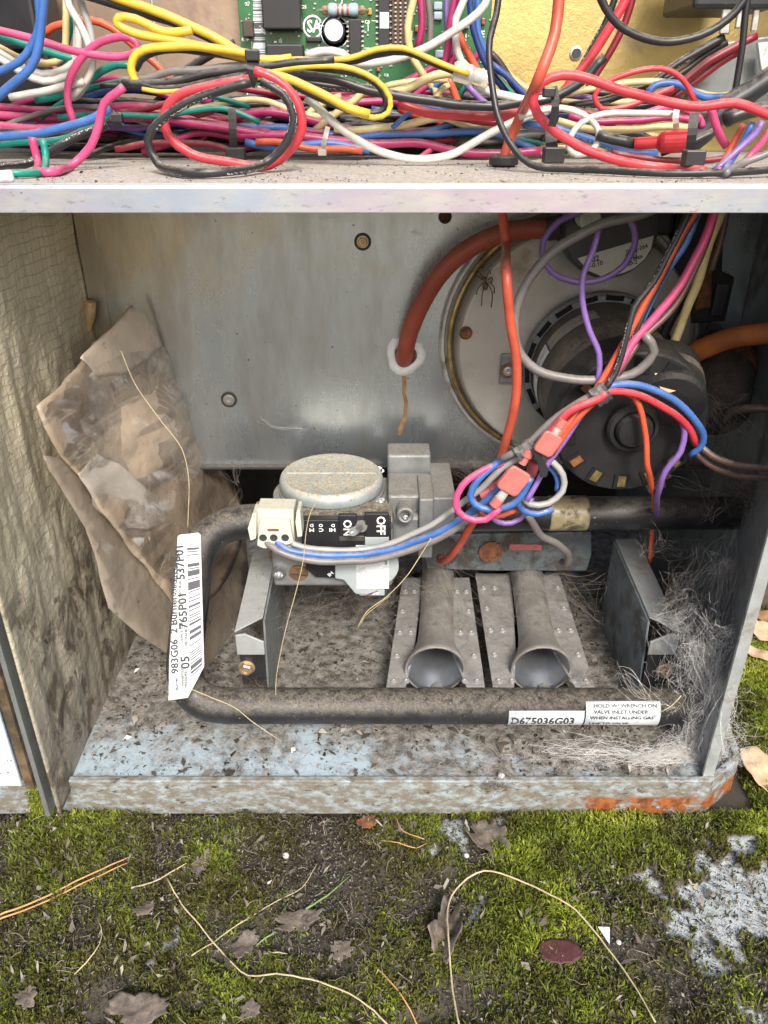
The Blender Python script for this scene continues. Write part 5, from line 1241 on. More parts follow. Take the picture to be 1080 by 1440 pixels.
U_([(8, 244), (50, 242), (62, 236), (64, 215), (60, 195)], .37, 12, 'teal', 'teal wire with a white tag lying on the shelf at left')
U_([(-30, 240), (0, 235), (40, 230), (77, 210), (127, 184), (150, 176)], .385, 14, 'black', 'black wire with white lettering slanting at the lower left', True)
U_([(174, 122), (165, 130), (147, 145), (139, 175), (127, 207), (103, 230), (75, 240), (57, 240), (53, 228), (48, 205), (46, 193)], .38, 13, 'pink', 'pink wire making a round loop on the left of the shelf')
U_([(105, -10), (187, 13), (253, 36), (300, 56), (346, 80), (372, 100)], .43, 14, 'black', 'black wire slanting down from the top left to the tie')
U_([(110, -22), (187, 4), (253, 30), (300, 52), (352, 80), (372, 90)], .428, 15, 'yellow', 'yellow wire on top of the slanting black one')
U_([(270, 42), (230, 44), (190, 26), (166, 26), (164, 35), (185, 46), (233, 56), (300, 69), (352, 82), (410, 82)], .405, 14, 'yellow', 'yellow wire folded into a hairpin at upper left')
U_([(352, 76), (300, 68), (260, 66), (217, 66), (193, 75), (184, 92), (186, 106), (192, 117)], .40, 13.5, 'yellow', 'yellow wire looping left above the black wires')
U_([(350, 84), (300, 75), (250, 70), (215, 73), (196, 84), (190, 98)], .412, 12, 'black', 'black wire following inside the yellow loop')
U_([(172, 117), (200, 118), (233, 117), (300, 103), (352, 96), (420, 88), (470, 84)], .395, 13, 'black', 'black wire stretched level into the big tie, upper')
U_([(168, 112), (205, 110), (240, 100), (300, 97), (352, 91)], .405, 12, 'grey', 'dull grey wire stretched level into the big tie')
U_([(200, 125), (225, 129), (260, 127), (300, 119), (350, 111), (400, 105)], .39, 7, 'yellow', 'thin yellow striped wire below the black ones')
U_([(200, 121), (230, 125), (265, 122), (300, 113), (350, 105)], .394, 11, 'black', 'black wire paired with the thin yellow stripe')
# two heavy loops over the shelf
U_([(350, 112), (310, 119), (270, 126), (247, 135), (232, 158), (237, 190), (268, 216), (320, 228), (378, 231), (405, 214), (424, 182), (420, 150), (400, 122), (372, 104), (358, 100)], .372, 15, 'red', 'thick red wire forming a ring over the shelf')
U_([(352, 116), (327, 123), (267, 143), (226, 168), (208, 196), (222, 229), (267, 242), (325, 241), (372, 229), (404, 200), (413, 166), (397, 132), (367, 115)], .362, 15, 'black', 'thick black wire forming a ring beside the red one', True)
# -- hairpins to the right of the tie
U_([(352, 105), (400, 96), (447, 92), (497, 97), (530, 113), (549, 138), (546, 158), (525, 165), (490, 154), (455, 136), (415, 116)], .395, 9, 'yellow', 'yellow striped wire making a long hairpin below the board')
U_([(352, 99), (400, 91), (450, 96), (500, 103), (532, 120), (543, 140), (536, 156), (510, 158), (470, 146), (425, 126), (405, 114)], .402, 12, 'black', 'black wire filling the long yellow hairpin')
U_([(352, 102), (385, 104), (415, 114), (450, 132), (490, 151), (520, 160)], .390, 13, 'yellow', 'broad yellow side of the hairpin below the board')
U_([(355, 92), (410, 84), (450, 84), (490, 82), (530, 69), (566, 67), (600, 80), (640, 97), (660, 104)], .42, 9, 'yellow', 'yellow wire arching over the white one to the clear connector')
U_([(355, 97), (410, 89), (460, 88), (500, 86), (535, 76), (570, 73), (604, 87), (645, 103)], .424, 9, 'black', 'black wire arching beneath its yellow twin')
U_([(380, 110), (430, 107), (463, 110), (530, 130), (597, 141), (690, 149), (735, 143), (775, 138), (820, 112), (850, 80)], .43, 15, 'black', 'long black wire sweeping right to the red tube')
U_([(395, 112), (440, 118), (490, 124), (560, 131)], .44, 12, 'black', 'printed black wire under the hairpin', True)
U_([(560, 145), (613, 160), (680, 163), (735, 159), (776, 144), (817, 96), (858, 41), (890, -20)], .44, 15, 'red', 'long red wire running right then climbing the gold panel')
U_([(430, 78), (450, 73), (480, 76), (497, 87), (547, 85), (597, 68), (647, 37), (683, 7), (690, -20)], .45, 13, 'white', 'white wire rising right across the circuit board')
U_([(430, 137), (455, 160), (490, 190), (530, 211), (583, 224), (630, 218), (665, 202), (690, 187), (725, 170), (770, 155)], .41, 13, 'white', 'white wire sagging in a long curve over the middle bundle')
U_([(655, -30), (653, 0), (641, 27), (640, 60), (648, 85), (658, 95)], .46, 12, 'white', 'white wire hanging down to the clear connector')
U_([(584, -30), (582, 0), (573, 37), (577, 70), (590, 95), (605, 118), (619, 139)], .47, 12, 'cream', 'yellow cream wire hanging in front of the chip headers')
U_([(590, -30), (592, 0), (593, 40), (587, 70)], .482, 12, 'magenta', 'magenta wire hanging beside the chip headers')
U_([(600, -30), (602, 0), (606, 40), (604, 70)], .484, 11, 'grey', 'grey brown wire hanging beside the magenta one')
U_([(645, -30), (640, 0), (632, 43), (628, 80), (618, 104)], .47, 13, 'magenta', 'magenta wire hanging left of the white wire')
U_([(630, -30), (628, 0), (628, 40), (634, 78)], .488, 8, 'purple', 'thin purple wire hanging before the board')
U_([(640, 36), (650, 60), (662, 84), (672, 100), (690, 120)], .466, 12, 'orange', 'orange wire passing behind the clear connector, upper part')
U_([(630, 108), (637, 125), (645, 145), (655, 165)], .462, 12, 'orange', 'orange wire below the clear connector')
U_([(660, -30), (662, 0), (666, 43), (676, 75), (688, 100), (712, 130)], .474, 11, 'darkblue', 'dark blue wire hanging right of the white wire')
U_([(672, -30), (672, 0), (672, 45), (684, 75), (700, 105)], .478, 11, 'blue', 'blue wire hanging beside the dark blue one')
U_([(545, 131), (570, 126), (590, 116), (612, 106), (640, 103), (665, 106)], .435, 14, 'cream', 'thick cream wire entering the clear connector')
U_([(540, 122), (575, 115), (605, 112), (630, 112)], .452, 10, 'cream', 'thin cream wire behind the clear connector')
U_([(610, 140), (620, 128), (632, 118)], .458, 10, 'cream', 'cut cream wire end under the connector')
U_([(605, 128), (612, 120), (625, 112), (640, 106)], .47, 11, 'blue', 'short blue wire behind the connector')
U_([(655, 118), (675, 138), (690, 150)], .468, 10, 'purple', 'short purple wire under the clear connector')
U_([(645, 138), (655, 122), (668, 118)], .474, 9, 'teal', 'short teal wire under the clear connector')
U_([(668, 118), (690, 128), (714, 136), (740, 142), (775, 138)], .43, 13, 'white', 'white wire leaving the clear connector to the right')
# -- right part
U_([(703, -20), (698, 20), (690, 55), (691, 111), (700, 165), (716, 200), (745, 230), (810, 238), (920, 243), (1013, 244), (1110, 236)], (.40, .345), 11, 'black', 'thin black wire dropping left of the red tube and running along the shelf')
U_([(1110, 172), (1080, 161), (1032, 146), (984, 150), (939, 144), (884, 130), (828, 111), (791, 106), (762, 116), (750, 142), (768, 174), (810, 204), (865, 225), (935, 236), (990, 240)], .358, 16, 'red', 'thick bright red wire in a wide loop at the right')
U_([(872, -20), (850, 35), (828, 74), (803, 115), (780, 150)], .452, 11, 'black', 'printed black wire slanting over the gold panel', True)
U_([(895, -20), (880, 30), (862, 65), (824, 130)], .458, 12, 'darkred', 'dark red wire slanting over the gold panel')
U_([(838, -20), (850, 10), (870, 35), (905, 54), (954, 59), (998, 44), (1035, 15), (1055, -15)], .42, 13, 'black', 'black wire sagging in an arc at the top right')
U_([(1064, 50), (1030, 68), (998, 85), (965, 111), (925, 140)], .45, 13, 'darkred', 'dark red wire rising to the right contactor, upper one')
U_([(1040, 72), (1010, 90), (975, 118), (940, 140)], .455, 13, 'darkred', 'dark red wire rising to the right contactor, lower one')
U_([(1018, 52), (985, 70), (950, 92), (915, 117), (847, 141), (800, 150)], .462, 13, 'black', 'black printed wire rising toward the contactor', True)
U_([(1022, 60), (985, 82), (955, 105), (900, 130)], .466, 12, 'black', 'plain black wire rising toward the contactor')
U_([(978, 146), (966, 120), (952, 105), (930, 96), (887, 102), (850, 119), (836, 136), (845, 153), (880, 149), (921, 133), (947, 124)], .42, 9, 'red', 'small red wire bent into a narrow loop')
U_([(910, 133), (920, 121), (938, 117), (958, 120), (990, 137), (1040, 135)], .435, 12, 'blue', 'blue wire humped beside the small red loop')
U_([(690, 90), (712, 105), (735, 130), (760, 152), (820, 168)], .468, 11, 'darkblue', 'dark blue wire slanting behind the red tube')
U_([(690, 75), (700, 85), (722, 118), (745, 142)], .47, 12, 'black', 'black sleeved wire slanting behind the red tube')
U_([(736, 172), (791, 182), (839, 200), (880, 214), (924, 216)], .415, 12, 'blue', 'blue wire lying below the white ring', True)
U_([(730, 165), (754, 157), (791, 151), (820, 160), (838, 178), (841, 195), (832, 212), (812, 218), (800, 208), (803, 190), (818, 172), (850, 160), (895, 158), (945, 160)], .395, 10, 'white', 'white wire tied into a small ring on the shelf')
U_([(785, 170), (828, 181), (884, 182), (939, 178), (970, 180)], .405, 11, 'cream', 'pale yellow wire under the white one at the right tie')
U_([(800, 162), (835, 170), (887, 170), (946, 166), (985, 170)], .41, 11, 'magenta', 'magenta wire between the white and the yellow at the right tie')
U_([(900, 162), (930, 152), (960, 154), (984, 166), (988, 178)], .412, 11, 'pink', 'pink wire curving through the right tie')
U_([(998, 150), (1003, 168), (1012, 188), (1022, 206)], .375, 13, 'pink', 'short pink wire pointing down at the right')
U_([(1054, -20), (1049, 20), (1043, 70), (1037, 110), (1032, 140)], .42, 11, 'black', 'straight black lead hanging from the contactor')
U_([(1046, 175), (1036, 192), (1022, 220), (1010, 240)], .368, 11, 'orange', 'orange wire bending down at the far right')
U_([(1058, 172), (1050, 190), (1034, 216), (1018, 242)], .362, 11, 'blue', 'blue wire bending down at the far right')
U_([(1072, 170), (1062, 188), (1036, 212), (1004, 240)], .355, 11, 'purple', 'purple wire bending down at the far right')
U_([(1085, 180), (1072, 200), (1050, 224), (1040, 240)], .360, 11, 'pink', 'pink wire bending down at the far right')
U_([(1100, 206), (1070, 220), (1046, 228), (1020, 244)], .35, 12, 'grey', 'grey wire bending down at the far right')
U_([(860, 215), (930, 226), (985, 226), (1030, 220)], .39, 10, 'darkred', 'dark red wire at the back of the right tie')
# thick sleeves at right
U_([(1110, 90), (1080, 112), (1050, 132), (1020, 150), (990, 186), (965, 205)], .415, 30, 'black', 'fat black sleeve bending down at the right edge')
U_([(1100, 150), (1070, 152), (1045, 160), (1020, 170)], .40, 20, 'black', 'short dark sleeve below the fat black one')
U_([(930, 214), (975, 200), (1010, 182)], .395, 14, 'black', 'dark sleeve slanting out of the right tie')
# -- white cream etc: extra jumble at the back for density, mostly black to darken the gaps
rj = random.Random(17); SEEN_L = {}
def zone(px, py):
    h = 'behind the left loops' if px < 150 else 'below the yellow hairpins' if px < 260 else 'behind the two rings' if px < 410 else 'under the circuit board' if px < 560 else 'left of the red tube' if px < 700 else 'behind the wide red loop' if px < 860 else 'near the right tie'
    return h + (', high up' if py < 140 else ', low on the shelf' if py > 185 else ', midway up')
def once(l):
    SEEN_L[l] = SEEN_L.get(l, 0) + 1; return l if SEEN_L[l] == 1 else ('another ' + l if SEEN_L[l] == 2 else 'third ' + l if SEEN_L[l] == 3 else 'further ' + l)
for i in range(44):
    x0 = rj.uniform(-40, 620); L = rj.uniform(160, 420); y0 = rj.uniform(138, 206); dy = rj.uniform(-18, 18)
    col = rj.choice(['black', 'black', 'black', 'darkblue', 'black', 'darkred', 'black', 'magenta', 'black'])
    p = [(x0, y0), (x0 + L * .3, y0 + dy * .6 + rj.uniform(-6, 6)), (x0 + L * .65, y0 + dy + rj.uniform(-8, 8)), (x0 + L, y0 + dy * .4 + rj.uniform(-10, 10))]
    wire(p, rj.uniform(.478, .502), rj.uniform(8, 11), col, once(dict(black='black', magenta='magenta', darkblue='navy', darkred='dark red', blue='blue')[col] + ' strand far back ' + zone(x0 + L / 2, y0 + dy * .6)), 'strands at the back of the tangle')

nm = dict(black='black', magenta='magenta', darkblue='navy', darkred='dark red', blue='blue', cream='cream', teal='teal', grey='grey', purple='purple', white='white', pink='pink', orange='orange')
for i in range(34):
    x0 = rj.uniform(-40, 820); L = rj.uniform(110, 300); y0 = rj.uniform(96, 205); dy = rj.uniform(-26, 26)
    if 330 < x0 + L / 2 < 640 and y0 < 150: y0 += 55
    col = rj.choice(['black', 'black', 'magenta', 'darkblue', 'black', 'darkred', 'blue', 'teal', 'purple', 'grey', 'black', 'pink', 'cream'])
    p = [(x0 - 12, y0 + rj.uniform(-6, 22)), (x0 + L * .2, y0 + dy * .6 + rj.uniform(-10, 10)), (x0 + L * .5, y0 + dy + rj.uniform(-12, 12)), (x0 + L * .8, y0 + dy * .5 + rj.uniform(-12, 12)), (x0 + L, y0 + dy * .3 + rj.uniform(-8, 20))]
    wire(p, rj.uniform(.448, .482), rj.uniform(7, 10), col, once('thin ' + nm[col] + ' strand woven in ' + zone(x0 + L / 2, y0 + dy * .8)), 'strands in the middle of the tangle', rj.random() < .25 and col == 'black')

# ------------------------------------------------------------------ ties, connectors, grommet
def tie(pts, Y, w, mat, label, head=None, thick=.0012):
    """flat strap lying round a bundle, with its locking head"""
    wp = wire_pts(pts, Y, 4); t = thing('cable_tie', label, 'cable tie', wp[-1], 'cable ties'); sp_ = spline(wp, .002)
    m = M(); hw = S(w, wp[0]) / 2; vs = []
    for i, q in enumerate(sp_):
        d = (sp_[min(i + 1, len(sp_) - 1)] - sp_[max(i - 1, 0)]).normalized(); view = (q - Vector((0, 0, CZ))).normalized(); s2 = d.cross(view).normalized()
        bul = math.sin(PI * i / (len(sp_) - 1)) * .003
        for a, b in ((-1, 0), (1, 0), (1, 1), (-1, 1)): vs.append(q + s2 * a * hw - view * (bul + (1 - b) * thick))
    k = len(sp_); m.add(vs, [(i * 4 + j, i * 4 + (j + 1) % 4, i * 4 + 4 + (j + 1) % 4, i * 4 + 4 + j) for i in range(k - 1) for j in range(4)] + [(0, 3, 2, 1), (k * 4 - 4, k * 4 - 3, k * 4 - 2, k * 4 - 1)])
    m.build('strap', mat, t)
    if head:
        q = P(head[0], head[1], Y=Y - .004); m = M(); h = S(head[2], q); m.obox(q, Vector((1, 0, 0)), Vector((0, 0, 1)), Vector((0, 1, 0)), h * .55, h * .4, h * .4); m.build('locking_head', mat, t, bevel=.0006)
    return t
tie([(352, 70), (356, 88), (354, 108), (350, 120)], .384, 17, BLKN, 'broad black tie gathering the yellow and black wires', (355, 78, 18))
tie([(326, 152), (327, 175), (328, 200), (330, 218)], .437, 11, BLKN, 'black tie inside the red and black rings', (332, 218, 24))
tie([(778, 122), (781, 140), (780, 160), (776, 178)], .352, 11, BLKN, 'black tie clipped round the wide red loop', (772, 130, 16))
tie([(776, 180), (775, 200), (778, 215)], .392, 16, BLKN, 'black clip base on the shelf under the wide red loop', (778, 218, 26))
tie([(977, 158), (974, 180), (972, 200), (970, 222)], .352, 13, BLKN, 'black tie beside the red butt connector', (975, 222, 26))
tie([(952, 153), (950, 166), (951, 181)], .392, 8, WNYL, 'white tie round the pink and white wires at right')
tie([(461, 178), (457, 195), (454, 212)], .428, 7, WNYL, 'white tie with its tail hanging over the shelf', (453, 214, 11))
tie([(160, 158), (163, 170), (167, 180)], .44, 12, BLKN, 'black tie end behind the round pink loop', (165, 166, 14))
cc = thing('clear_connector', 'clear nylon splice connector on the cream and white wires', 'connector', P(660, 118, Y=.43))
a, b = P(637, 99, Y=.426), P(687, 112, Y=.426); rr = S(13, a); L_ = (b - a).length
M().lathe(a, b - a, [(rr * .8, 0), (rr, .001), (rr, L_ * .5), (rr * .82, L_ * .58), (rr * .82, L_), (rr * .6, L_)], 20).build('sleeve', CLEAR, cc, smooth=False)
M().lathe(a.lerp(b, .12), b - a, [(rr * .42, 0), (rr * .42, L_ * .7)], 12).build('crimp_barrel', TIN, cc)
rc = thing('red_butt_connector', 'red insulated butt connector with a black wire on the shelf', 'connector', P(930, 212, Y=.40))
a, b = P(892, 202, Y=.392), P(968, 198, Y=.385); L_ = (b - a).length; rr = S(15, b)
M().lathe(a, b - a, [(rr * .5, 0), (rr * .55, L_ * .05), (rr * .55, L_ * .42), (rr * .9, L_ * .5), (rr * 1.0, L_ * .56), (rr, L_ * .97), (rr * .8, L_)], 18).build('sleeve', REDP, rc, smooth=False)
U_([(840, 190), (862, 196), (892, 202)], .393, 17, 'black', 'dark sleeve entering the red butt connector')
tg = thing('white_wire_tag', 'white paper tag on the end of the teal wire at the left edge', 'tag', P(6, 258, z=ZS + .001))
q = P(6, 248, z=ZS + .005); M().obox(q, Vector((1, 0, .03)).normalized(), Vector((-.03, 0, 1)).normalized(), Vector((0, 1, 0)), S(13, q), S(8, q), .001).build('tag_sleeve', STICK, tg, bevel=.0008)
# red tube through its grommet
gr = thing('rubber_grommet', 'black rubber grommet in the shelf round the red tube', 'grommet', P(708, 234, z=ZS))
c = P(708, 233, z=ZS + .0005); r = S(20.5, c)
M().lathe(c, (0, 0, 1), [(r * .75, -.006), (r * .75, .0), (r, .0004), (r, .0036), (r * .9, .0048), (r * .45, .0048), (r * .40, .003)], 28).build('ring', BLKN, gr, smooth=False, bevel=.0004)
T1 = [(790, -40, .36), (786, 0, .36), (780, 48, .358), (757, 111, .353), (730, 167, c.y - .0), (709, 228, c.y)]
pts = [P(*k) for k in T1[:-1]] + [c + Vector((0, 0, .004)), c - Vector((0, 0, .014))] + [P(*k) for k in ((711, 340, c.y + .006), (712, 386, .352), (718, 456, .354), (726, 505, .356), (725, 561, .36), (708, 632, .372), (690, 690, .385), (663, 738, .398), (640, 775, .41), (622, 790, .43), (618, 784, .452))]
tb = M().tube(spline(pts, .005), S(8, pts[4]) * .86, 14).build('red_tube', wiremat('tube'), smooth=True); tag(tb, 'long red silicone tube dropping through the shelf grommet to the burners', 'tube')
pts = [P(*k) for k in ((567, 512, .492), (569, 498, .478), (577, 465, .470), (594, 425, .464), (620, 384, .459), (655, 352, .456), (700, 330, .455), (740, 322, .455), (775, 322, .455))]
tag(M().tube(spline(pts, .005), S(13, pts[4]), 16).build('orange_hose', MAT('dull_orange_hose', (.3, .058, .032), .45, 0, .15, 80, dust=.35, dustcol=(.3, .2, .14)), smooth=True), 'thick dull orange hose curving out of the sealed hole in the back wall', 'tube')
pts = [P(*k) for k in ((1110, 462, .40), (1080, 468, .405), (1030, 475, .415), (985, 492, .425), (950, 510, .435), (938, 520, .44))]
tag(M().tube(spline(pts, .005), [S(15, q) * (1.0 if i < 20 else .9) for i, q in enumerate(spline(pts, .005))], 14).build('rusty_orange_hose', MAT('rusty_hose', (.42, .12, .025), .6, 0, .35, 45, .2, 400, dirt=.35, dirtcol=(.12, .05, .025)), smooth=True), 'rust orange hose running from the dark can to the right wall', 'tube')

# ------------------------------------------------------------------ lower wires
def L_w(pts, Y, w, col, label, pr=False, name='wire', cat='wire'): return wire(pts, Y, w, col, label, GL, pr, False, name, cat)
CL = (845, 554)
L_w([(985, 270), (971, 294), (946, 347), (918, 396), (893, 431), (883, 466), (866, 523), (846, 552)], (.366, .352), 10, 'black', 'black printed wire at the left of the hanging bunch', True)
L_w([(1000, 270), (981, 300), (950, 352), (925, 400), (905, 440), (880, 500), (850, 548)], (.372, .358), 10, 'black', 'second black printed wire just behind the first', True)
L_w([(996, 270), (981, 294), (960, 326), (946, 354), (911, 417), (886, 463), (851, 526), (838, 548), (816, 575), (790, 607), (760, 640)], (.368, .352), 10, 'orange', 'red orange wire of the hanging bunch')
L_w([(985, 290), (964, 340), (925, 403), (897, 463), (857, 522), (836, 552), (800, 576), (750, 620), (700, 652), (672, 676), (662, 695), (668, 709), (690, 717), (722, 709), (740, 684), (746, 672)], (.37, .352), 10.5, 'blue', 'blue wire of the hanging bunch that ends in a loop')
L_w([(1018, 265), (1006, 294), (988, 343), (957, 400), (918, 449), (888, 484), (873, 510), (850, 546), (800, 580), (761, 620)], (.372, .350), 12, 'pink', 'bright pink wire of the hanging bunch')
L_w([(1020, 280), (1003, 329), (978, 403), (953, 470), (938, 518)], (.39, .408), 13, 'cream', 'cream wire running down onto the tan chip')
L_w([(1010, 290), (990, 350), (964, 410), (930, 480), (918, 530)], (.40, .42), 14, 'black', 'dark wire behind the cream one')
L_w([(1014, 270), (1000, 320), (975, 380), (940, 440), (900, 480), (870, 525)], (.385, .36), 10, 'brown', 'brown wire behind the pink one')
L_w([(1022, 285), (1014, 330), (1000, 380)], .40, 10, 'brown', 'short brown wire by the black plate')
L_w([(838, 285), (810, 300), (786, 312), (764, 338), (763, 362), (776, 383), (806, 396), (848, 393), (877, 374), (893, 342), (890, 318), (880, 300)], .392, 9, 'purple', 'purple wire coiled in a ring below the shelf')
L_w([(842, 320), (832, 355), (820, 386), (820, 421), (829, 463), (843, 498), (843, 530), (838, 556), (812, 590), (790, 625), (765, 660), (748, 690), (740, 705)], (.372, .352), 8.5, 'purple', 'purple wire hanging straight down in front of the motor')
L_w([(930, 288), (904, 301), (841, 317), (777, 354), (739, 403), (724, 449), (729, 491), (753, 519), (806, 533), (858, 533), (900, 519), (921, 494), (905, 470)], (.372, .36), 13.5, 'grey', 'thick grey sleeved cable in a wide ring before the motor', name='sleeved_cable', cat='cable')
L_w([(838, 556), (855, 543), (897, 542), (946, 561), (978, 592), (989, 615), (984, 630), (970, 640)], (.352, .368), 10, 'blue', 'blue wire arching right from the taped clamp')
L_w([(836, 560), (855, 551), (890, 553), (939, 576), (968, 600), (978, 625)], (.350, .366), 10.5, 'red', 'red wire arching right below the blue arch')
L_w([(880, 552), (892, 560), (903, 582), (908, 614), (910, 650), (917, 685, .372), (920, 705, .40), (917, 740, .445), (914, 790, .445)], .360, 8.5, 'orange', 'orange wire falling past the motor end and behind the pipe')
L_w([(955, 585), (963, 605), (958, 634), (936, 662), (926, 690, .37), (924, 735, .445)], .364, 9, 'purple', 'dark purple wire falling right of the orange one')
L_w([(852, 552), (841, 561), (799, 580), (780, 600), (762, 622)], (.349, .349), 12, 'red', 'red wire running down left from the clamp to a connector')
L_w([(850, 556), (820, 580), (792, 612), (775, 640)], (.353, .353), 9, 'orange', 'orange wire running beside the red one from the clamp')
L_w([(840, 552), (784, 586), (735, 630), (705, 645)], (.354, .356), 11, 'grey', 'dusty dark grey wire under the tape left of the clamp')
L_w([(715, 650), (690, 656), (666, 668), (650, 682), (641, 708), (652, 727), (684, 731), (703, 714)], (.362, .352), 10, 'pink', 'pink wire loop in front of the supply pipe')
L_w([(762, 644), (778, 650), (791, 668), (791, 690), (772, 708), (746, 709), (733, 698)], (.362, .362), 9.5, 'lightgrey', 'grey white wire loop right of the connectors')
L_w([(760, 652), (776, 660), (785, 676), (783, 690)], (.366, .366), 8, 'blue', 'short blue bend inside the grey white loop')
L_w([(727, 705), (736, 718), (756, 723), (778, 716)], (.36, .362), 9, 'blue', 'printed blue bend lying on the tape', True)
L_w([(748, 700), (740, 722), (720, 735), (700, 734), (688, 722), (682, 700)], (.37, .368), 8, 'purple', 'purple wire looping under the pink connector')
L_w([(668, 690), (668, 712), (682, 724), (708, 724), (728, 716)], (.372, .366), 8, 'orange', 'orange wire bend behind the pink loop')
L_w([(741, 722), (760, 752), (786, 766), (799, 780), (797, 794), (790, 790)], (.41, .45), 10, 'grey', 'grey lead curling down below the supply pipe')
L_w([(384, 756, .377), (400, 771, .372), (440, 779, .372), (500, 780, .372), (550, 773, .372), (600, 755, .37), (640, 735, .368), (690, 700, .362), (712, 676, .36)], .37, 10.5, 'blue', 'blue wire from the white plug sweeping right to the connectors')
L_w([(370, 757, .377), (390, 775, .371), (430, 787, .37), (490, 790, .37), (545, 783, .37), (590, 768, .37), (630, 750, .368), (672, 722, .366)], .37, 10.5, 'grey', 'grey wire from the white plug sweeping right, lowest of three')
L_w([(400, 755, .377), (415, 766, .376), (460, 773, .376), (520, 771, .376), (580, 752, .374), (630, 722, .372), (670, 692, .366), (700, 664, .362), (735, 640, .358)], .37, 9, 'lightgrey', 'pale grey wire from the white plug, behind the blue one')
L_w([(982, 625), (1000, 640), (1040, 655), (1100, 660)], (.37, .36), 10, 'brown', 'brown lead going right to the edge below the cobweb')
L_w([(975, 632), (995, 652), (1035, 668), (1100, 672)], (.372, .365), 9, 'brown', 'second brown lead just under the first')
L_w([(1110, 578), (1060, 574), (1030, 578), (1020, 590)], (.40, .42), 12, 'brown', 'dull brown lead out of the rusty can')
# pink spade connectors and tape
def spade(label, px, py, ang, Y, sz, mat=PINKP):
    t = thing('spade_connector', label, 'connector', P(px, py, Y=Y), 'pink insulated spade connectors'); c = P(px, py, Y=Y); k = S(1, c) * sz
    d = Vector((math.cos(ang), 0, math.sin(ang))); s2 = Vector((-math.sin(ang), 0, math.cos(ang))); n = Vector((0, -1, .25)).normalized()
    o8 = [(-1, -.72), (-.78, -.95), (.78, -.95), (1, -.72), (1, .72), (.78, .95), (-.78, .95), (-1, .72)]
    M().prism([c + d * a * 22 * k + s2 * b * 20 * k + n * 8 * k for a, b in o8], -n * 16 * k).build('nylon_hood', mat, t, bevel=.0011)
    e = c + d * 22 * k
    M().lathe(e, d, [(7 * k, 0), (7.5 * k, 9 * k), (7 * k, 14 * k)], 14).build('wire_sleeve', CLEAR, t, smooth=False)
    M().lathe(e + d * 14 * k, d, [(8.5 * k, 0), (8.5 * k, 15 * k), (6 * k, 16 * k)], 14).build('collar', mat, t)
    return t
spade('square pink spade connector joined to the pink loop', 722, 676, D(238), .352, .92)
spade('second pink connector tucked under the clamp, behind the purple wire', 770, 624, D(62), .347, .78)
t = thing('dusky_connector', 'translucent dark pink connector pointing left behind the square one', 'connector', P(690, 690, Y=.368), 'dark pink sleeves')
a, b = P(706, 683, Y=.366), P(676, 696, Y=.366); M().lathe(a, b - a, [(S(9, a), 0), (S(9, a), .006), (S(7.5, a), .007), (S(7.5, a), .0125)], 16).build('sleeve', REDD, t)
t = thing('dusky_connector', 'translucent dark pink connector right of the square one', 'connector', P(750, 665, Y=.362), 'dark pink sleeves')
a, b = P(752, 650, Y=.362), P(745, 672, Y=.362); M().lathe(a, b - a, [(S(8, a), 0), (S(8, a), .007), (S(6.5, a), .008), (S(6.5, a), .0105)], 16).build('sleeve', REDD, t)
t = thing('dusky_connector', 'red nosed sleeve above the square pink connector', 'connector', P(738, 650, Y=.352), 'dark pink sleeves')
a, b = P(734, 652, Y=.352), P(742, 638, Y=.352); M().lathe(a, b - a, [(S(6, a), 0), (S(6, a), .004), (S(8, a), .0045), (S(8, a), .0085)], 16).build('sleeve', PINKP, t)
def tape(label, px, py, ang, Y, w_, l_, mat):
    c = P(px, py, Y=Y); d = Vector((math.cos(ang), 0, math.sin(ang)))
    m = M(); n = 18; vs = []
    s2 = Vector((-math.sin(ang), 0, math.cos(ang))); n2 = Vector((0, -1, 0)); r1 = S(w_, c); r2 = r1 * .75; L_ = S(l_, c)
    for h in (-1, -.5, 0, .5, 1):
        for i in range(n):
            t = 2 * PI * i / n; k = 1 + .06 * math.sin(h * 5 + t * 3); vs.append(c + d * h * L_ + (s2 * math.cos(t) * r1 + n2 * math.sin(t) * r2) * k)
    m.add(vs, [(j * n + i, j * n + (i + 1) % n, (j + 1) * n + (i + 1) % n, (j + 1) * n + i) for j in range(4) for i in range(n)] + [tuple(range(n))[::-1], tuple(4 * n + i for i in range(n))])
    return tag(m.build('tape_wrap', mat, None), label, 'tape', 'dark tape round the hanging wires')
TAPE = MAT('dusty_black_tape', (.06, .062, .066), .45, 0, .3, 200, .2, 500, dust=.6, dustcol=(.3, .28, .25))
tape('dusty black tape at the crossing of the hanging wires', 845, 555, D(38), .352, 15, 11, TAPE)
tape('dusty black tape above the square pink connector', 741, 634, D(38), .354, 14, 14, TAPE)
st = thing('black_strap', 'flat black strap end hanging between the pink connectors', 'strap', P(757, 655, Y=.348))
M().prism([P(px, py, Y=.347) for px, py in ((748, 634), (757, 630), (772, 660), (769, 671), (760, 672), (757, 655))][::-1], (0, .0012, .0)).build('strap_tail', BLKN, st, bevel=.0003)

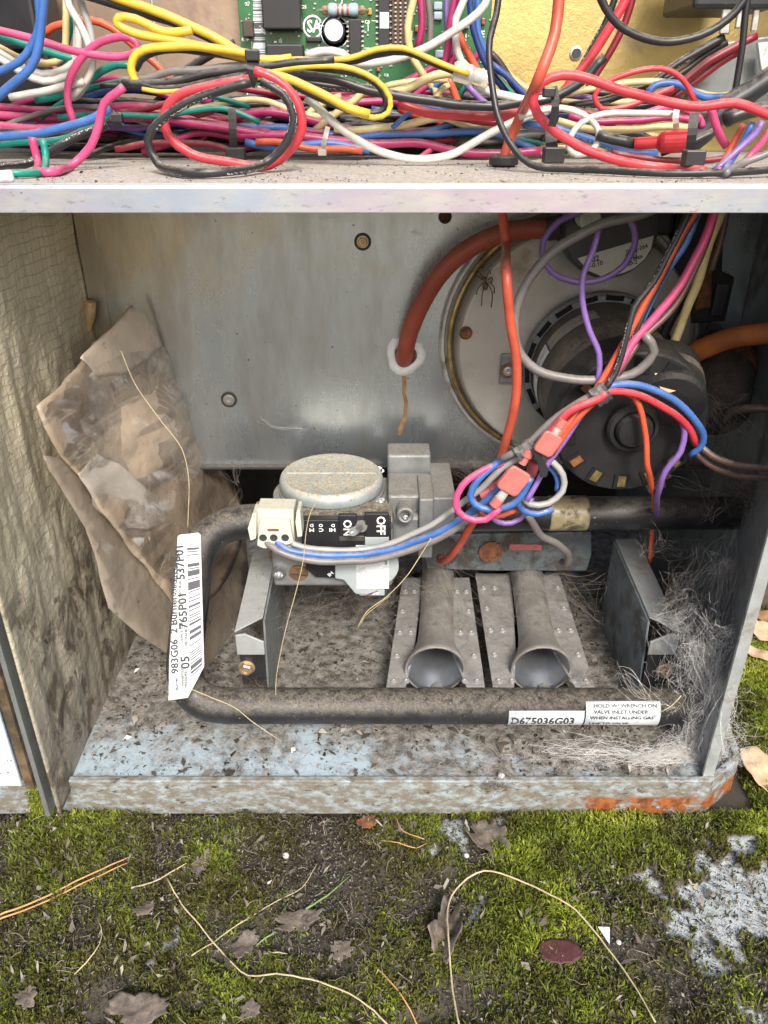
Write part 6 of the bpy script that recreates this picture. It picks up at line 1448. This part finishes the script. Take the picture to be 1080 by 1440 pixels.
# ------------------------------------------------------------------ litter in the pan
def panpts(n, px0, px1, py0, py1, zz=ZF):
    px, py = RNG.uniform(px0, px1, n), RNG.uniform(py0, py1, n)
    u, v = (px - 540) / FPX, (720 - py) / FPX; ry = CT + v * ST; rz = -ST + v * CT; t = (zz - CZ) / rz
    return u * t, ry * t, px, py
n = 26000
x, y, px, py = panpts(n, 90, 1030, 800, 1100)
dens = fbm(x * 55, y * 55, 61, 4)
keep = (y > YF + .005) & (y < .60) & (x > XL + .002) & (x < .2) & (RNG.random(n) < np.clip((dens - .42) * 2.2 + .75 * (px < 330) * sstep(1060, 940, py) + .35 * (py < 950) + .3 * (px > 700), .03, 1))
x, y = x[keep], y[keep]; n = len(x); sz = .00045 + .0017 * RNG.random(n) ** 4
tag(crumbs('pan_crumbs', x, y, ZF + .0004 + .0015 * RNG.random(n), sz, CRUMB, np.clip(RNG.beta(1.7, 2.6, n), 0, 1), .55), 'brown and pale crumbs scattered over the pan floor', 'litter')
n = 420
x, y, px, py = panpts(n, 150, 1000, 880, 1098); keep = (y > YF + .006) & (x > XL + .004) & (x < .196); x, y = x[keep], y[keep]; n = len(x); a = RNG.uniform(0, 2 * PI, n)
strandset('pan_fibres', np.stack([x, y, ZF + .001 + .001 * RNG.random(n)], -1), np.stack([np.cos(a), np.sin(a), RNG.normal(.03, .1, n)], -1), .004 + .012 * RNG.random(n) ** 2, .00014 + .00012 * RNG.random(n), DSTRAW, .7, .06, label='thin dead fibres lying on the pan floor', cat='litter')
# crumbs on the shelf and on the front pipe
n = 2600
x = RNG.uniform(-.16, .2, n); y = YF + .003 + RNG.random(n) ** 1.6 * .12
keep = fbm(x * 60, y * 60, 91, 3) > .45; x, y = x[keep], y[keep]; n = len(x)
tag(crumbs('shelf_crumbs', x, y, np.full(n, ZS + .0005), .0003 + .0009 * RNG.random(n) ** 4, CRUMB, np.clip(RNG.beta(1.3, 2.2, n), 0, 1), .5), 'dark grit scattered along the shelf', 'litter')
n = 5200
x = RNG.uniform(-.10, .18, n); t = RNG.normal(D(115), D(26), n)
tag(crumbs('pipe_dust', x, .352 + np.cos(t) * PR, pc.z + np.sin(t) * PR, .0002 + .0006 * RNG.random(n) ** 3, CRUMB, np.clip(.25 + .5 * RNG.random(n) ** 1.2, 0, 1), .8), 'dust and bits lying along the front gas pipe', 'litter')
n = 1800
x = RNG.uniform(-.09, .02, n); y = RNG.uniform(YV, .41, n); tcov = (y - YV) / (.408 - YV); z = zf_ + (zr_ - zf_) * np.clip(tcov, 0, 1)
keep = (y < .407) & (x > xa) & (x < xb); x, y, z = x[keep], y[keep], z[keep]; n = len(x)
tag(crumbs('cover_dust', x, y, z + .0009, .0002 + .0004 * RNG.random(n) ** 2, CRUMB, np.clip(.35 + .4 * RNG.random(n), 0, 1), .7), 'dust lying on the valve cover', 'litter')

# ------------------------------------------------------------------ cobwebs
def web(name, label, spots, mat, r0=.00005, r1=.0001):
    """threads strung between shared anchors, several to a bundle, with loose ends among them"""
    P0, DD, LL = [], [], []
    for px, py, Y, sx, sy, sY, n, na in spots:
        A = []
        for _ in range(na):
            a = P(px + RNG.normal(0, sx), min(py + RNG.normal(0, sy), 1094), Y=Y + RNG.normal(0, sY)); a.z = max(a.z, ZF + .001); A.append(np.array(a))
        A = np.array(A); k = 0
        while k < n:
            i, j = RNG.integers(0, na, 2)
            if i == j: continue
            L = np.linalg.norm(A[i] - A[j])
            if L > .075 or L < .006: continue
            for _ in range(RNG.integers(2, 9)):
                s = L * .09; a = A[i] + RNG.normal(0, s * .5, 3); b = A[j] + RNG.normal(0, s, 3)
                if RNG.random() < .3: b = a + (b - a) * RNG.uniform(.3, .8) + RNG.normal(0, L * .12, 3)
                for e in (a, b): e[0] = min(e[0], XR - .003 + max(0, min(e[1], .425) - .3215) * .345)
                a[2] = max(a[2], ZF + .0006); b[2] = max(b[2], ZF + .0006)
                P0.append(a); DD.append(b - a); LL.append(np.linalg.norm(b - a)); k += 1
    P0, DD, LL = np.array(P0), np.array(DD), np.array(LL); n = len(P0)
    return strandset(name, P0, DD, LL, RNG.uniform(r0, r1, n), mat, .34, .05, nseg=11, label=label, cat='cobweb', taper=False)
web('cobweb', 'thick white cobweb mass at the front right corner of the pan', [
    (985, 985, .352, 24, 50, .010, 420, 22), (1000, 1030, .342, 22, 26, .006, 460, 20), (985, 1066, .336, 32, 16, .004, 360, 20), (1025, 1010, .336, 10, 36, .004, 180, 12), (960, 910, .368, 22, 30, .008, 150, 12),
    (930, 1072, .335, 40, 14, .004, 240, 18), (840, 1068, .335, 60, 14, .005, 160, 18), (930, 990, .345, 24, 20, .006, 60, 8), (1010, 900, .352, 16, 40, .008, 160, 12)], WEB, .00003, .00008)
web('cobweb', 'grey dusty cobweb hanging behind the right burner bracket', [(975, 840, .40, 34, 50, .018, 260, 20), (940, 770, .44, 40, 24, .02, 70, 12), (1020, 800, .385, 18, 50, .012, 160, 12)], MAT('grey_silk', (.4, .37, .34), .8), .00003, .00007)
web('cobweb', 'wispy cobweb draped over the dark cans at the right', [(1000, 600, .415, 44, 44, .015, 60, 14), (1015, 550, .41, 34, 22, .012, 30, 8), (1020, 660, .40, 30, 30, .015, 36, 9), (905, 520, .40, 26, 16, .01, 14, 6)], WEBD, .00005, .0001)
web('cobweb', 'thin dusty threads between the valve and the burners', [(470, 860, .40, 46, 24, .02, 36, 12), (560, 850, .41, 40, 30, .02, 36, 12), (690, 850, .42, 50, 34, .02, 44, 14), (770, 830, .43, 40, 40, .02, 30, 10), (330, 690, .46, 28, 16, .01, 24, 8), (640, 660, .46, 30, 18, .01, 30, 9)], WEBD, .00004, .00008)
web('cobweb', 'fine pale threads on the back wall', [(330, 490, .478, 26, 40, .002, 6, 8), (500, 310, .478, 60, 12, .002, 7, 6), (500, 550, .478, 60, 40, .002, 8, 8), (590, 320, .478, 20, 10, .002, 5, 5), (410, 600, .478, 30, 14, .002, 3, 5)], WEB, .00003, .00006)
def fluff(name, label, spots, mat, r0, r1):
    P0, LL = [], []
    for px, py, Y, sx, sy, sY, n, lo, hi in spots:
        for _ in range(n):
            a = P(px + RNG.normal(0, sx), py + RNG.normal(0, sy), Y=Y + RNG.normal(0, sY)); a.z = max(a.z, ZF + .001); P0.append(a); LL.append(RNG.uniform(lo, hi))
    n = len(P0); return strandset(name, np.array(P0), RNG.normal(0, 1, (n, 3)), np.array(LL), RNG.uniform(r0, r1, n), mat, .9, .12, nseg=9, label=label, cat='fluff', taper=False)
fluff('cobweb_fluff', 'soft white lint matted in the cobweb at the right front corner', [(990, 960, .352, 24, 40, .008, 300, .004, .016), (1000, 1030, .342, 24, 22, .005, 360, .004, .014), (970, 1070, .335, 44, 13, .003, 360, .003, .012), (860, 1070, .335, 60, 12, .004, 160, .003, .012), (960, 880, .375, 16, 26, .006, 90, .004, .012)], WEB, .00003, .00007)
fluff('fibre_nest', 'dark fibrous nest round the right end of the supply pipe', [(1062, 712, .405, 14, 18, .006, 190, .006, .018), (1000, 650, .43, 14, 22, .008, 50, .006, .018), (1040, 690, .415, 16, 12, .008, 50, .006, .016)], FUZZ, .00008, .00016)
fluff('dust_fluff', 'brown fluff caught along the burner tops and bracket', [(690, 765, .47, 60, 10, .006, 150, .004, .012), (655, 655, .47, 26, 10, .004, 140, .003, .010), (440, 865, .42, 60, 26, .02, 130, .004, .014), (945, 850, .385, 10, 22, .003, 60, .003, .010), (350, 966, .372, 18, 4, .002, 60, .003, .009), (820, 957, .372, 12, 5, .003, 60, .002, .008), (690, 1148, .314, 10, 8, .001, 50, .003, .010), (905, 975, .36, 40, 6, .004, 50, .003, .01)], MAT('brown_fluff', (.15, .115, .085), .9, 0, .4, 90), .00007, .00014)

# ------------------------------------------------------------------ moss on the left corner of the lip
n = 3200
px, py = RNG.normal(62, 9, n), RNG.uniform(1068, 1142, n); keep = np.abs(px - 62) < 24; px, py = px[keep], py[keep]; n = len(px)
q = np.array([P(a, b, Y=.3125 + .002 * RNG.random()) for a, b in zip(px, py)]); ang = RNG.uniform(0, 2 * PI, n); ln = .002 + .003 * RNG.random(n)
tipv = q + np.stack([np.cos(ang) * ln * .6, -np.abs(np.sin(ang)) * ln * .7 - .001, ln * RNG.uniform(-.5, .8, n)], -1); wv = np.stack([np.cos(ang + 1.5), np.zeros(n), np.sin(ang + 1.5)], -1) * .0004
V5 = np.stack([q - wv * .6, q + wv * .6, (q + tipv) / 2 + wv, (q + tipv) / 2 - wv, tipv], 1)
tag(soup('lip_moss', V5, [(0, 1, 2, 3), (3, 2, 4)], MOSS, np.clip(RNG.normal(.62, .16, n), 0, 1)), 'yellow green moss tuft on the left corner of the pan lip', 'moss')

# leaf crumbs among the moss: thin tilted chips
n = 17000
x, y = bits(n, 0, -.3, .33, .17, .317); b_, d_, l_, m_ = covers(x, y)
keep = RNG.random(n) < np.clip(.28 + .5 * d_ - .25 * (m_ > .85) - .3 * l_, .02, 1); x, y = x[keep], y[keep]; n = len(x)
L = (.0006 + .0024 * RNG.random(n) ** 3)[:, None]; a = RNG.uniform(0, 2 * PI, n); u = np.stack([np.cos(a), np.sin(a), RNG.normal(0, .6, n)], -1); v = np.stack([-np.sin(a), np.cos(a), RNG.normal(0, .5, n)], -1) * RNG.uniform(.2, .6, (n, 1))
c0 = np.stack([x, y, gheight(x, y) + .0018 + .003 * RNG.random(n)], -1); bend = np.array([0, 0, 1.]) * L * RNG.normal(0, .35, (n, 1))
tag(soup('leaf_chips', np.stack([c0 - u * L, c0 - v * L * RNG.uniform(.3, 1.3, (n, 1)) - u * L * RNG.uniform(-.7, .7, (n, 1)) + bend, c0 + u * L, c0 + v * L * RNG.uniform(.3, 1.3, (n, 1)) + u * L * RNG.uniform(-.7, .7, (n, 1)) + bend], 1), [(0, 1, 3), (1, 2, 3)], CRUMB, np.clip(RNG.beta(1.5, 3.2, n) * 1.0 + .03, 0, 1)), 'broken leaf chips strewn through the moss', 'litter')
# bigger scraps on the pan floor
n = 900
x, y, px, py = panpts(n, 110, 1000, 860, 1098); keep = (y > YF + .006) & (x > XL + .004) & (x < .196); x, y = x[keep], y[keep]; n = len(x)
L = (.0012 + .0032 * RNG.random(n) ** 2.2)[:, None]; a = RNG.uniform(0, 2 * PI, n); u = np.stack([np.cos(a), np.sin(a), RNG.normal(0, .2, n)], -1); v = np.stack([-np.sin(a), np.cos(a), RNG.normal(0, .3, n)], -1) * RNG.uniform(.25, .7, (n, 1))
c0 = np.stack([x, y, np.full(n, ZF + .0014)], -1); bend = np.array([0, 0, 1.]) * L * np.abs(RNG.normal(0, .3, (n, 1)))
tag(soup('pan_scraps', np.stack([c0 - u * L, c0 - v * L + bend, c0 + u * L, c0 + v * L * .8 + bend], 1), [(0, 1, 3), (1, 2, 3)], CRUMB, np.clip(RNG.beta(1.3, 1.9, n), 0, 1)), 'dry scraps scattered over the pan floor', 'litter')

# ------------------------------------------------------------------ single leaves, twigs and needles
def gz(x, y): return float(gheight(np.array([x]), np.array([y]))[0])
def on_ground(pts, up=.003):
    o = []
    for p in pts:
        q = P(p[0], p[1], z=.004); q.z = gz(q.x, q.y) + (p[2] if len(p) > 2 else up); o.append(q)
    return o
def twig(name, label, pts, w0, w1, mat, cat, up=.0035, group=None):
    q = spline(on_ground(pts, up), .004); n = len(q)
    for i in range(1, n - 1): q[i] = q[i] + Vector((mnoise.noise(q[i] * 180), mnoise.noise(q[i] * 180 + Vector((9, 0, 0))), 0)) * .0005
    rs = [.72 * S(w0 + (w1 - w0) * i / (n - 1), q[i]) / 2 for i in range(n)]
    return tag(M().tube(q, rs, 6).build(name, mat, smooth=True), label, cat, group)
twig('pine_needle', 'orange brown pine needle lying at the lower left, above its twin', [(-30, 1313), (0, 1298), (60, 1272), (120, 1243), (183, 1214)], 4.4, 3, NEEDLE, 'pine needle', .005)
twig('pine_needle', 'second orange pine needle just under the first at lower left', [(-30, 1318), (0, 1303), (60, 1277), (120, 1248), (180, 1219)], 4, 2.6, NEEDLE, 'pine needle', .0045)
twig('dead_stem', 'long pale dead stem curving from the left moss to the bottom edge', [(237, 1245), (252, 1270), (275, 1300), (310, 1340), (350, 1374), (390, 1379), (450, 1390), (505, 1412), (545, 1445)], 3, 3.4, STRAW, 'stem', .005)
twig('dead_stem', 'long yellow stem arching over the moss at the bottom right', [(646, 1460), (636, 1400), (630, 1330), (631, 1275), (648, 1250), (680, 1237), (715, 1247), (760, 1268), (806, 1297), (850, 1340), (885, 1390), (918, 1450)], 4.2, 3, STRAW, 'stem', .007)
twig('twig', 'short pale twig with a dry bit on its end in the left moss', [(186, 1256), (215, 1245), (240, 1235), (264, 1222)], 4, 2.4, STRAW, 'twig')
twig('twig', 'thin forked grey twig slanting across the left moss', [(270, 1350), (300, 1326), (335, 1303), (385, 1270), (425, 1247), (446, 1214)], 2.8, 1.8, STRAW, 'twig')
twig('grass_blade', 'green grass blade left of centre in the moss', [(430, 1278), (460, 1258), (492, 1233)], 5, 1.4, GRASSB, 'grass blade')
twig('grass_blade', 'short green grass blade below the longer one', [(361, 1328), (373, 1319), (388, 1310)], 3, 4, GRASSB, 'grass blade')
twig('twig', 'brown twig lying near the bottom edge left of the arching stem', [(527, 1363), (548, 1385), (570, 1415), (590, 1450)], 3.4, 3, NEEDLE, 'twig')
twig('pine_needle', 'red brown needle curled under the middle of the lip', [(536, 1186), (560, 1192), (585, 1194), (600, 1188)], 2.6, 1.6, NEEDLE, 'pine needle')
twig('pine_needle', 'red brown needle bent upright under the middle of the lip', [(558, 1138), (559, 1160), (568, 1175), (596, 1188)], 2, 2, NEEDLE, 'pine needle', .006)
twig('twig', 'dark thin stick right of the brown twig', [(540, 1275), (556, 1292), (566, 1302)], 2.5, 2, LEAFG, 'twig')
twig('twig', 'curled pale stalk at the right of the left twigs', [(372, 1344), (392, 1343), (404, 1342)], 3, 2, STRAW, 'twig')
twig('twig', 'thin pale stalk rising in the lower left moss', [(105, 1372), (135, 1348), (145, 1320), (140, 1300)], 3, 1.6, STRAW, 'twig')
def leaf(name, label, px, py, rx, ry, rot, mat, cat='leaf', curl=.25, rag=.12, lift=.003, tilt=0., seed=1, z=None, n=40, rings=6):
    c = P(px, py, z=.004 if z is None else z)
    if z is None: c.z = gz(c.x, c.y) + lift
    a, b = S(rx, c), S(ry, c) * 1.25; rng_ = random.Random(seed); vs = [c.copy()]; cs, sn = math.cos(rot), math.sin(rot)
    out = [1 + rag * mnoise.noise((math.cos(t) * 2.2 + seed, math.sin(t) * 2.2, seed)) * 1.6 + (rag * 1.1 * mnoise.noise((math.cos(t) * 7 + seed, math.sin(t) * 7, seed)) if rag > .1 else 0) for t in np.linspace(0, 2 * PI, n, endpoint=False)]
    for j in range(1, rings + 1):
        for i in range(n):
            t = 2 * PI * i / n; k = j / rings * out[i]; u, v = math.cos(t) * a * k, math.sin(t) * b * k
            h = curl * 1.3 * max(a, b) * ((u / a) ** 2 * .6 + mnoise.noise((u * 160 + seed, v * 160, seed)) * .35)
            vs.append(c + Vector((u * cs - v * sn, u * sn + v * cs, h + tilt * v)))
    fs = [(0, 1 + i, 1 + (i + 1) % n) for i in range(n)] + [(1 + j * n + i, 1 + (j + 1) * n + i, 1 + (j + 1) * n + (i + 1) % n, 1 + j * n + (i + 1) % n) for j in range(rings - 1) for i in range(n)]
    return tag(M().add(vs, fs).build(name, mat, smooth=True, solid=.0004), label, cat)
leaf('dry_leaf', 'round tan dry leaf at the right edge beside the pan corner', 1072, 1089, 26, 32, .3, LEAF, curl=.3, rag=.05, lift=.006, tilt=.25, seed=2)
leaf('dry_leaf', 'curled tan leaf at the right edge above the round one', 1074, 908, 24, 14, -.4, LEAF, curl=.5, rag=.08, lift=.010, tilt=.3, seed=3)
leaf('dry_leaf', 'pale pinkish leaf behind the curled one at the right edge', 1062, 934, 26, 9, -.7, LEAF, curl=.3, rag=.08, lift=.006, seed=4)
leaf('dry_leaf', 'brown leaf scrap farthest up the right edge', 1070, 876, 16, 9, .2, LEAFB, curl=.4, rag=.34, lift=.006, seed=6)
leaf('crumpled_leaf', 'long grey crumpled leaf under the arching yellow stem', 628, 1318, 19, 38, -.35, LEAFG, curl=.7, rag=.25, seed=7, lift=.003)
leaf('crumpled_leaf', 'grey crumbling leaf below the green grass blade', 420, 1294, 30, 13, .15, LEAFG, curl=.35, rag=.3, seed=8)
leaf('crumpled_leaf', 'grey leaf at the bottom left edge of the picture', 200, 1428, 44, 18, .05, LEAFG, curl=.3, rag=.3, seed=9, lift=.004)
leaf('crumpled_leaf', 'small pale leaf scrap beside the pine needles', 205, 1283, 15, 8, .5, LEAFG, curl=.4, rag=.34, seed=10)
leaf('crumpled_leaf', 'dark leaf heap above the forked twig', 281, 1222, 15, 9, .9, LEAFG, curl=.5, rag=.34, seed=11)
leaf('dust_clump', 'grey lump of dusty lint hanging below the lip', 684, 1184, 22, 26, .5, LEAFG, 'lint', curl=.5, rag=.34, seed=12, lift=.005)
leaf('crumpled_leaf', 'grey leaf scrap in the lower left corner', 40, 1408, 14, 12, .7, LEAFG, curl=.4, rag=.34, seed=13)
leaf('crumpled_leaf', 'grey leaf scrap between the forked twig and the pale stem', 345, 1330, 20, 12, 1.2, LEAFG, curl=.5, rag=.34, seed=14)
leaf('crumpled_leaf', 'dark leaf scrap right of the forked twig', 480, 1335, 16, 11, .2, LEAFG, curl=.4, rag=.34, seed=15)
leaf('crumpled_leaf', 'brown leaf scrap near the bottom edge centre', 352, 1425, 14, 10, .2, LEAFG, curl=.4, rag=.34, seed=16)
leaf('red_patch', 'flat dark red scrap lying in the right moss', 786, 1345, 31, 15, -.05, REDTAG, 'scrap', curl=.05, rag=.12, seed=17, lift=.0042)
leaf('rust_flake', 'rusty flake lying just below the middle of the lip', 517, 1161, 15, 8, .1, RUST, 'rust flake', curl=.2, rag=.3, seed=18, lift=.003)
fl_ = P(850, 1318, z=.004); fl_.z = gz(fl_.x, fl_.y) + .004
tag(M().prism([fl_ + Vector(k) * S(1, fl_) for k in ((-8, 10, 3), (8, 8, 5), (3, -14, 0))], (0, 0, .0004)).build('paper_flake', STICK), 'small white triangular flake right of the arching stem', 'flake')
for i, (px, py, r, l) in enumerate(((705, 1091, 5.5, 'white pebble on the lip right of centre'), (66, 1232, 4, 'tiny white pebble at the far left moss'), (402, 1203, 5, 'bluish white chip in the moss below the lip'), (656, 1203, 4, 'pale pebble beside the lint lump'), (870, 1325, 4, 'small white pebble right of the white flake'), (935, 1196, 4, 'white pebble in the bright moss at right'))):
    if py < 1100: c = P(px, py, Y=YF + .004); 
    else: c = P(px, py, z=.006)
    r_ = S(r, c); m = M(); ell(m, c, Vector((.3, .2, 1)).normalized(), r_, r_ * .8, 8); o = m.build('pebble', STONE, smooth=True); tag(o, l, 'pebble')
# dry stalks and hairs hanging in the lower bay
def hair(label, pts, Y, w_, mat):
    q = spline([P(p[0], p[1], Y=p[2] if len(p) > 2 else Y) for p in pts], .003)
    return tag(M().tube(q, S(w_, q[0]) * .36, 5).build('dry_stalk', mat, smooth=True), label, 'stalk')
hair('long thin straw hanging down the front of the gas valve', [(449, 699), (437, 720), (431, 745), (426, 790), (414, 840), (403, 880), (394, 920), (388, 960), (389, 1002)], .350, 2.0, STRAW)
hair('thin straw slanting from the outlet flange across the left burner', [(606, 757), (592, 780), (572, 810), (545, 838), (516, 860), (502, 884)], .365, 2.2, STRAW)
hair('fine straw looped beside the slanting straw', [(548, 838), (530, 852), (512, 868), (506, 882)], .372, 1.4, STRAW)
hair('thin straw lying across the face of the document pouch', [(170, 493, .40), (190, 540, .397), (225, 590, .394), (255, 630, .392), (265, 670, .39), (264, 742, .388)], .41, 2.0, STRAW)
hair('pale stalk lying over the left bend of the front pipe', [(266, 968), (300, 982), (330, 995), (355, 1015), (392, 1040)], .336, 2.0, STRAW)
hair('stalk lying over the right end of the instruction sticker', [(958, 978), (945, 992), (928, 1002)], .336, 2.4, STRAW)
